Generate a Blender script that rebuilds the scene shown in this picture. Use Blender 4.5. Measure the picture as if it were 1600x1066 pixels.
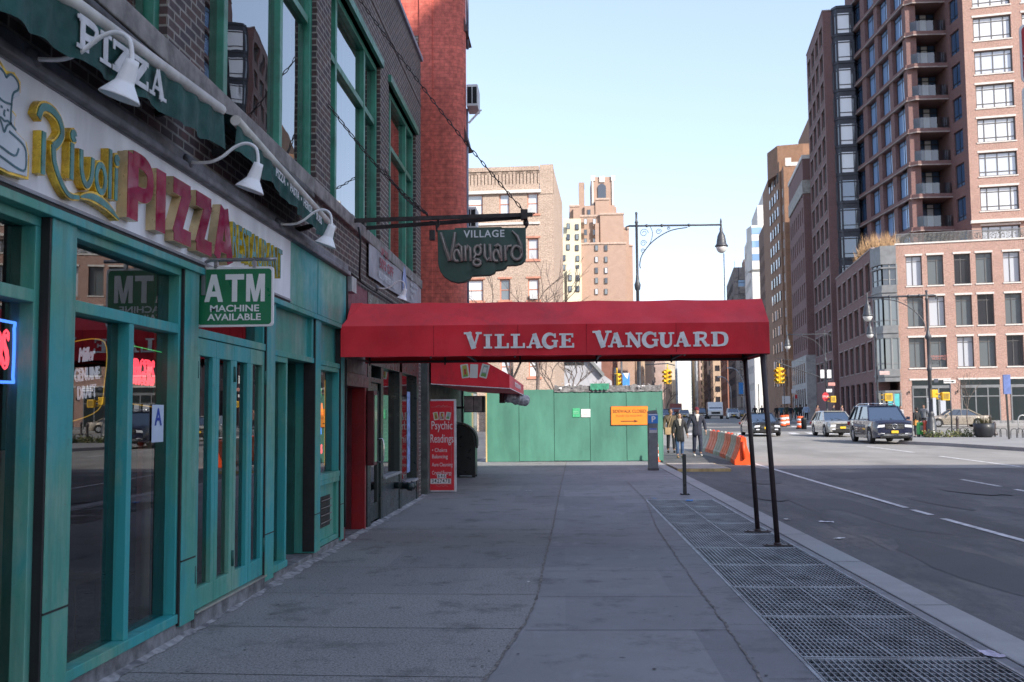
import bpy, bmesh, math, random
from math import sin, cos, pi, radians, atan2, sqrt
from mathutils import Vector, Matrix, noise
S = bpy.context.scene
for o in list(bpy.data.objects): bpy.data.objects.remove(o)
C = S.collection
random.seed(7)
# ---------------------------------------------------------------- camera
YAW, PITCH, ROLL = radians(2.903), radians(4.251), radians(-0.45)
EYE = Vector((0, 0, 1.6))
cd = bpy.data.cameras.new('camera'); cam = bpy.data.objects.new('camera', cd); C.objects.link(cam)
cd.sensor_width = 36; cd.lens = 35; cd.clip_start = .05; cd.clip_end = 6000
CM = Matrix.Rotation(YAW, 3, 'Z') @ Matrix.Rotation(pi/2+PITCH, 3, 'X') @ Matrix.Rotation(ROLL, 3, 'Z')
cam.matrix_world = Matrix.Translation(EYE) @ CM.to_4x4()
cd.dof.use_dof = True; cd.dof.focus_distance = 11.5; cd.dof.aperture_fstop = 4.5
S.camera = cam
# ---------------------------------------------------------------- sky, sun, exposure
SAZ, SEL = radians(40), radians(33)          # sun behind the camera, to the right
SUN = Vector((sin(SAZ)*cos(SEL), -cos(SAZ)*cos(SEL), sin(SEL)))
W = bpy.data.worlds.new("World"); S.world = W; W.use_nodes = True
nt = W.node_tree; bg = nt.nodes['Background']
sk = nt.nodes.new('ShaderNodeTexSky'); sk.sky_type = 'NISHITA'; sk.sun_disc = False
sk.sun_elevation = SEL; sk.sun_rotation = atan2(SUN.x, SUN.y); sk.altitude = 0
sk.air_density = 1.0; sk.dust_density = .6; sk.ozone_density = 1.6
gm = nt.nodes.new('ShaderNodeGamma'); gm.inputs[1].default_value = .6          # evens the sky out, horizon against zenith
tn = nt.nodes.new('ShaderNodeMix'); tn.data_type = 'RGBA'; tn.blend_type = 'MULTIPLY'; tn.inputs[0].default_value = 1; tn.inputs[7].default_value = (.99, .99, 1.08, 1)
nt.links.new(sk.outputs[0], gm.inputs[0]); nt.links.new(gm.outputs[0], tn.inputs[6]); nt.links.new(tn.outputs[2], bg.inputs[0]); bg.inputs[1].default_value = .145
ld = bpy.data.lights.new('sun', 'SUN'); ld.energy = 2.15; ld.angle = radians(.5); ld.color = (1, .93, .83)
so = bpy.data.objects.new('sun', ld); C.objects.link(so)
so.rotation_euler = SUN.to_track_quat('Z', 'Y').to_euler(); so.location = (20, -30, 60)
S.view_settings.view_transform = 'Standard'; S.view_settings.look = 'None'
S.view_settings.exposure = 1.8; S.view_settings.gamma = 1
S.render.engine = 'CYCLES'
S.cycles.max_bounces = 8; S.cycles.transparent_max_bounces = 12; S.cycles.use_denoising = True
# ---------------------------------------------------------------- photo survey helpers (35 mm lens, 1600 px wide print)
FPX = 35/36*1600
def ray(px, py): return (CM @ Vector(((px-800)/FPX, -(py-533)/FPX, -1))).normalized()
def zr(Y): return -.14 + .0075*(min(max(Y, 20), 140)-20)      # the avenue climbs gently away from the camera
def G(px, py, z=0):
    d = ray(px, py); return EYE + d*((z-EYE.z)/d.z)
def GR(px, py):
    d = ray(px, py); z = 0
    for _ in range(60):
        p = EYE + d*((z-EYE.z)/d.z); z = .5*z+.5*zr(p.y)
    return p
def D(px, py, Y):
    d = ray(px, py); return EYE + d*(Y/d.y)
def FX(px, py, x=-2.82):
    d = ray(px, py); return EYE + d*(x/d.x)
# ---------------------------------------------------------------- materials
MAT = {}
def nodes(name):
    m = bpy.data.materials.new(name); m.use_nodes = True; MAT[name] = m
    n = m.node_tree.nodes; return m, n, m.node_tree.links, n['Principled BSDF']
def mixc(n, l, fac, a, b, mode='MIX'):
    x = n.new('ShaderNodeMix'); x.data_type = 'RGBA'; x.blend_type = mode
    if isinstance(fac, (int, float)): x.inputs[0].default_value = fac
    else: l.new(fac, x.inputs[0])
    for s, v in ((6, a), (7, b)):
        if isinstance(v, tuple): x.inputs[s].default_value = (*v[:3], 1)
        else: l.new(v, x.inputs[s])
    return x.outputs[2]
def noisen(n, l, vec, scale, detail=4, rough=.55, stretch=None):
    t = n.new('ShaderNodeTexNoise'); t.inputs['Scale'].default_value = scale
    t.inputs['Detail'].default_value = detail; t.inputs['Roughness'].default_value = rough
    if stretch:
        mp = n.new('ShaderNodeMapping'); mp.inputs['Scale'].default_value = stretch; l.new(vec, mp.inputs[0]); vec = mp.outputs[0]
    l.new(vec, t.inputs['Vector']); return t.outputs[0]
def ramp(n, l, fac, a, b, lo=0, hi=1):
    r = n.new('ShaderNodeMapRange'); r.inputs[1].default_value = a; r.inputs[2].default_value = b
    r.inputs[3].default_value = lo; r.inputs[4].default_value = hi; l.new(fac, r.inputs[0]); return r.outputs[0]
def bumpn(n, l, h, bs, strength, dist=.01):
    b = n.new('ShaderNodeBump'); b.inputs['Strength'].default_value = strength; b.inputs['Distance'].default_value = dist
    l.new(h, b.inputs['Height']); l.new(b.outputs[0], bs.inputs['Normal'])
def M(name, col, rough=.6, var=.25, scale=2.5, bump=0, bscale=60, metal=0, spec=.5, col2=None, stretch=None, coat=0):
    if name in MAT: return MAT[name]
    m, n, l, b = nodes(name)
    tc = n.new('ShaderNodeTexCoord'); v = tc.outputs['Object']
    c2 = col2 or tuple(max(0, c*(1-var*1.4)) for c in col)
    f = ramp(n, l, noisen(n, l, v, scale, 5, .6, stretch), .35, .65)
    l.new(mixc(n, l, f, tuple(min(1, c*(1+var*.4)) for c in col), c2), b.inputs['Base Color'])
    l.new(ramp(n, l, noisen(n, l, v, scale*3, 3), .3, .7, max(.02, rough-.12), min(1, rough+.12)), b.inputs['Roughness'])
    b.inputs['Metallic'].default_value = metal; b.inputs['Specular IOR Level'].default_value = spec
    b.inputs['Coat Weight'].default_value = coat
    if bump: bumpn(n, l, noisen(n, l, v, bscale, 4), b, bump, .01)
    return m
def brick(name, c1, c2, mort, bw=.21, bh=.073, ms=.009, rough=.85, stain=.3, bump=.5, tint=None):
    m, n, l, b = nodes(name)
    uv = n.new('ShaderNodeUVMap'); t = n.new('ShaderNodeTexBrick')
    t.inputs['Scale'].default_value = 1; t.inputs['Brick Width'].default_value = bw; t.inputs['Row Height'].default_value = bh
    t.inputs['Mortar Size'].default_value = ms; t.inputs['Mortar Smooth'].default_value = .2; t.inputs['Bias'].default_value = 0
    for k, c in (('Color1', c1), ('Color2', c2), ('Mortar', mort)): t.inputs[k].default_value = (*c, 1)
    l.new(uv.outputs[0], t.inputs['Vector'])
    f = ramp(n, l, noisen(n, l, uv.outputs[0], .6, 6, .65), .4, .7)
    f2 = ramp(n, l, noisen(n, l, uv.outputs[0], 9, 2), .35, .65, .75, 1.2)
    mul = n.new('ShaderNodeMix'); mul.data_type = 'RGBA'; mul.blend_type = 'MULTIPLY'; mul.inputs[0].default_value = 1
    l.new(t.outputs['Color'], mul.inputs[6]); l.new(f2, mul.inputs[7])
    dark = tuple(c*(1-stain) for c in (1, 1, 1)) if not tint else tint
    l.new(mixc(n, l, mixc_f(n, l, f, 1), mul.outputs[2], mixc(n, l, 1.0, mul.outputs[2], dark, 'MULTIPLY')), b.inputs['Base Color'])
    b.inputs['Roughness'].default_value = rough
    if bump: bumpn(n, l, t.outputs['Fac'], b, -bump, .006)
    return m
def mixc_f(n, l, f, k): return f
def glass(name, tint=(.55, .6, .6), ior=1.7, rough=0.0, wav=0, gain=1):
    m = bpy.data.materials.new(name); m.use_nodes = True; MAT[name] = m
    n, l = m.node_tree.nodes, m.node_tree.links; n.remove(n['Principled BSDF'])
    tr = n.new('ShaderNodeBsdfTransparent'); tr.inputs[0].default_value = (*tint, 1)
    gl = n.new('ShaderNodeBsdfGlossy'); gl.inputs['Roughness'].default_value = rough
    fr = n.new('ShaderNodeFresnel'); fr.inputs[0].default_value = ior
    mx = n.new('ShaderNodeMixShader'); l.new(ramp(n, l, fr.outputs[0], 0, 1/gain), mx.inputs[0]); l.new(tr.outputs[0], mx.inputs[1]); l.new(gl.outputs[0], mx.inputs[2])
    if wav:
        tc = n.new('ShaderNodeTexCoord'); h = noisen(n, l, tc.outputs['Object'], 1.1, 2, .4)
        bp = n.new('ShaderNodeBump'); bp.inputs['Strength'].default_value = wav; bp.inputs['Distance'].default_value = .05
        l.new(h, bp.inputs['Height']); l.new(bp.outputs[0], gl.inputs['Normal']); l.new(bp.outputs[0], fr.inputs['Normal'])
    l.new(mx.outputs[0], n['Material Output'].inputs[0]); return m
def dglass(name, col=(.02, .025, .03), rough=.06, spec=1.0, wav=0):
    """glass of a far window: the dark room behind it plus the reflection"""
    m, n, l, b = nodes(name)
    b.inputs['Base Color'].default_value = (*col, 1); b.inputs['Roughness'].default_value = rough
    b.inputs['Specular IOR Level'].default_value = spec; b.inputs['IOR'].default_value = 1.7
    if wav:
        tc = n.new('ShaderNodeTexCoord'); bumpn(n, l, noisen(n, l, tc.outputs['Object'], .9, 2), b, wav, .05)
    return m
def emit(name, col, k):
    m = bpy.data.materials.new(name); m.use_nodes = True; MAT[name] = m
    n, l = m.node_tree.nodes, m.node_tree.links; n.remove(n['Principled BSDF'])
    e = n.new('ShaderNodeEmission'); e.inputs[0].default_value = (*col, 1); e.inputs[1].default_value = k
    l.new(e.outputs[0], n['Material Output'].inputs[0]); return m
# ---------------------------------------------------------------- mesh builder
class MB:
    def __init__(s): s.v = []; s.f = []; s.m = []; s.sm = []
    def add(s, vs, fs, mi=0, smooth=False):
        k = len(s.v); s.v += [tuple(p) for p in vs]
        for f in fs: s.f.append([k+i for i in f]); s.m.append(mi); s.sm.append(smooth)
        return s
    def quad(s, a, b, c, d, mi=0): return s.add([a, b, c, d], [(0, 1, 2, 3)], mi)
    def box(s, x0, x1, y0, y1, z0, z1, mi=0, rot=0, piv=None):
        x0, x1 = min(x0, x1), max(x0, x1); y0, y1 = min(y0, y1), max(y0, y1); z0, z1 = min(z0, z1), max(z0, z1)
        vs = [(x0,y0,z0),(x1,y0,z0),(x1,y1,z0),(x0,y1,z0),(x0,y0,z1),(x1,y0,z1),(x1,y1,z1),(x0,y1,z1)]
        if rot:
            cx, cy = piv or ((x0+x1)/2, (y0+y1)/2)
            vs = [(cx+(x-cx)*cos(rot)-(y-cy)*sin(rot), cy+(x-cx)*sin(rot)+(y-cy)*cos(rot), z) for x, y, z in vs]
        return s.add(vs, [(0,3,2,1),(4,5,6,7),(0,1,5,4),(1,2,6,5),(2,3,7,6),(3,0,4,7)], mi)
    def beam(s, a, b, w, h, up=(0, 0, 1), mi=0):
        a, b = Vector(a), Vector(b); d = (b-a).normalized(); u = Vector(up)
        if abs(d.dot(u)) > .98: u = Vector((0, 1, 0))
        x = d.cross(u).normalized()*w/2; y = x.cross(d).normalized()*h/2
        vs = [a-x-y, a+x-y, a+x+y, a-x+y, b-x-y, b+x-y, b+x+y, b-x+y]
        return s.add(vs, [(0,1,2,3),(7,6,5,4),(0,4,5,1),(1,5,6,2),(2,6,7,3),(3,7,4,0)], mi)
    def tube(s, pts, r, n=8, mi=0, caps=True, smooth=True):
        pts = [Vector(p) for p in pts]; N = len(pts)
        rs = r if isinstance(r, (list, tuple)) else [r]*N
        vs = []; prev = None
        for i, p in enumerate(pts):
            d = (pts[min(i+1, N-1)]-pts[max(i-1, 0)]).normalized()
            if prev is None:
                u = Vector((0, 0, 1)) if abs(d.z) < .9 else Vector((1, 0, 0))
            else: u = prev
            x = u - d*u.dot(d); x.normalize(); y = d.cross(x); prev = x
            for k in range(n):
                a = 2*pi*k/n; vs.append(p+(x*cos(a)+y*sin(a))*rs[i])
        fs = [(i*n+k, i*n+(k+1) % n, (i+1)*n+(k+1) % n, (i+1)*n+k) for i in range(N-1) for k in range(n)]
        s.add(vs, fs, mi, smooth)
        if caps:
            k0 = len(s.v)-len(vs)
            s.f.append([k0+k for k in range(n)][::-1]); s.f.append([k0+(N-1)*n+k for k in range(n)]); s.m += [mi, mi]; s.sm += [False, False]
        return s
    def lathe(s, prof, c=(0, 0, 0), n=16, mi=0, smooth=True, axis=None):
        c = Vector(c); vs = []
        q = Vector(axis).normalized().to_track_quat('Z', 'Y') if axis else None
        for r, z in prof:
            for k in range(n):
                p = Vector((r*cos(2*pi*k/n), r*sin(2*pi*k/n), z))
                if q: p = q @ p
                vs.append(c+p)
        N = len(prof)
        fs = [(i*n+k, i*n+(k+1) % n, (i+1)*n+(k+1) % n, (i+1)*n+k) for i in range(N-1) for k in range(n)]
        k0 = len(s.v); s.add(vs, fs, mi, smooth)
        for i, rev in ((0, True), (N-1, False)):
            if prof[i][0] > 1e-4:
                f = [k0+i*n+k for k in range(n)]; s.f.append(f[::-1] if rev else f); s.m.append(mi); s.sm.append(False)
        return s
    def sphere(s, c, r, n=12, mi=0, sc=(1, 1, 1)):
        c = Vector(c); vs = []; m = n//2
        for i in range(m+1):
            t = pi*i/m
            for k in range(n): vs.append(c+Vector((r*sc[0]*sin(t)*cos(2*pi*k/n), r*sc[1]*sin(t)*sin(2*pi*k/n), r*sc[2]*cos(t))))
        return s.add(vs, [(i*n+k, (i+1)*n+k, (i+1)*n+(k+1) % n, i*n+(k+1) % n) for i in range(m) for k in range(n)], mi, True)
    def prism(s, poly, o, u, v, d, mi=0, side=None):
        """polygon (2-D, ccw) in plane o,u,v pushed along vector d"""
        o, u, v, d = Vector(o), Vector(u), Vector(v), Vector(d); n = len(poly)
        a = [o+u*x+v*y for x, y in poly]; b = [p+d for p in a]; k = len(s.v)
        s.v += [tuple(p) for p in a+b]; sd = mi if side is None else side
        fs = [list(range(n)), list(range(2*n-1, n-1, -1))]+[(i, n+i, n+(i+1) % n, (i+1) % n) for i in range(n)]
        for i, f in enumerate(fs): s.f.append([k+j for j in f]); s.m.append(mi if i < 2 else sd); s.sm.append(False)
        return s
    def ribbon(s, path, w, o, u, v, nrm, depth, mi=0, side=None, lift=0):
        """flat stroke of width w (number or list) along a 2-D path, standing proud of the plane by depth"""
        o, u, v, nrm = Vector(o), Vector(u), Vector(v), Vector(nrm); N = len(path)
        ws = w if isinstance(w, (list, tuple)) else [w]*N; L = []; R_ = []
        for i in range(N):
            a = Vector(path[max(i-1, 0)]); b = Vector(path[min(i+1, N-1)]); d = (b-a).normalized(); q = Vector((-d.y, d.x))
            p = Vector(path[i]); L.append(p+q*ws[i]/2); R_.append(p-q*ws[i]/2)
        sd = mi if side is None else side
        P = lambda q, h: o+u*q.x+v*q.y+nrm*h
        k = len(s.v); h1 = depth+lift
        for i in range(N): s.v += [tuple(P(L[i], h1)), tuple(P(R_[i], h1)), tuple(P(L[i], 0)), tuple(P(R_[i], 0))]
        def F(f, m_): s.f.append([k+j for j in f]); s.m.append(m_); s.sm.append(False)
        for i in range(N-1):
            a = 4*i; b = a+4
            F((a+1, b+1, b, a), mi); F((a, b, b+2, a+2), sd); F((b+1, a+1, a+3, b+3), sd)
        F((1, 0, 2, 3), sd); e = 4*(N-1); F((e, e+1, e+3, e+2), sd); return s
    def mesh(s, name, mats):
        me = bpy.data.meshes.new(name); me.from_pydata(s.v, [], s.f)
        for m in mats: me.materials.append(m)
        me.polygons.foreach_set('material_index', s.m); me.polygons.foreach_set('use_smooth', s.sm)
        uv = me.uv_layers.new(name='UVMap'); vs = me.vertices
        for p in me.polygons:
            n = p.normal
            if abs(n.z) > .8: t = None
            else: t = Vector((-n.y, n.x, 0)).normalized()
            for li in p.loop_indices:
                c = vs[me.loops[li].vertex_index].co
                uv.data[li].uv = (c.x, c.y) if t is None else (c.x*t.x+c.y*t.y, c.z)
        return me
    def build(s, name, mats, parent=None, loc=None, rot=None, bev=0, kind=None):
        if not isinstance(mats, (list, tuple)): mats = [mats]
        return link(s.mesh(name, mats), name, parent, loc, rot, bev, kind)
def link(me, name, parent=None, loc=None, rot=None, bev=0, kind=None):
    o = bpy.data.objects.new(name, me); C.objects.link(o)
    if parent: o.parent = parent
    if loc is not None: o.location = loc
    if rot is not None: o.rotation_euler = rot
    if bev:
        b = o.modifiers.new('bevel', 'BEVEL'); b.width = bev; b.segments = 2; b.limit_method = 'ANGLE'; b.angle_limit = radians(40)
    if kind: o['kind'] = kind
    return o
def tag(o, label, cat, group=None):
    o['label'] = label; o['category'] = cat
    if group: o['group'] = group
    return o
def thing(name, label, cat, loc=(0, 0, 0), rz=0, group=None):
    o = bpy.data.objects.new(name, None); C.objects.link(o); o.empty_display_size = .2
    o.location = loc; o.rotation_euler = (0, 0, rz); return tag(o, label, cat, group)
def struct(o): o['kind'] = 'structure'; return o
def kids(o, idx=None): return [c for c in bpy.data.objects if c.parent == o]
def dup(root, loc=None, rz=None, label=None, scale=None):
    r = root.copy(); C.objects.link(r)
    if loc is not None: r.location = loc
    if rz is not None: r.rotation_euler = (0, 0, rz)
    if scale: r.scale = (scale,)*3
    if label: r['label'] = label
    for c in kids(root):
        k = c.copy(); C.objects.link(k); k.parent = r
        for g in kids(c):
            h = g.copy(); C.objects.link(h); h.parent = k
    return r
X3, Y3, Z3 = Vector((1, 0, 0)), Vector((0, 1, 0)), Vector((0, 0, 1))
def smooth_path(pts, n=6):
    """Catmull-Rom through the points"""
    P = [Vector(p) for p in pts]; out = []
    for i in range(len(P)-1):
        a, b, c, d = P[max(i-1, 0)], P[i], P[i+1], P[min(i+2, len(P)-1)]
        for k in range(n):
            t = k/n; out.append(.5*((2*b)+(c-a)*t+(2*a-5*b+4*c-d)*t*t+(3*b-a-3*c+d)*t**3))
    return out+[P[-1]]
def arc2(cx, cy, rx, ry, a0, a1, n=14): return [(cx+rx*cos(radians(a0+(a1-a0)*i/n)), cy+ry*sin(radians(a0+(a1-a0)*i/n))) for i in range(n+1)]
_txt = {}
def text(name, s, size, mats, parent, loc, depth=.004, bold=0, xs=1, rz=0, align='CENTER', shear=0, space=1, wire=0, tilt=0):
    """raised lettering standing in the local XZ plane, facing -y; mats = (face, side)"""
    cu = bpy.data.curves.new(name, 'FONT'); cu.body = s; cu.size = size; cu.align_x = align; cu.align_y = 'CENTER'
    cu.offset = bold*size; cu.shear = shear; cu.space_character = space; cu.resolution_u = 3; cu.space_line = .95
    if wire: cu.fill_mode = 'NONE'; cu.bevel_depth = wire; cu.bevel_resolution = 0
    else: cu.extrude = depth/2
    t = bpy.data.objects.new('t', cu); C.objects.link(t)
    dg = bpy.context.evaluated_depsgraph_get(); dg.update()
    me = bpy.data.meshes.new_from_object(t.evaluated_get(dg)); bpy.data.objects.remove(t)
    me.name = name
    me.transform(Matrix.Rotation(pi/2, 4, 'X') @ Matrix.Rotation(tilt, 4, 'Z') @ Matrix.Diagonal((xs, 1, 1, 1)))
    if not isinstance(mats, (list, tuple)): mats = [mats]
    me.materials.clear()
    for m in mats: me.materials.append(m)
    me.update()
    if len(mats) > 1:
        for p in me.polygons: p.material_index = 0 if p.normal.y < -.7 else 1
    else:
        for p in me.polygons: p.material_index = 0
    return link(me, name, parent, loc, (0, 0, rz))
def wall(mb, o, u, W_, H, holes, depth, out, mi=0, rmi=None):
    """wall face with rectangular openings (x0,x1,z0,z1) and reveals; u along, z up, out = outward normal"""
    o, u, out = Vector(o), Vector(u), Vector(out); rmi = mi if rmi is None else rmi
    xs = sorted({0, W_, *[h[0] for h in holes], *[h[1] for h in holes]}); zs = sorted({0, H, *[h[2] for h in holes], *[h[3] for h in holes]})
    P = lambda x, z, d=0: o+u*x+Z3*z-out*d
    flip = u.cross(Z3).dot(out) < 0
    def Q(a, b, c, d, m_): mb.quad(*((a, b, c, d) if not flip else (d, c, b, a)), m_)
    for j in range(len(zs)-1):
        i = 0; z0, z1 = zs[j], zs[j+1]; run = None
        for i in range(len(xs)-1):
            cx, cz = (xs[i]+xs[i+1])/2, (z0+z1)/2
            hole = any(h[0] < cx < h[1] and h[2] < cz < h[3] for h in holes)
            if not hole and run is None: run = xs[i]
            if hole and run is not None: Q(P(run, z0), P(xs[i], z0), P(xs[i], z1), P(run, z1), mi); run = None
        if run is not None: Q(P(run, z0), P(W_, z0), P(W_, z1), P(run, z1), mi)
    for x0, x1, z0, z1 in holes:
        Q(P(x0, z0), P(x0, z0, depth), P(x0, z1, depth), P(x0, z1), rmi); Q(P(x1, z0, depth), P(x1, z0), P(x1, z1), P(x1, z1, depth), rmi)
        Q(P(x0, z0), P(x1, z0), P(x1, z0, depth), P(x0, z0, depth), rmi); Q(P(x0, z1, depth), P(x1, z1, depth), P(x1, z1), P(x0, z1), rmi)
_win = {}
def winmesh(w, h, style, fm, gm):
    """window sash and its pane, origin bottom left of the opening, facing -y. style: (border, [mullion x fractions], [rail z fractions])"""
    key = (round(w, 2), round(h, 2), str(style), fm.name, gm.name)
    if key not in _win:
        bd, mx, rz_ = style; f = MB()
        f.box(0, w, -.03, .04, 0, bd); f.box(0, w, -.03, .04, h-bd, h); f.box(0, bd, -.03, .04, bd, h-bd); f.box(w-bd, w, -.03, .04, bd, h-bd)
        for a in mx: f.box(w*a-bd*.4, w*a+bd*.4, -.025, .035, bd, h-bd)
        for a in rz_: f.box(bd, w-bd, -.02, .03, h*a-bd*.4, h*a+bd*.4)
        g = MB(); g.quad((bd*.6, .02, bd*.6), (w-bd*.6, .02, bd*.6), (w-bd*.6, .02, h-bd*.6), (bd*.6, .02, h-bd*.6))
        _win[key] = (f.mesh('window', [fm]), g.mesh('pane', [gm]))
    return _win[key]
_trim = {}
def put_windows(parent, o, u, out, holes, depth, style, fm, gms, name='window', pick=None, trim=None):
    """trim: (lintel height, sill height, overhang, proud, material) as sub-parts of every window"""
    o, u, out = Vector(o), Vector(u), Vector(out); rz_ = atan2(u.y, u.x)
    for i, (x0, x1, z0, z1) in enumerate(holes):
        gm = gms[i % len(gms)] if pick is None else gms[pick(i) % len(gms)]
        fme, gme = winmesh(x1-x0, z1-z0, style, fm, gm)
        w_ = link(fme, name, parent, o+u*x0+Z3*z0-out*(depth-.03), (0, 0, rz_)); link(gme, 'pane', w_)
        if trim:
            lh, sh, ov, pr, tm = trim; key = (round(x1-x0, 2), round(z1-z0, 2), depth, lh, sh, ov, pr, tm.name)
            if key not in _trim:
                w, h_, yf = x1-x0, z1-z0, -(depth-.03); ms = []
                if lh: t = MB(); t.box(-ov, w+ov, yf-pr, yf+.02, h_+.005, h_+lh); ms.append(('lintel', t.mesh('lintel', [tm])))
                if sh: t = MB(); t.box(-ov, w+ov, yf-pr*1.3, yf+.02, -sh, -.005); ms.append(('sill', t.mesh('sill', [tm])))
                _trim[key] = ms
            for nm, me in _trim[key]: link(me, nm, w_)
def slab(chx, w, h):
    """slab serif capital: list of (path, width)"""
    K, T, sf = .052*h/.175, .022*h/.175, .022*h/.175; L = []
    def serif(cx, y, hw): L.append(([(cx-hw, y+(sf/2 if y < h/2 else -sf/2)), (cx+hw, y+(sf/2 if y < h/2 else -sf/2))], sf))
    if chx == 'I': L.append(([(w/2, 0), (w/2, h)], K)); serif(w/2, 0, w*.5); serif(w/2, h, w*.5)
    if chx == 'L': L.append(([(w*.34, 0), (w*.34, h)], K)); serif(w*.34, h, w*.33); L.append(([(0, sf/2), (w, sf/2)], sf)); L.append(([(w-T/2, 0), (w-T/2, h*.36)], T*1.2))
    if chx == 'E': L.append(([(w*.3, 0), (w*.3, h)], K)); L.append(([(0, sf/2), (w, sf/2)], sf)); L.append(([(0, h-sf/2), (w*.95, h-sf/2)], sf)); L.append(([(w*.3, h*.52), (w*.72, h*.52)], sf*.9)); L.append(([(w-T/2, 0), (w-T/2, h*.32)], T)); L.append(([(w*.95-T/2, h*.72), (w*.95-T/2, h)], T)); L.append(([(w*.70, h*.38), (w*.70, h*.66)], T))
    if chx == 'V': L.append(([(w*.24, h), (w*.56, 0)], K*1.05)); L.append(([(w*.83, h), (w*.55, 0)], T*1.1)); serif(w*.22, h, w*.22); serif(w*.83, h, w*.17)
    if chx == 'A': L.append(([(w*.16, 0), (w*.47, h)], T*1.1)); L.append(([(w*.78, 0), (w*.47, h)], K*1.05)); L.append(([(w*.28, h*.33), (w*.66, h*.33)], T)); serif(w*.15, 0, w*.16); serif(w*.79, 0, w*.21)
    if chx == 'N': L.append(([(w*.2, 0), (w*.2, h)], T*1.1)); L.append(([(w*.2, h), (w*.8, 0)], K)); L.append(([(w*.8, 0), (w*.8, h)], T*1.1)); serif(w*.18, h, w*.17); serif(w*.2, 0, w*.18); serif(w*.8, h, w*.19)
    if chx == 'U': L.append(([(p[0], p[1]) for p in [(w*.23, h), (w*.23, h*.34)]+arc2(w*.5, h*.32, w*.27, h*.29, 180, 360, 10)+[(w*.77, h)]], [K, K]+[K*(1-.5*i/10) for i in range(11)]+[T*1.1])); serif(w*.22, h, w*.22); serif(w*.8, h, w*.18)
    if chx == 'G': L.append((arc2(w*.48, h*.5, w*.40, h*.47, 45, 330, 20), [T+ (K-T)*max(0, sin(pi*i/20))**1 for i in range(21)])); L.append(([(w*.82, h*.04), (w*.82, h*.42)], K*.8)); serif(w*.80, h*.42+0, w*.2); L.append(([(w*.80, h*.68), (w*.80, h)], T))
    if chx == 'R': L.append(([(w*.24, 0), (w*.24, h)], K)); L.append((smooth_path2([(w*.2, h-T/2), (w*.5, h-T/2), (w*.72, h*.88), (w*.74, h*.72), (w*.66, h*.56), (w*.45, h*.5), (w*.24, h*.5)]), K*.62)); L.append(([(w*.5, h*.5), (w*.66, h*.3), (w*.78, T*.6), (w*.98, T*.6)], [T, K*.8, K*.8, T])); serif(w*.24, 0, w*.24); L.append(([(0, h-sf/2), (w*.3, h-sf/2)], sf))
    if chx == 'P': L.append(([(w*.26, 0), (w*.26, h)], K)); L.append((smooth_path2([(w*.1, h-T/2), (w*.55, h-T/2), (w*.86, h*.88), (w*.9, h*.72), (w*.82, h*.54), (w*.55, h*.46), (w*.24, h*.46)]), K*.75)); serif(w*.27, 0, w*.27); L.append(([(0, h-sf/2), (w*.3, h-sf/2)], sf))
    if chx == 'Z': L.append(([(0, h-sf*.7), (w, h-sf*.7)], sf*1.4)); L.append(([(w*.82, h-sf), (w*.18, sf)], K)); L.append(([(0, sf*.7), (w, sf*.7)], sf*1.4)); L.append(([(T*.6, h*.68), (T*.6, h)], T)); L.append(([(w-T*.6, 0), (w-T*.6, h*.32)], T))
    if chx == 'D': L.append(([(w*.24, 0), (w*.24, h)], K)); L.append((smooth_path2([(w*.1, h-sf/2), (w*.5, h-sf/2), (w*.8, h*.82), (w*.88, h*.5), (w*.8, h*.18), (w*.5, sf/2), (w*.1, sf/2)]), [T]*6+[T+(K*.95-T)*sin(pi*i/23) for i in range(24)]+[T]*7)); L.append(([(0, h-sf/2), (w*.3, h-sf/2)], sf)); L.append(([(0, sf/2), (w*.3, sf/2)], sf))
    return L
def smooth_path2(p): return [(q.x, q.y) for q in smooth_path([Vector(a) for a in p], 6)]
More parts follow.
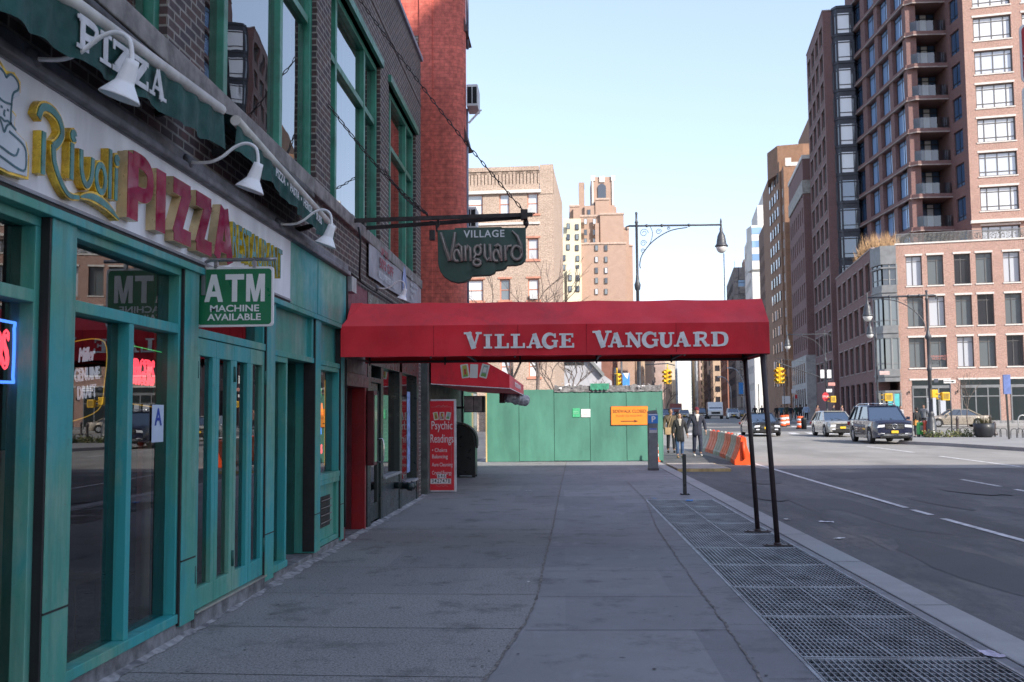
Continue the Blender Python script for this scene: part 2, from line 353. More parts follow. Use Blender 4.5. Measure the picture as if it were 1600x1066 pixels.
# ================================================================ ground, road, pavement
def mat_ground(name, base, grain, spots=.0, scale=1.0, patch=None, rough=.85, bump=.25, slabs=False):
    m, n, l, b = nodes(name); tc = n.new('ShaderNodeTexCoord'); v = tc.outputs['Object']
    g = ramp(n, l, noisen(n, l, v, 130*scale, 2, .7), .3, .7)
    big = ramp(n, l, noisen(n, l, v, .45, 6, .65), .35, .68)
    mid = ramp(n, l, noisen(n, l, v, 4.5, 5, .6), .4, .7)
    c = mixc(n, l, big, tuple(x*.82 for x in base), tuple(x*1.14 for x in base))
    c = mixc(n, l, mixfac(n, l, mid, .35), c, tuple(x*.72 for x in base))
    c = mixc(n, l, mixfac(n, l, g, grain), c, tuple(min(1, x*1.9) for x in base))
    g2 = ramp(n, l, noisen(n, l, v, 90*scale, 2, .7), .52, .7)
    c = mixc(n, l, mixfac(n, l, g2, grain), c, tuple(x*.4 for x in base))
    if spots:
        vo = n.new('ShaderNodeTexVoronoi'); vo.inputs['Scale'].default_value = 2.3; l.new(v, vo.inputs['Vector'])
        sp = ramp(n, l, vo.outputs['Distance'], .035, .06, 1, 0); c = mixc(n, l, mixfac(n, l, sp, spots), c, tuple(x*.25 for x in base))
        vo = n.new('ShaderNodeTexVoronoi'); vo.inputs['Scale'].default_value = 1.1; l.new(v, vo.inputs['Vector'])
        sp = ramp(n, l, vo.outputs['Distance'], .05, .075, 1, 0); c = mixc(n, l, mixfac(n, l, sp, spots*.7), c, tuple(x*.4 for x in base))
    if patch:
        p = ramp(n, l, noisen(n, l, v, .9, 5, .7, (1, .25, 1)), .55, .66); c = mixc(n, l, mixfac(n, l, p, .75), c, patch)
        p = ramp(n, l, noisen(n, l, v, .35, 3, .6, (1, .3, 1)), .5, .62); c = mixc(n, l, mixfac(n, l, p, .5), c, tuple(x*.6 for x in base))
    if slabs:   # every flag was poured on its own day: a slightly different tone each, and trodden-in stains
        t = n.new('ShaderNodeTexBrick'); t.offset = .5; t.inputs['Scale'].default_value = 1; t.inputs['Brick Width'].default_value = 1.9; t.inputs['Row Height'].default_value = 1.52; t.inputs['Mortar Size'].default_value = 0
        t.inputs['Color1'].default_value = (.82, .82, .84, 1); t.inputs['Color2'].default_value = (1.16, 1.15, 1.12, 1); l.new(v, t.inputs['Vector']); c = mixc(n, l, .8, c, t.outputs['Color'], 'MULTIPLY')
        s_ = ramp(n, l, noisen(n, l, v, 1.6, 8, .75), .53, .66); c = mixc(n, l, mixfac(n, l, s_, .7), c, tuple(x*.45 for x in base))
        s_ = ramp(n, l, noisen(n, l, v, 3.1, 6, .7, (1, .4, 1)), .56, .7); c = mixc(n, l, mixfac(n, l, s_, .45), c, tuple(min(1, x*1.5) for x in base))
    l.new(c, b.inputs['Base Color']); b.inputs['Roughness'].default_value = rough
    if bump: bumpn(n, l, g, b, bump, .004)
    return m
def mixfac(n, l, f, k):
    x = n.new('ShaderNodeMath'); x.operation = 'MULTIPLY'; l.new(f, x.inputs[0]); x.inputs[1].default_value = k; return x.outputs[0]
m_road = mat_ground('asphalt', (.098, .098, .103), .55, 0, .8, (.20, .185, .165), .8, .5)
nd = MAT['asphalt'].node_tree; _b = nd.nodes['Principled BSDF']; _src = _b.inputs['Base Color'].links[0].from_socket; _tc = nd.nodes.new('ShaderNodeTexCoord')
_w = ramp(nd.nodes, nd.links, noisen(nd.nodes, nd.links, _tc.outputs['Object'], .55, 7, .72, (1, .14, 1)), .44, .62)
nd.links.new(mixc(nd.nodes, nd.links, mixfac(nd.nodes, nd.links, _w, .62), _src, (.04, .041, .047)), _b.inputs['Base Color'])
_f = ramp(nd.nodes, nd.links, noisen(nd.nodes, nd.links, _tc.outputs['Object'], 3.2, 9, .8, (1, .45, 1)), .50, .62)
_c = _b.inputs['Base Color'].links[0].from_socket; _c = mixc(nd.nodes, nd.links, mixfac(nd.nodes, nd.links, _f, .55), _c, (.045, .045, .05))
_f = ramp(nd.nodes, nd.links, noisen(nd.nodes, nd.links, _tc.outputs['Object'], 2.1, 9, .8, (.8, .3, 1)), .57, .68)
nd.links.new(mixc(nd.nodes, nd.links, mixfac(nd.nodes, nd.links, _f, .6), _c, (.19, .175, .15)), _b.inputs['Base Color'])
m_roadfar = mat_ground('sunlit_asphalt', (.235, .225, .21), .2, .15, .5, (.19, .185, .175))
m_agg = mat_ground('exposed_aggregate', (.172, .172, .174), 1.0, .7, .55, None, .85, .5, True)
m_conc = mat_ground('smooth_concrete', (.205, .208, .224), .2, .65, 1.2, None, .8, .12, True)
m_kerb = mat_ground('kerb_concrete', (.31, .31, .315), .2, .2, 1)
m_joint = M('joint_filler', (.07, .07, .075), .9, .4, 9)
m_seal = M('crumbling_sealant', (.22, .20, .19), .9, .5, 14, .4, 90)
m_paint = M('road_paint', (.62, .62, .62), .7, .4, 6, col2=(.34, .34, .35))
m_dark = M('pit_dark', (.012, .013, .016), .9)
m_steel = M('galvanised_steel', (.34, .36, .39), .5, .35, 3, metal=.35)
# one ground sheet to the horizon; the avenue rises gently
mb = MB(); xs = [-900, 3.02, 1500]; ys = [-120, 20, 60, 100, 140, 3000]
for j in range(len(ys)-1):
    mb.quad((xs[0], ys[j], zr(ys[j])), (xs[2], ys[j], zr(ys[j])), (xs[2], ys[j+1], zr(ys[j+1])), (xs[0], ys[j+1], zr(ys[j+1])))
struct(mb.build('road', [m_road]))
# far road past the shadow's edge: sunlit asphalt painted as paler ground
mb = MB()
def road_poly(mb, pts, lift=.004, mi=0):
    mb.add([(x, y, zr(y)+lift) for x, y in pts], [tuple(range(len(pts)))], mi)
ya = [30.2, 60, 100, 140, 400]
for j in range(4):
    x0 = 3.25+max(0, ya[j]-40)*.05; x1 = 3.25+max(0, ya[j+1]-40)*.05
    road_poly(mb, [(x0 if j else 5.9, ya[j]), (120, ya[j]-1.2 if j == 0 else ya[j]), (120, ya[j+1]), (x1, ya[j+1])])
struct(mb.build('carriageway', [m_roadfar]))
# pavement
SX0, SX1 = -2.98, 3.2
GX0, GX1 = 1.53, 2.77           # grate strip
GP, GY1 = 1.35, 18.9            # grate pitch, far end
NG = 15; GY0 = GY1-GP*NG
edge = [(5.95-9, -.62), (5.0, -.60), (5.95, -.52), (6.5, -.45), (7.17, -.385), (7.7, -.32), (8.5, -.265), (9.5, -.24), (10.6, -.23), (14, -.17), (17.5, -.13), (24, -.05), (34.4, .1)]
lf = MB(); rt = MB()
for (ya_, xa), (yb_, xb) in zip(edge[:-1], edge[1:]):
    lf.quad((SX0, ya_, 0), (xa, ya_, 0), (xb, yb_, 0), (SX0, yb_, 0))
ys_ = sorted({*[e[0] for e in edge], GY0, GY1})
def ex(y):
    for (a, xa), (b, xb) in zip(edge[:-1], edge[1:]):
        if a <= y <= b: return xa+(xb-xa)*(y-a)/(b-a)
    return edge[-1][1]
for a, b in zip(ys_[:-1], ys_[1:]):
    if a >= GY1 or b <= GY0: rt.quad((ex(a), a, -.003), (2.86, a, -.003), (2.86, b, -.003), (ex(b), b, -.003))
    else:
        rt.quad((ex(a), a, -.003), (GX0, a, -.003), (GX0, b, -.003), (ex(b), b, -.003))
        rt.quad((GX1, a, -.003), (2.86, a, -.003), (2.86, b, -.003), (GX1, b, -.003))
# far end of the pavement up to the side street
lf.quad((SX0, 34.4, 0), (.1, 34.4, 0), (.1, 46, 0), (SX0, 46, 0)); rt.quad((.1, 34.4, -.003), (2.86, 34.4, -.003), (2.86, 46, -.003), (.1, 46, -.003))
struct(lf.build('pavement_aggregate', [m_agg])); struct(rt.build('pavement_concrete', [m_conc]))
kb = MB(); kb.box(2.875, 3.2, -4, 30, -.3, .002); kb.box(2.875, 3.2, 30.01, 46, -.3, .002)
struct(kb.build('kerb', [m_kerb], bev=.015))
jn = MB()
def strip(mb, pts, w, z, mi=0):
    for a, b in zip(pts[:-1], pts[1:]):
        a, b = Vector((*a, z)), Vector((*b, z)); d = (b-a).normalized(); q = Vector((-d.y, d.x, 0))*w/2
        mb.quad(a-q, b-q, b+q, a+q)
for y in (2.6, 4.3, 5.1, 6.23, 7.62, 9.05, 10.6, 12.35, 14.1, 15.9, 17.6, 19.3, 21, 23, 25, 27, 29, 31, 33):
    strip(jn, [(SX0+.2, y+.05), (-1.5, y), (ex(y), y-.02)], .009 if y > 6 else .011, .0025)
    jit = random.uniform(-.25, .1)
    strip(jn, [(ex(y+jit)+.03, y+jit), (1.19, y+jit+.03)], .008, .0012)
    if y < 19: strip(jn, [(1.22, y+jit+.2), (GX0, y+jit+.22)], .006, .0012)
strip(jn, [(2.868, -4), (2.868, 46)], .012, .0012)
for k in range(19): y = 1.2+2.45*k; strip(jn, [(2.88, y), (3.19, y+.01)], .012, .0045)
struct(jn.build('pavement_joints', [m_joint]))
sl = MB(); rnd = random.Random(3); pts = []
for i in range(260):
    y = 3+i*.12; pts.append((ex(y)+rnd.uniform(-.008, .008), y))
for a, b in zip(pts[:-1], pts[1:]):
    strip(sl, [a, b], rnd.uniform(.012, .03) if a[1] < 14 else .02, .004)
struct(sl.build('pavement_seam', [m_seal]))
sl = MB(); pts = [(1.17, 2), (1.17, 6), (1.21, 7.75), (1.23, 9.76), (1.29, 14.06), (1.52, 18.9), (1.5, 24)]; q = []
for (xa, ya_), (xb, yb_) in zip(pts[:-1], pts[1:]):
    for k in range(24):
        t = k/24; q.append((xa+(xb-xa)*t+rnd.uniform(-.012, .012), ya_+(yb_-ya_)*t))
for a, b in zip(q[:-1], q[1:]): strip(sl, [a, b], rnd.uniform(.006, .022), .0042)
struct(sl.build('pavement_crack', [m_seal]))
gm_ = MB(); r = random.Random(21)
for k in range(260):
    x, y = r.uniform(-2.6, 1.4), 2.5+abs(r.gauss(0, 1))*9; s_ = r.uniform(.005, .014); n_ = 8
    gm_.add([(x+s_*cos(2*pi*i/n_)*r.uniform(.7, 1.2), y+s_*sin(2*pi*i/n_)*r.uniform(.7, 1.3), .0035) for i in range(n_)], [tuple(range(n_))])
struct(gm_.build('gum_spots', [M('old_gum', (.09, .09, .095), .8, .4, 5)]))
# pale mortar fillet where the shops meet the pavement
sl = MB(); rnd = random.Random(5); m_fil = M('lime_fillet', (.36, .36, .37), .95, .35, 7, .5, 60, col2=(.11, .11, .12)); y = 2.0; pv = -2.78
while y < 20:
    nx = -2.755+rnd.uniform(-.025, .03)+(.05 if y > 9.2 else 0)*rnd.random(); sl.add([(-2.83, y, .03), (pv, y, .004), (nx, y+.11, .004), (-2.83, y+.11, .03)], [(0, 1, 2, 3)]); pv = nx; y += .11
struct(sl.build('mortar_fillet', [m_fil]))
# near-black sheet under the grates, painted for the dark of a deep pit
pt = MB(); pt.quad((GX0-.02, GY0, -.135), (GX1+.02, GY0, -.135), (GX1+.02, GY1, -.135), (GX0-.02, GY1, -.135))
for x in (GX0, GX1): pt.box(x-.012, x+.012, GY0, GY1, -.13, .001, 1)
pt.box(GX0, GX1, GY1-.012, GY1+.012, -.13, .001, 1)
struct(pt.build('vent_pit', [m_dark, m_steel]))
bar = MB()
def grate_panel(nb, bw):
    p = MB(); w = GX1-GX0-.05; h = GP-.02
    for i in range(nb+1): x = w*i/nb; p.box(x-bw/2, x+bw/2, .0, h, -.045, -.001)
    for j in range(13):
        y = .03+(h-.06)*j/12; p.box(0, w, y-.006, y+.006, -.03, -.006)
    p.box(0, w, 0, .026, -.045, .0005); p.box(0, w, h-.026, h, -.045, .0005); p.box(w*.5-.010, w*.5+.010, 0, h, -.045, .0004)
    return p.mesh('grate', [m_steel])
gA, gB = grate_panel(28, .009), grate_panel(34, .009)
place = ['nearest the camera', 'second from the front', 'third from the front', 'fourth from the front', 'fifth from the front', 'sixth from the front', 'just nearer than the front canopy post', 'carrying the front canopy post', 'carrying the rear canopy post', 'just beyond both canopy posts', 'third from the far end', 'second from the far end', 'at the far end of the strip with a blue scrap on it']
seen = 0
for i in range(NG):
    y0 = GY0+GP*i+.01
    if y0+GP < 5.2: continue
    g = link(gA if i % 2 else gB, 'pavement_grate', None, (GX0+.025, y0, 0))
    k = int(seen); seen += 1
    tag(g, 'galvanised steel vent grate panel in the pavement, '+place[min(k, len(place)-1)], 'grate', 'steel vent grates along the kerb')
# road markings
mk = MB()
def lane(x, a, b, w=.12):
    y = a
    while y < b:
        e = min(b, y+6); road_poly(mk, [(x-w/2, y), (x+w/2, y), (x+w/2, e), (x-w/2, e)], .008); y = e
lane(6.15, 13.2, 16.7); lane(6.18, 17.3, 18.2); lane(6.2, 18.6, 33); lane(6.1, -6, 12.6)
lane(9.9, 20, 22.6); lane(9.92, 23.4, 25.6); lane(9.9, 8, 14); lane(13.7, 40, 46, .14); lane(13.6, 30.6, 37, .14)
lane(6.25, 36, 41)
for k in range(13): x = 8+k*1.15; road_poly(mk, [(x, 66), (x+.5, 66), (x+.95, 69.5), (x+.45, 69.5)], .009)
for k in range(10): x = 16+k*1.3; road_poly(mk, [(x, 88), (x+.6, 88), (x+1.3, 92), (x+.7, 92)], .009)
struct(mk.build('road_markings', [m_paint]))
mb = MB(); r = random.Random(14)
def blot(mb, cx, cy, rx, ry, lift, mi=0, n_=18):
    mb.add([(cx+rx*cos(2*pi*k/n_)*r.uniform(.8, 1.1), cy+ry*sin(2*pi*k/n_)*r.uniform(.8, 1.1), zr(cy)+lift) for k in range(n_)], [tuple(range(n_))], mi)
for cx, cy, rx, ry in ((4.6, 11.5, .5, 2.6), (5.3, 17.5, .35, 3.2), (4.2, 21.5, .45, 1.6), (8.0, 15.5, .5, 3.5), (8.9, 23, .6, 2.2), (7.2, 20.5, .3, 2.4), (4.9, 25.5, .6, 1.2)): blot(mb, cx, cy, rx, ry, .003)
for x0, x1, y0, y1 in ((4.4, 5.7, 18.2, 20.6), (7.0, 9.2, 26.2, 28.4), (6.6, 7.6, 9.0, 12.6)): road_poly(mb, [(x0, y0), (x1, y0+.1), (x1-.05, y1), (x0+.06, y1+.06)], .0035, 0)
struct(mb.build('tarmac_repair', [mat_ground('repair_tarmac', (.07, .07, .075), .4, 0, .8)]))
ck = MB()
def crack(x, y, dx, dy, n_):
    p = [(x, y)]
    for k in range(n_): x += dx+r.uniform(-.07, .07); y += dy+r.uniform(-.07, .07); p.append((x, y))
    for a, b in zip(p[:-1], p[1:]): strip(ck, [a, b], r.uniform(.005, .012), zr(a[1])+.0062)
crack(4.1, 13, .02, .22, 22); crack(6.9, 14, .2, .04, 16); crack(7.6, 12.5, .03, .25, 30)
struct(ck.build('road_cracks', [M('bitumen_seam', (.03, .03, .032), .6)]))
# dark asphalt band inside the crossing
mb = MB(); road_poly(mb, [(7.5, 92), (34, 92), (37, 104), (10, 104)], .012); road_poly(mb, [(9, 74), (26, 72), (28, 85), (12, 87)], .012)
struct(mb.build('tarmac_patch', [mat_ground('new_tarmac', (.07, .073, .08), .3)]))
# litter
def litter(x, y, s, col, label, seed):
    z = .004 if x < 3.2 else zr(y)+.01
    bm = bmesh.new(); bmesh.ops.create_grid(bm, x_segments=5, y_segments=4, size=s); r = random.Random(seed)
    for v in bm.verts: v.co.z = r.uniform(0, .14*s); v.co.x *= r.uniform(.9, 1.3); v.co.y *= r.uniform(.5, .8)
    me = bpy.data.meshes.new('litter'); bm.to_mesh(me); bm.free(); me.materials.append(M('paper_'+label[:5], col, .7))
    tag(link(me, 'litter_scrap', None, (x, y, z), (0, 0, r.uniform(0, 3))), label, 'litter')
litter(4.15, 16.2, .10, (.7, .7, .75), 'flat white paper scrap lying on the asphalt near the kerb', 1)
litter(3.78, 14.1, .065, (.75, .75, .75), 'crumpled white tissue on the asphalt by the kerb', 2)
litter(3.62, 16.6, .06, (.6, .6, .6), 'small white scrap on the asphalt beyond the tissue', 3)
litter(2.3, 18.6, .09, (.03, .3, .8), 'bright blue crumpled plastic scrap on the far vent grate', 4)
litter(2.80, 6.85, .075, (.6, .55, .68), 'pale folded leaflet on the edge of the kerb', 5)
litter(1.7, 19.15, .05, (.1, .35, .7), 'tiny blue scrap beside the far corner of the vent grates', 6)
litter(-.35, 9.7, .02, (.8, .8, .8), 'white fleck on the pavement seam', 7)
litter(-.75, 21.2, .05, (.75, .75, .75), 'small white paper on the shaded pavement before the hoarding', 8)
# ================================================================ brick building on the left (local x = distance along the street, -y = towards the street)
FX0 = -2.82
m_brickdk = brick('dark_brick', (.105, .055, .05), (.052, .04, .05), (.27, .25, .225), .215, .075, .010, .8, .35)
m_stone = M('sill_stone', (.26, .24, .23), .85, .35, 5, .3, 40)
m_teal = None
def mat_teal(name, a, b_, c3):
    """old brush-painted timber: sun-bleached, repainted in places in a bluer teal, grimy along the bottom edges of drips"""
    m, n, l, b = nodes(name); tc = n.new('ShaderNodeTexCoord'); v = tc.outputs['Object']
    f = ramp(n, l, noisen(n, l, v, 1.3, 4, .55, (1, 1, .55)), .44, .56)
    g = ramp(n, l, noisen(n, l, v, 2.2, 6, .7, (1, 1, .35)), .50, .66)
    st = ramp(n, l, noisen(n, l, v, 14, 4, .6, (1, 1, .06)), .50, .72)
    d = ramp(n, l, noisen(n, l, v, 5, 8, .75), .60, .70); ch = ramp(n, l, noisen(n, l, v, 22, 5, .7), .68, .72)
    c = mixc(n, l, f, a, b_); c = mixc(n, l, mixfac(n, l, g, .7), c, c3); c = mixc(n, l, mixfac(n, l, st, .45), c, tuple(x*.45 for x in a))
    c = mixc(n, l, mixfac(n, l, d, .55), c, tuple(x*.35 for x in a)); c = mixc(n, l, mixfac(n, l, ch, .7), c, (.16, .17, .15))
    l.new(c, b.inputs['Base Color']); l.new(ramp(n, l, noisen(n, l, v, 6, 4), .3, .7, .32, .62), b.inputs['Roughness'])
    bumpn(n, l, noisen(n, l, v, 40, 3, .6, (1, 1, .12)), b, .25, .004); return m
m_teal = mat_teal('weathered_teal_paint', (.064, .305, .24), (.028, .32, .335), (.22, .37, .30))
m_green = M('green_window_paint', (.035, .235, .16), .4, .25, 3)
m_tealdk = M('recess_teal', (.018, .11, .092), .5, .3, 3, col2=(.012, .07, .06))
m_blk = M('black_gasket', (.012, .013, .015), .6, .2)
m_gl = glass('shop_glass', (.66, .69, .69), 2.0, 0, 0, 1.35)
m_glup = glass('upper_glass', (.5, .55, .58), 3.4, 0, .05, 1.6)
m_concbase = M('base_concrete', (.22, .22, .235), .9, .4, 6, .5, 50)
BL = thing('brick_building', 'dark brown brick two storey building on the left with big green framed upper windows', 'building', (FX0, 0, 0), pi/2)
B0, B1, BH = -4.0, 19.7, 8.8
wins = [(2.9, 6.86, 4.28, 7.1), (7.6, 11.2, 4.28, 7.1), (11.9, 15.25, 4.28, 7.1), (16.0, 19.05, 4.28, 7.1)]
mb = MB()
wall(mb, (B0, 0, 3.4), X3, B1-B0, BH-3.4, [(a-B0, b-B0, c-3.4, d-3.4) for a, b, c, d in wins], .2, (0, -1, 0))
mb.quad((B1, 0, 0), (B1, 12, 0), (B1, 12, BH), (B1, 0, BH)); mb.quad((B0, 12, 0), (B0, 0, 0), (B0, 0, BH), (B0, 12, BH))
mb.quad((B0, 0, BH-.1), (B1, 0, BH-.1), (B1, 12, BH-.1), (B0, 12, BH-.1)); mb.quad((B1, 12, 0), (B0, 12, 0), (B0, 12, BH), (B1, 12, BH))
mb.box(19.25, B1, .005, .4, 0, 3.4)                                            # brick pier beside the dark shop
mb.build('wall', [m_brickdk], BL)
rm_ = MB(); rm_.quad((B0, .22, 3.72), (B0, 4.5, 3.72), (B1, 4.5, 3.72), (B1, .22, 3.72)); rm_.quad((B0, 4.5, 3.6), (B1, 4.5, 3.6), (B1, 4.5, BH-.2), (B0, 4.5, BH-.2)); rm_.quad((B0, .21, BH-.3), (B1, .21, BH-.3), (B1, 4.5, BH-.3), (B0, 4.5, BH-.3)); rm_.box(B0, B1, .205, .3, 3.6, 4.27)
for x_ in (7.2, 11.5, 15.6): rm_.box(x_-.05, x_+.05, .21, 4.5, 3.72, BH-.3)
rm_.build('upper_room', [M('upper_room_wall', (.10, .10, .11), .9, .3, 1)], BL)
cp = MB(); cp.box(B0, B1+.03, -.05, .3, BH, BH+.09); cp.build('coping', [M('blue_grey_coping', (.3, .32, .4), .5, .2)], BL, bev=.01)
st = MB(); st.box(2.6, 19.5, -.06, .15, 4.1, 4.272); st.build('window_sill', [m_stone], BL, bev=.012)
st = MB(); st.box(B0, B1, -.012, -.001, 7.86, 7.9); st.build('string_course', [M('course_stone', (.19, .15, .14), .85)], BL)
m_blind = M('blind_slats', (.85, .87, .88), .6, .1)
m_room = M('dim_room', (.05, .05, .06), .9, .4, 1.2)
m_curt = M('grey_curtain', (.55, .57, .58), .9, .3, 6, stretch=(1, 1, .1))
for wi, (a, b, c, d) in enumerate(wins):
    w, h = b-a, d-c; f = MB(); bd = .09; y0, y1 = .06, .17; ms = [.19, .66] if wi == 1 else [.17, .72]; tr = 6.17-c
    f.box(0, w, y0, y1, 0, bd); f.box(0, w, y0, y1, h-bd, h); f.box(0, bd, y0, y1, bd, h-bd); f.box(w-bd, w, y0, y1, bd, h-bd)
    for k in ms: f.box(w*k-.05, w*k+.05, y0+.005, y1, bd, h-bd)
    xs_ = [bd]+[w*k for k in ms]+[w-bd]
    for p, q in zip(xs_[:-1], xs_[1:]): f.box(p+.05, q-.05, y0+.01, y1, tr-.045, tr+.045)
    wo = f.build('window', [m_green], BL, (a, 0, c), bev=.006)
    for p, q in zip(xs_[:-1], xs_[1:]):
        for z0, z1 in ((bd, tr-.045), (tr+.045, h-bd)):
            g = MB(); g.quad((p+.03, .13, z0), (q-.03, .13, z0), (q-.03, .13, z1), (p+.03, .13, z1)); g.build('pane', [m_glup], wo)
    lt = MB(); lt.box(-.06, w+.06, -.05, .1, h, h+.12); lt.build('lintel', [m_green], wo)
# blinds, curtains behind the upper panes
bl = MB()
for s0, s1 in ((6.25, 6.80), (7.66, 8.26)):
    z = 4.4
    while z < 6.1: bl.beam((s0, .24, z), (s1, .24, z), .035, .003, (0, -.5, .86)); z += .045
for s0, s1 in ((3.1, 3.6),):
    z = 4.4
    while z < 6.1: bl.beam((s0, .24, z), (s1, .24, z), .035, .003, (0, -.5, .86)); z += .045
bl.build('window_blind', [m_blind], BL)
cu = MB()
for s0, s1 in ((10.05, 11.1), (12.45, 14.2), (16.6, 18.1)):
    n_ = 26
    for k in range(n_):
        a, b = s0+(s1-s0)*k/n_, s0+(s1-s0)*(k+1)/n_; ya, yb = .30+.03*sin(k*1.9), .30+.03*sin((k+1)*1.9)
        cu.quad((a, ya, 4.36), (b, yb, 4.36), (b, yb, 7.0), (a, ya, 7.0))
cu.build('curtain', [m_curt], BL)
text('window_lettering', 'HAIR CUT', .22, [M('faded_letter', (.22, .25, .28), .6)], BL, (9.15, .155, 4.55), .003, .005, .62)
iron = M('rust_iron', (.035, .026, .026), .6, .4, 8)
# ---------------------------------------------------------------- pizza shopfront
SF = thing('pizza_shopfront', 'weathered teal shopfront of the pizza restaurant with folding doors and tall windows', 'shopfront', (FX0, 0, 0), pi/2)
def part(name, mats, boxes, parent=None, bev=.004):
    m = MB()
    for b in boxes: m.box(*b)
    return m.build(name, mats, parent or SF, bev=bev)
part('plinth', [m_concbase], [(2, 7.2, -.01, .3, -.02, .13), (7.2, 7.5, -.005, .3, -.02, .115), (7.5, 9.26, -.035, .3, -.02, .12), (9.26, 10.05, -.01, .3, -.02, .10), (10.05, 11.15, .0, 1.3, -.02, .07), (11.15, 12.6, -.01, .3, -.02, .09)], bev=.01)
part('door_saddle', [M('alu_saddle', (.45, .43, .38), .4, .2, metal=.6)], [(7.5, 9.28, -.05, .1, .121, .135)])
for s0, s1, zb in ((2.9, 3.2, .1), (5.27, 5.54, .1), (7.2, 7.48, .09), (9.26, 9.53, .07), (11.12, 11.36, .08), (12.42, 12.6, .06)):
    p = part('pilaster', [m_teal, m_blk], [(s0, s1, -.035, .2, zb, 2.72), ])
    part('joint_line', [m_blk], [(s0-.001, s1+.001, -.037, -.03, .55 if s1 < 9 else .5, .562 if s1 < 9 else .51), (s0-.022, s0, -.03, .1, .1, 2.72)], p, 0)
part('fascia', [m_teal], [(9.98, 11.13, -.045, .1, 2.76, 3.4), (11.14, 12.6, -.05, .1, 2.76, 3.4), (2, 9.98, -.0, .1, 2.78, 3.4)])
part('cornice', [M('lead_cornice', (.16, .16, .185), .55, .4, 4)], [(2, 12.62, -.11, .1, 3.402, 3.46), (2, 12.62, -.075, .1, 3.462, 3.545)], bev=.012)
part('head_rail', [m_teal], [(2, 12.6, -.06, .15, 2.70, 2.752)])
part('head_shadow_gap', [m_blk], [(2, 9.98, -.05, .05, 2.755, 2.778)], bev=0)
def bay(s0, s1, zb, zt, rail, mull, yg=.07, fb=.055, recess=0):
    y0, y1 = -.01+recess, yg+.05+recess; bx = [(s0, s1, y0-.015, y1, zb, zb+fb+.01), (s0, s1, y0, y1, zt-fb, zt), (s0, s0+fb, y0, y1, zb+fb+.01, zt-fb), (s1-fb, s1, y0, y1, zb+fb+.01, zt-fb)]
    if rail: bx.append((s0+fb, s1-fb, y0, y1, rail-.035, rail+.035))
    for q in mull: bx.append((q-.035, q+.035, y0+.004, y1, zb+fb+.01, (rail-.035) if rail else zt-fb))
    w = part('shop_window', [m_teal], bx)
    zz = [(zb+fb, rail-.035, [s0+fb]+list(mull)+[s1-fb]), (rail+.035, zt-fb, [s0+fb, s1-fb])] if rail else [(zb+fb, zt-fb, [s0+fb]+list(mull)+[s1-fb])]
    for z0, z1, xs_ in zz:
        for p, q in zip(xs_[:-1], xs_[1:]):
            g = MB(); g.quad((p, yg+recess, z0), (q, yg+recess, z0), (q, yg+recess, z1), (p, yg+recess, z1)); g.build('pane', [m_gl], w)
    return w
bay(3.2, 5.25, .12, 2.7, 2.26, [4.3], recess=.03); bay(5.54, 7.2, .12, 2.7, 2.25, [6.36])
bay(7.48, 9.26, 2.22, 2.70, None, []); bay(9.53, 10.05, .1, 2.2, None, []); bay(11.36, 12.42, .86, 2.2, None, [])
part('sign_panel', [m_teal], [(9.53, 11.05, .04, .1, 2.26, 2.70), (11.4, 12.4, .04, .1, 2.26, 2.70), (9.53, 12.42, -.02, .12, 2.2, 2.258), (11.02, 11.12, -.01, .3, 2.2, 2.70)])
pn = part('lower_panel', [m_teal], [(11.36, 12.42, .03, .1, .1, .86), (11.36, 12.42, -.01, .1, .1, .16), (11.36, 12.42, -.02, .1, .80, .87), (12.3, 12.42, -.01, .1, .16, .8)])
vt = MB(); vt.box(11.45, 12.05, .015, .028, .3, .66)
for k in range(4): vt.beam((11.49, .005, .35+k*.085), (12.01, .005, .35+k*.085), .05, .012, (0, .6, .8), 1)
vt.build('vent_louvre', [m_blk, M('louvre_metal', (.12, .10, .09), .5)], pn)
for k in range(4):
    s0 = 7.5+k*.4375; s1 = s0+.4325; sb = .075
    dr = part('folding_door', [m_teal], [(s0, s1, -.015, .05, .14, .30), (s0, s1, -.015, .05, 2.08, 2.215), (s0, s0+sb, -.015, .05, .30, 2.08), (s1-sb, s1, -.015, .05, .30, 2.08)])
    g = MB(); g.quad((s0+sb, .02, .3), (s1-sb, .02, .3), (s1-sb, .02, 2.08), (s0+sb, .02, 2.08)); g.build('pane', [m_gl], dr)
    for z in (.35, 1.9): hg = MB(); hg.tube([(s0 if k % 2 == 0 else s1, -.022, z), (s0 if k % 2 == 0 else s1, -.022, z+.13)], .012, 8); hg.build('hinge', [m_tealdk], dr)
# recessed doorway
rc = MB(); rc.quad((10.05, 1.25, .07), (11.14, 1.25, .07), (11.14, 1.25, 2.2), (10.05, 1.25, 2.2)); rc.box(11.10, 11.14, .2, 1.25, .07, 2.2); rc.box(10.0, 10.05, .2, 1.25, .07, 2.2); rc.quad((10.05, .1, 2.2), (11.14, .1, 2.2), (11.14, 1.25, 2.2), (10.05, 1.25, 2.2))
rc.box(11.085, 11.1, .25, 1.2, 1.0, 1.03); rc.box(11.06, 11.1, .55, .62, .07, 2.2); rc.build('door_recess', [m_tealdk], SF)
part('entrance_door', [m_tealdk], [(10.1, 10.95, 1.18, 1.24, .08, .4), (10.1, 10.95, 1.18, 1.24, 2.0, 2.18), (10.1, 10.22, 1.18, 1.24, .4, 2.0), (10.83, 10.95, 1.18, 1.24, .4, 2.0)])
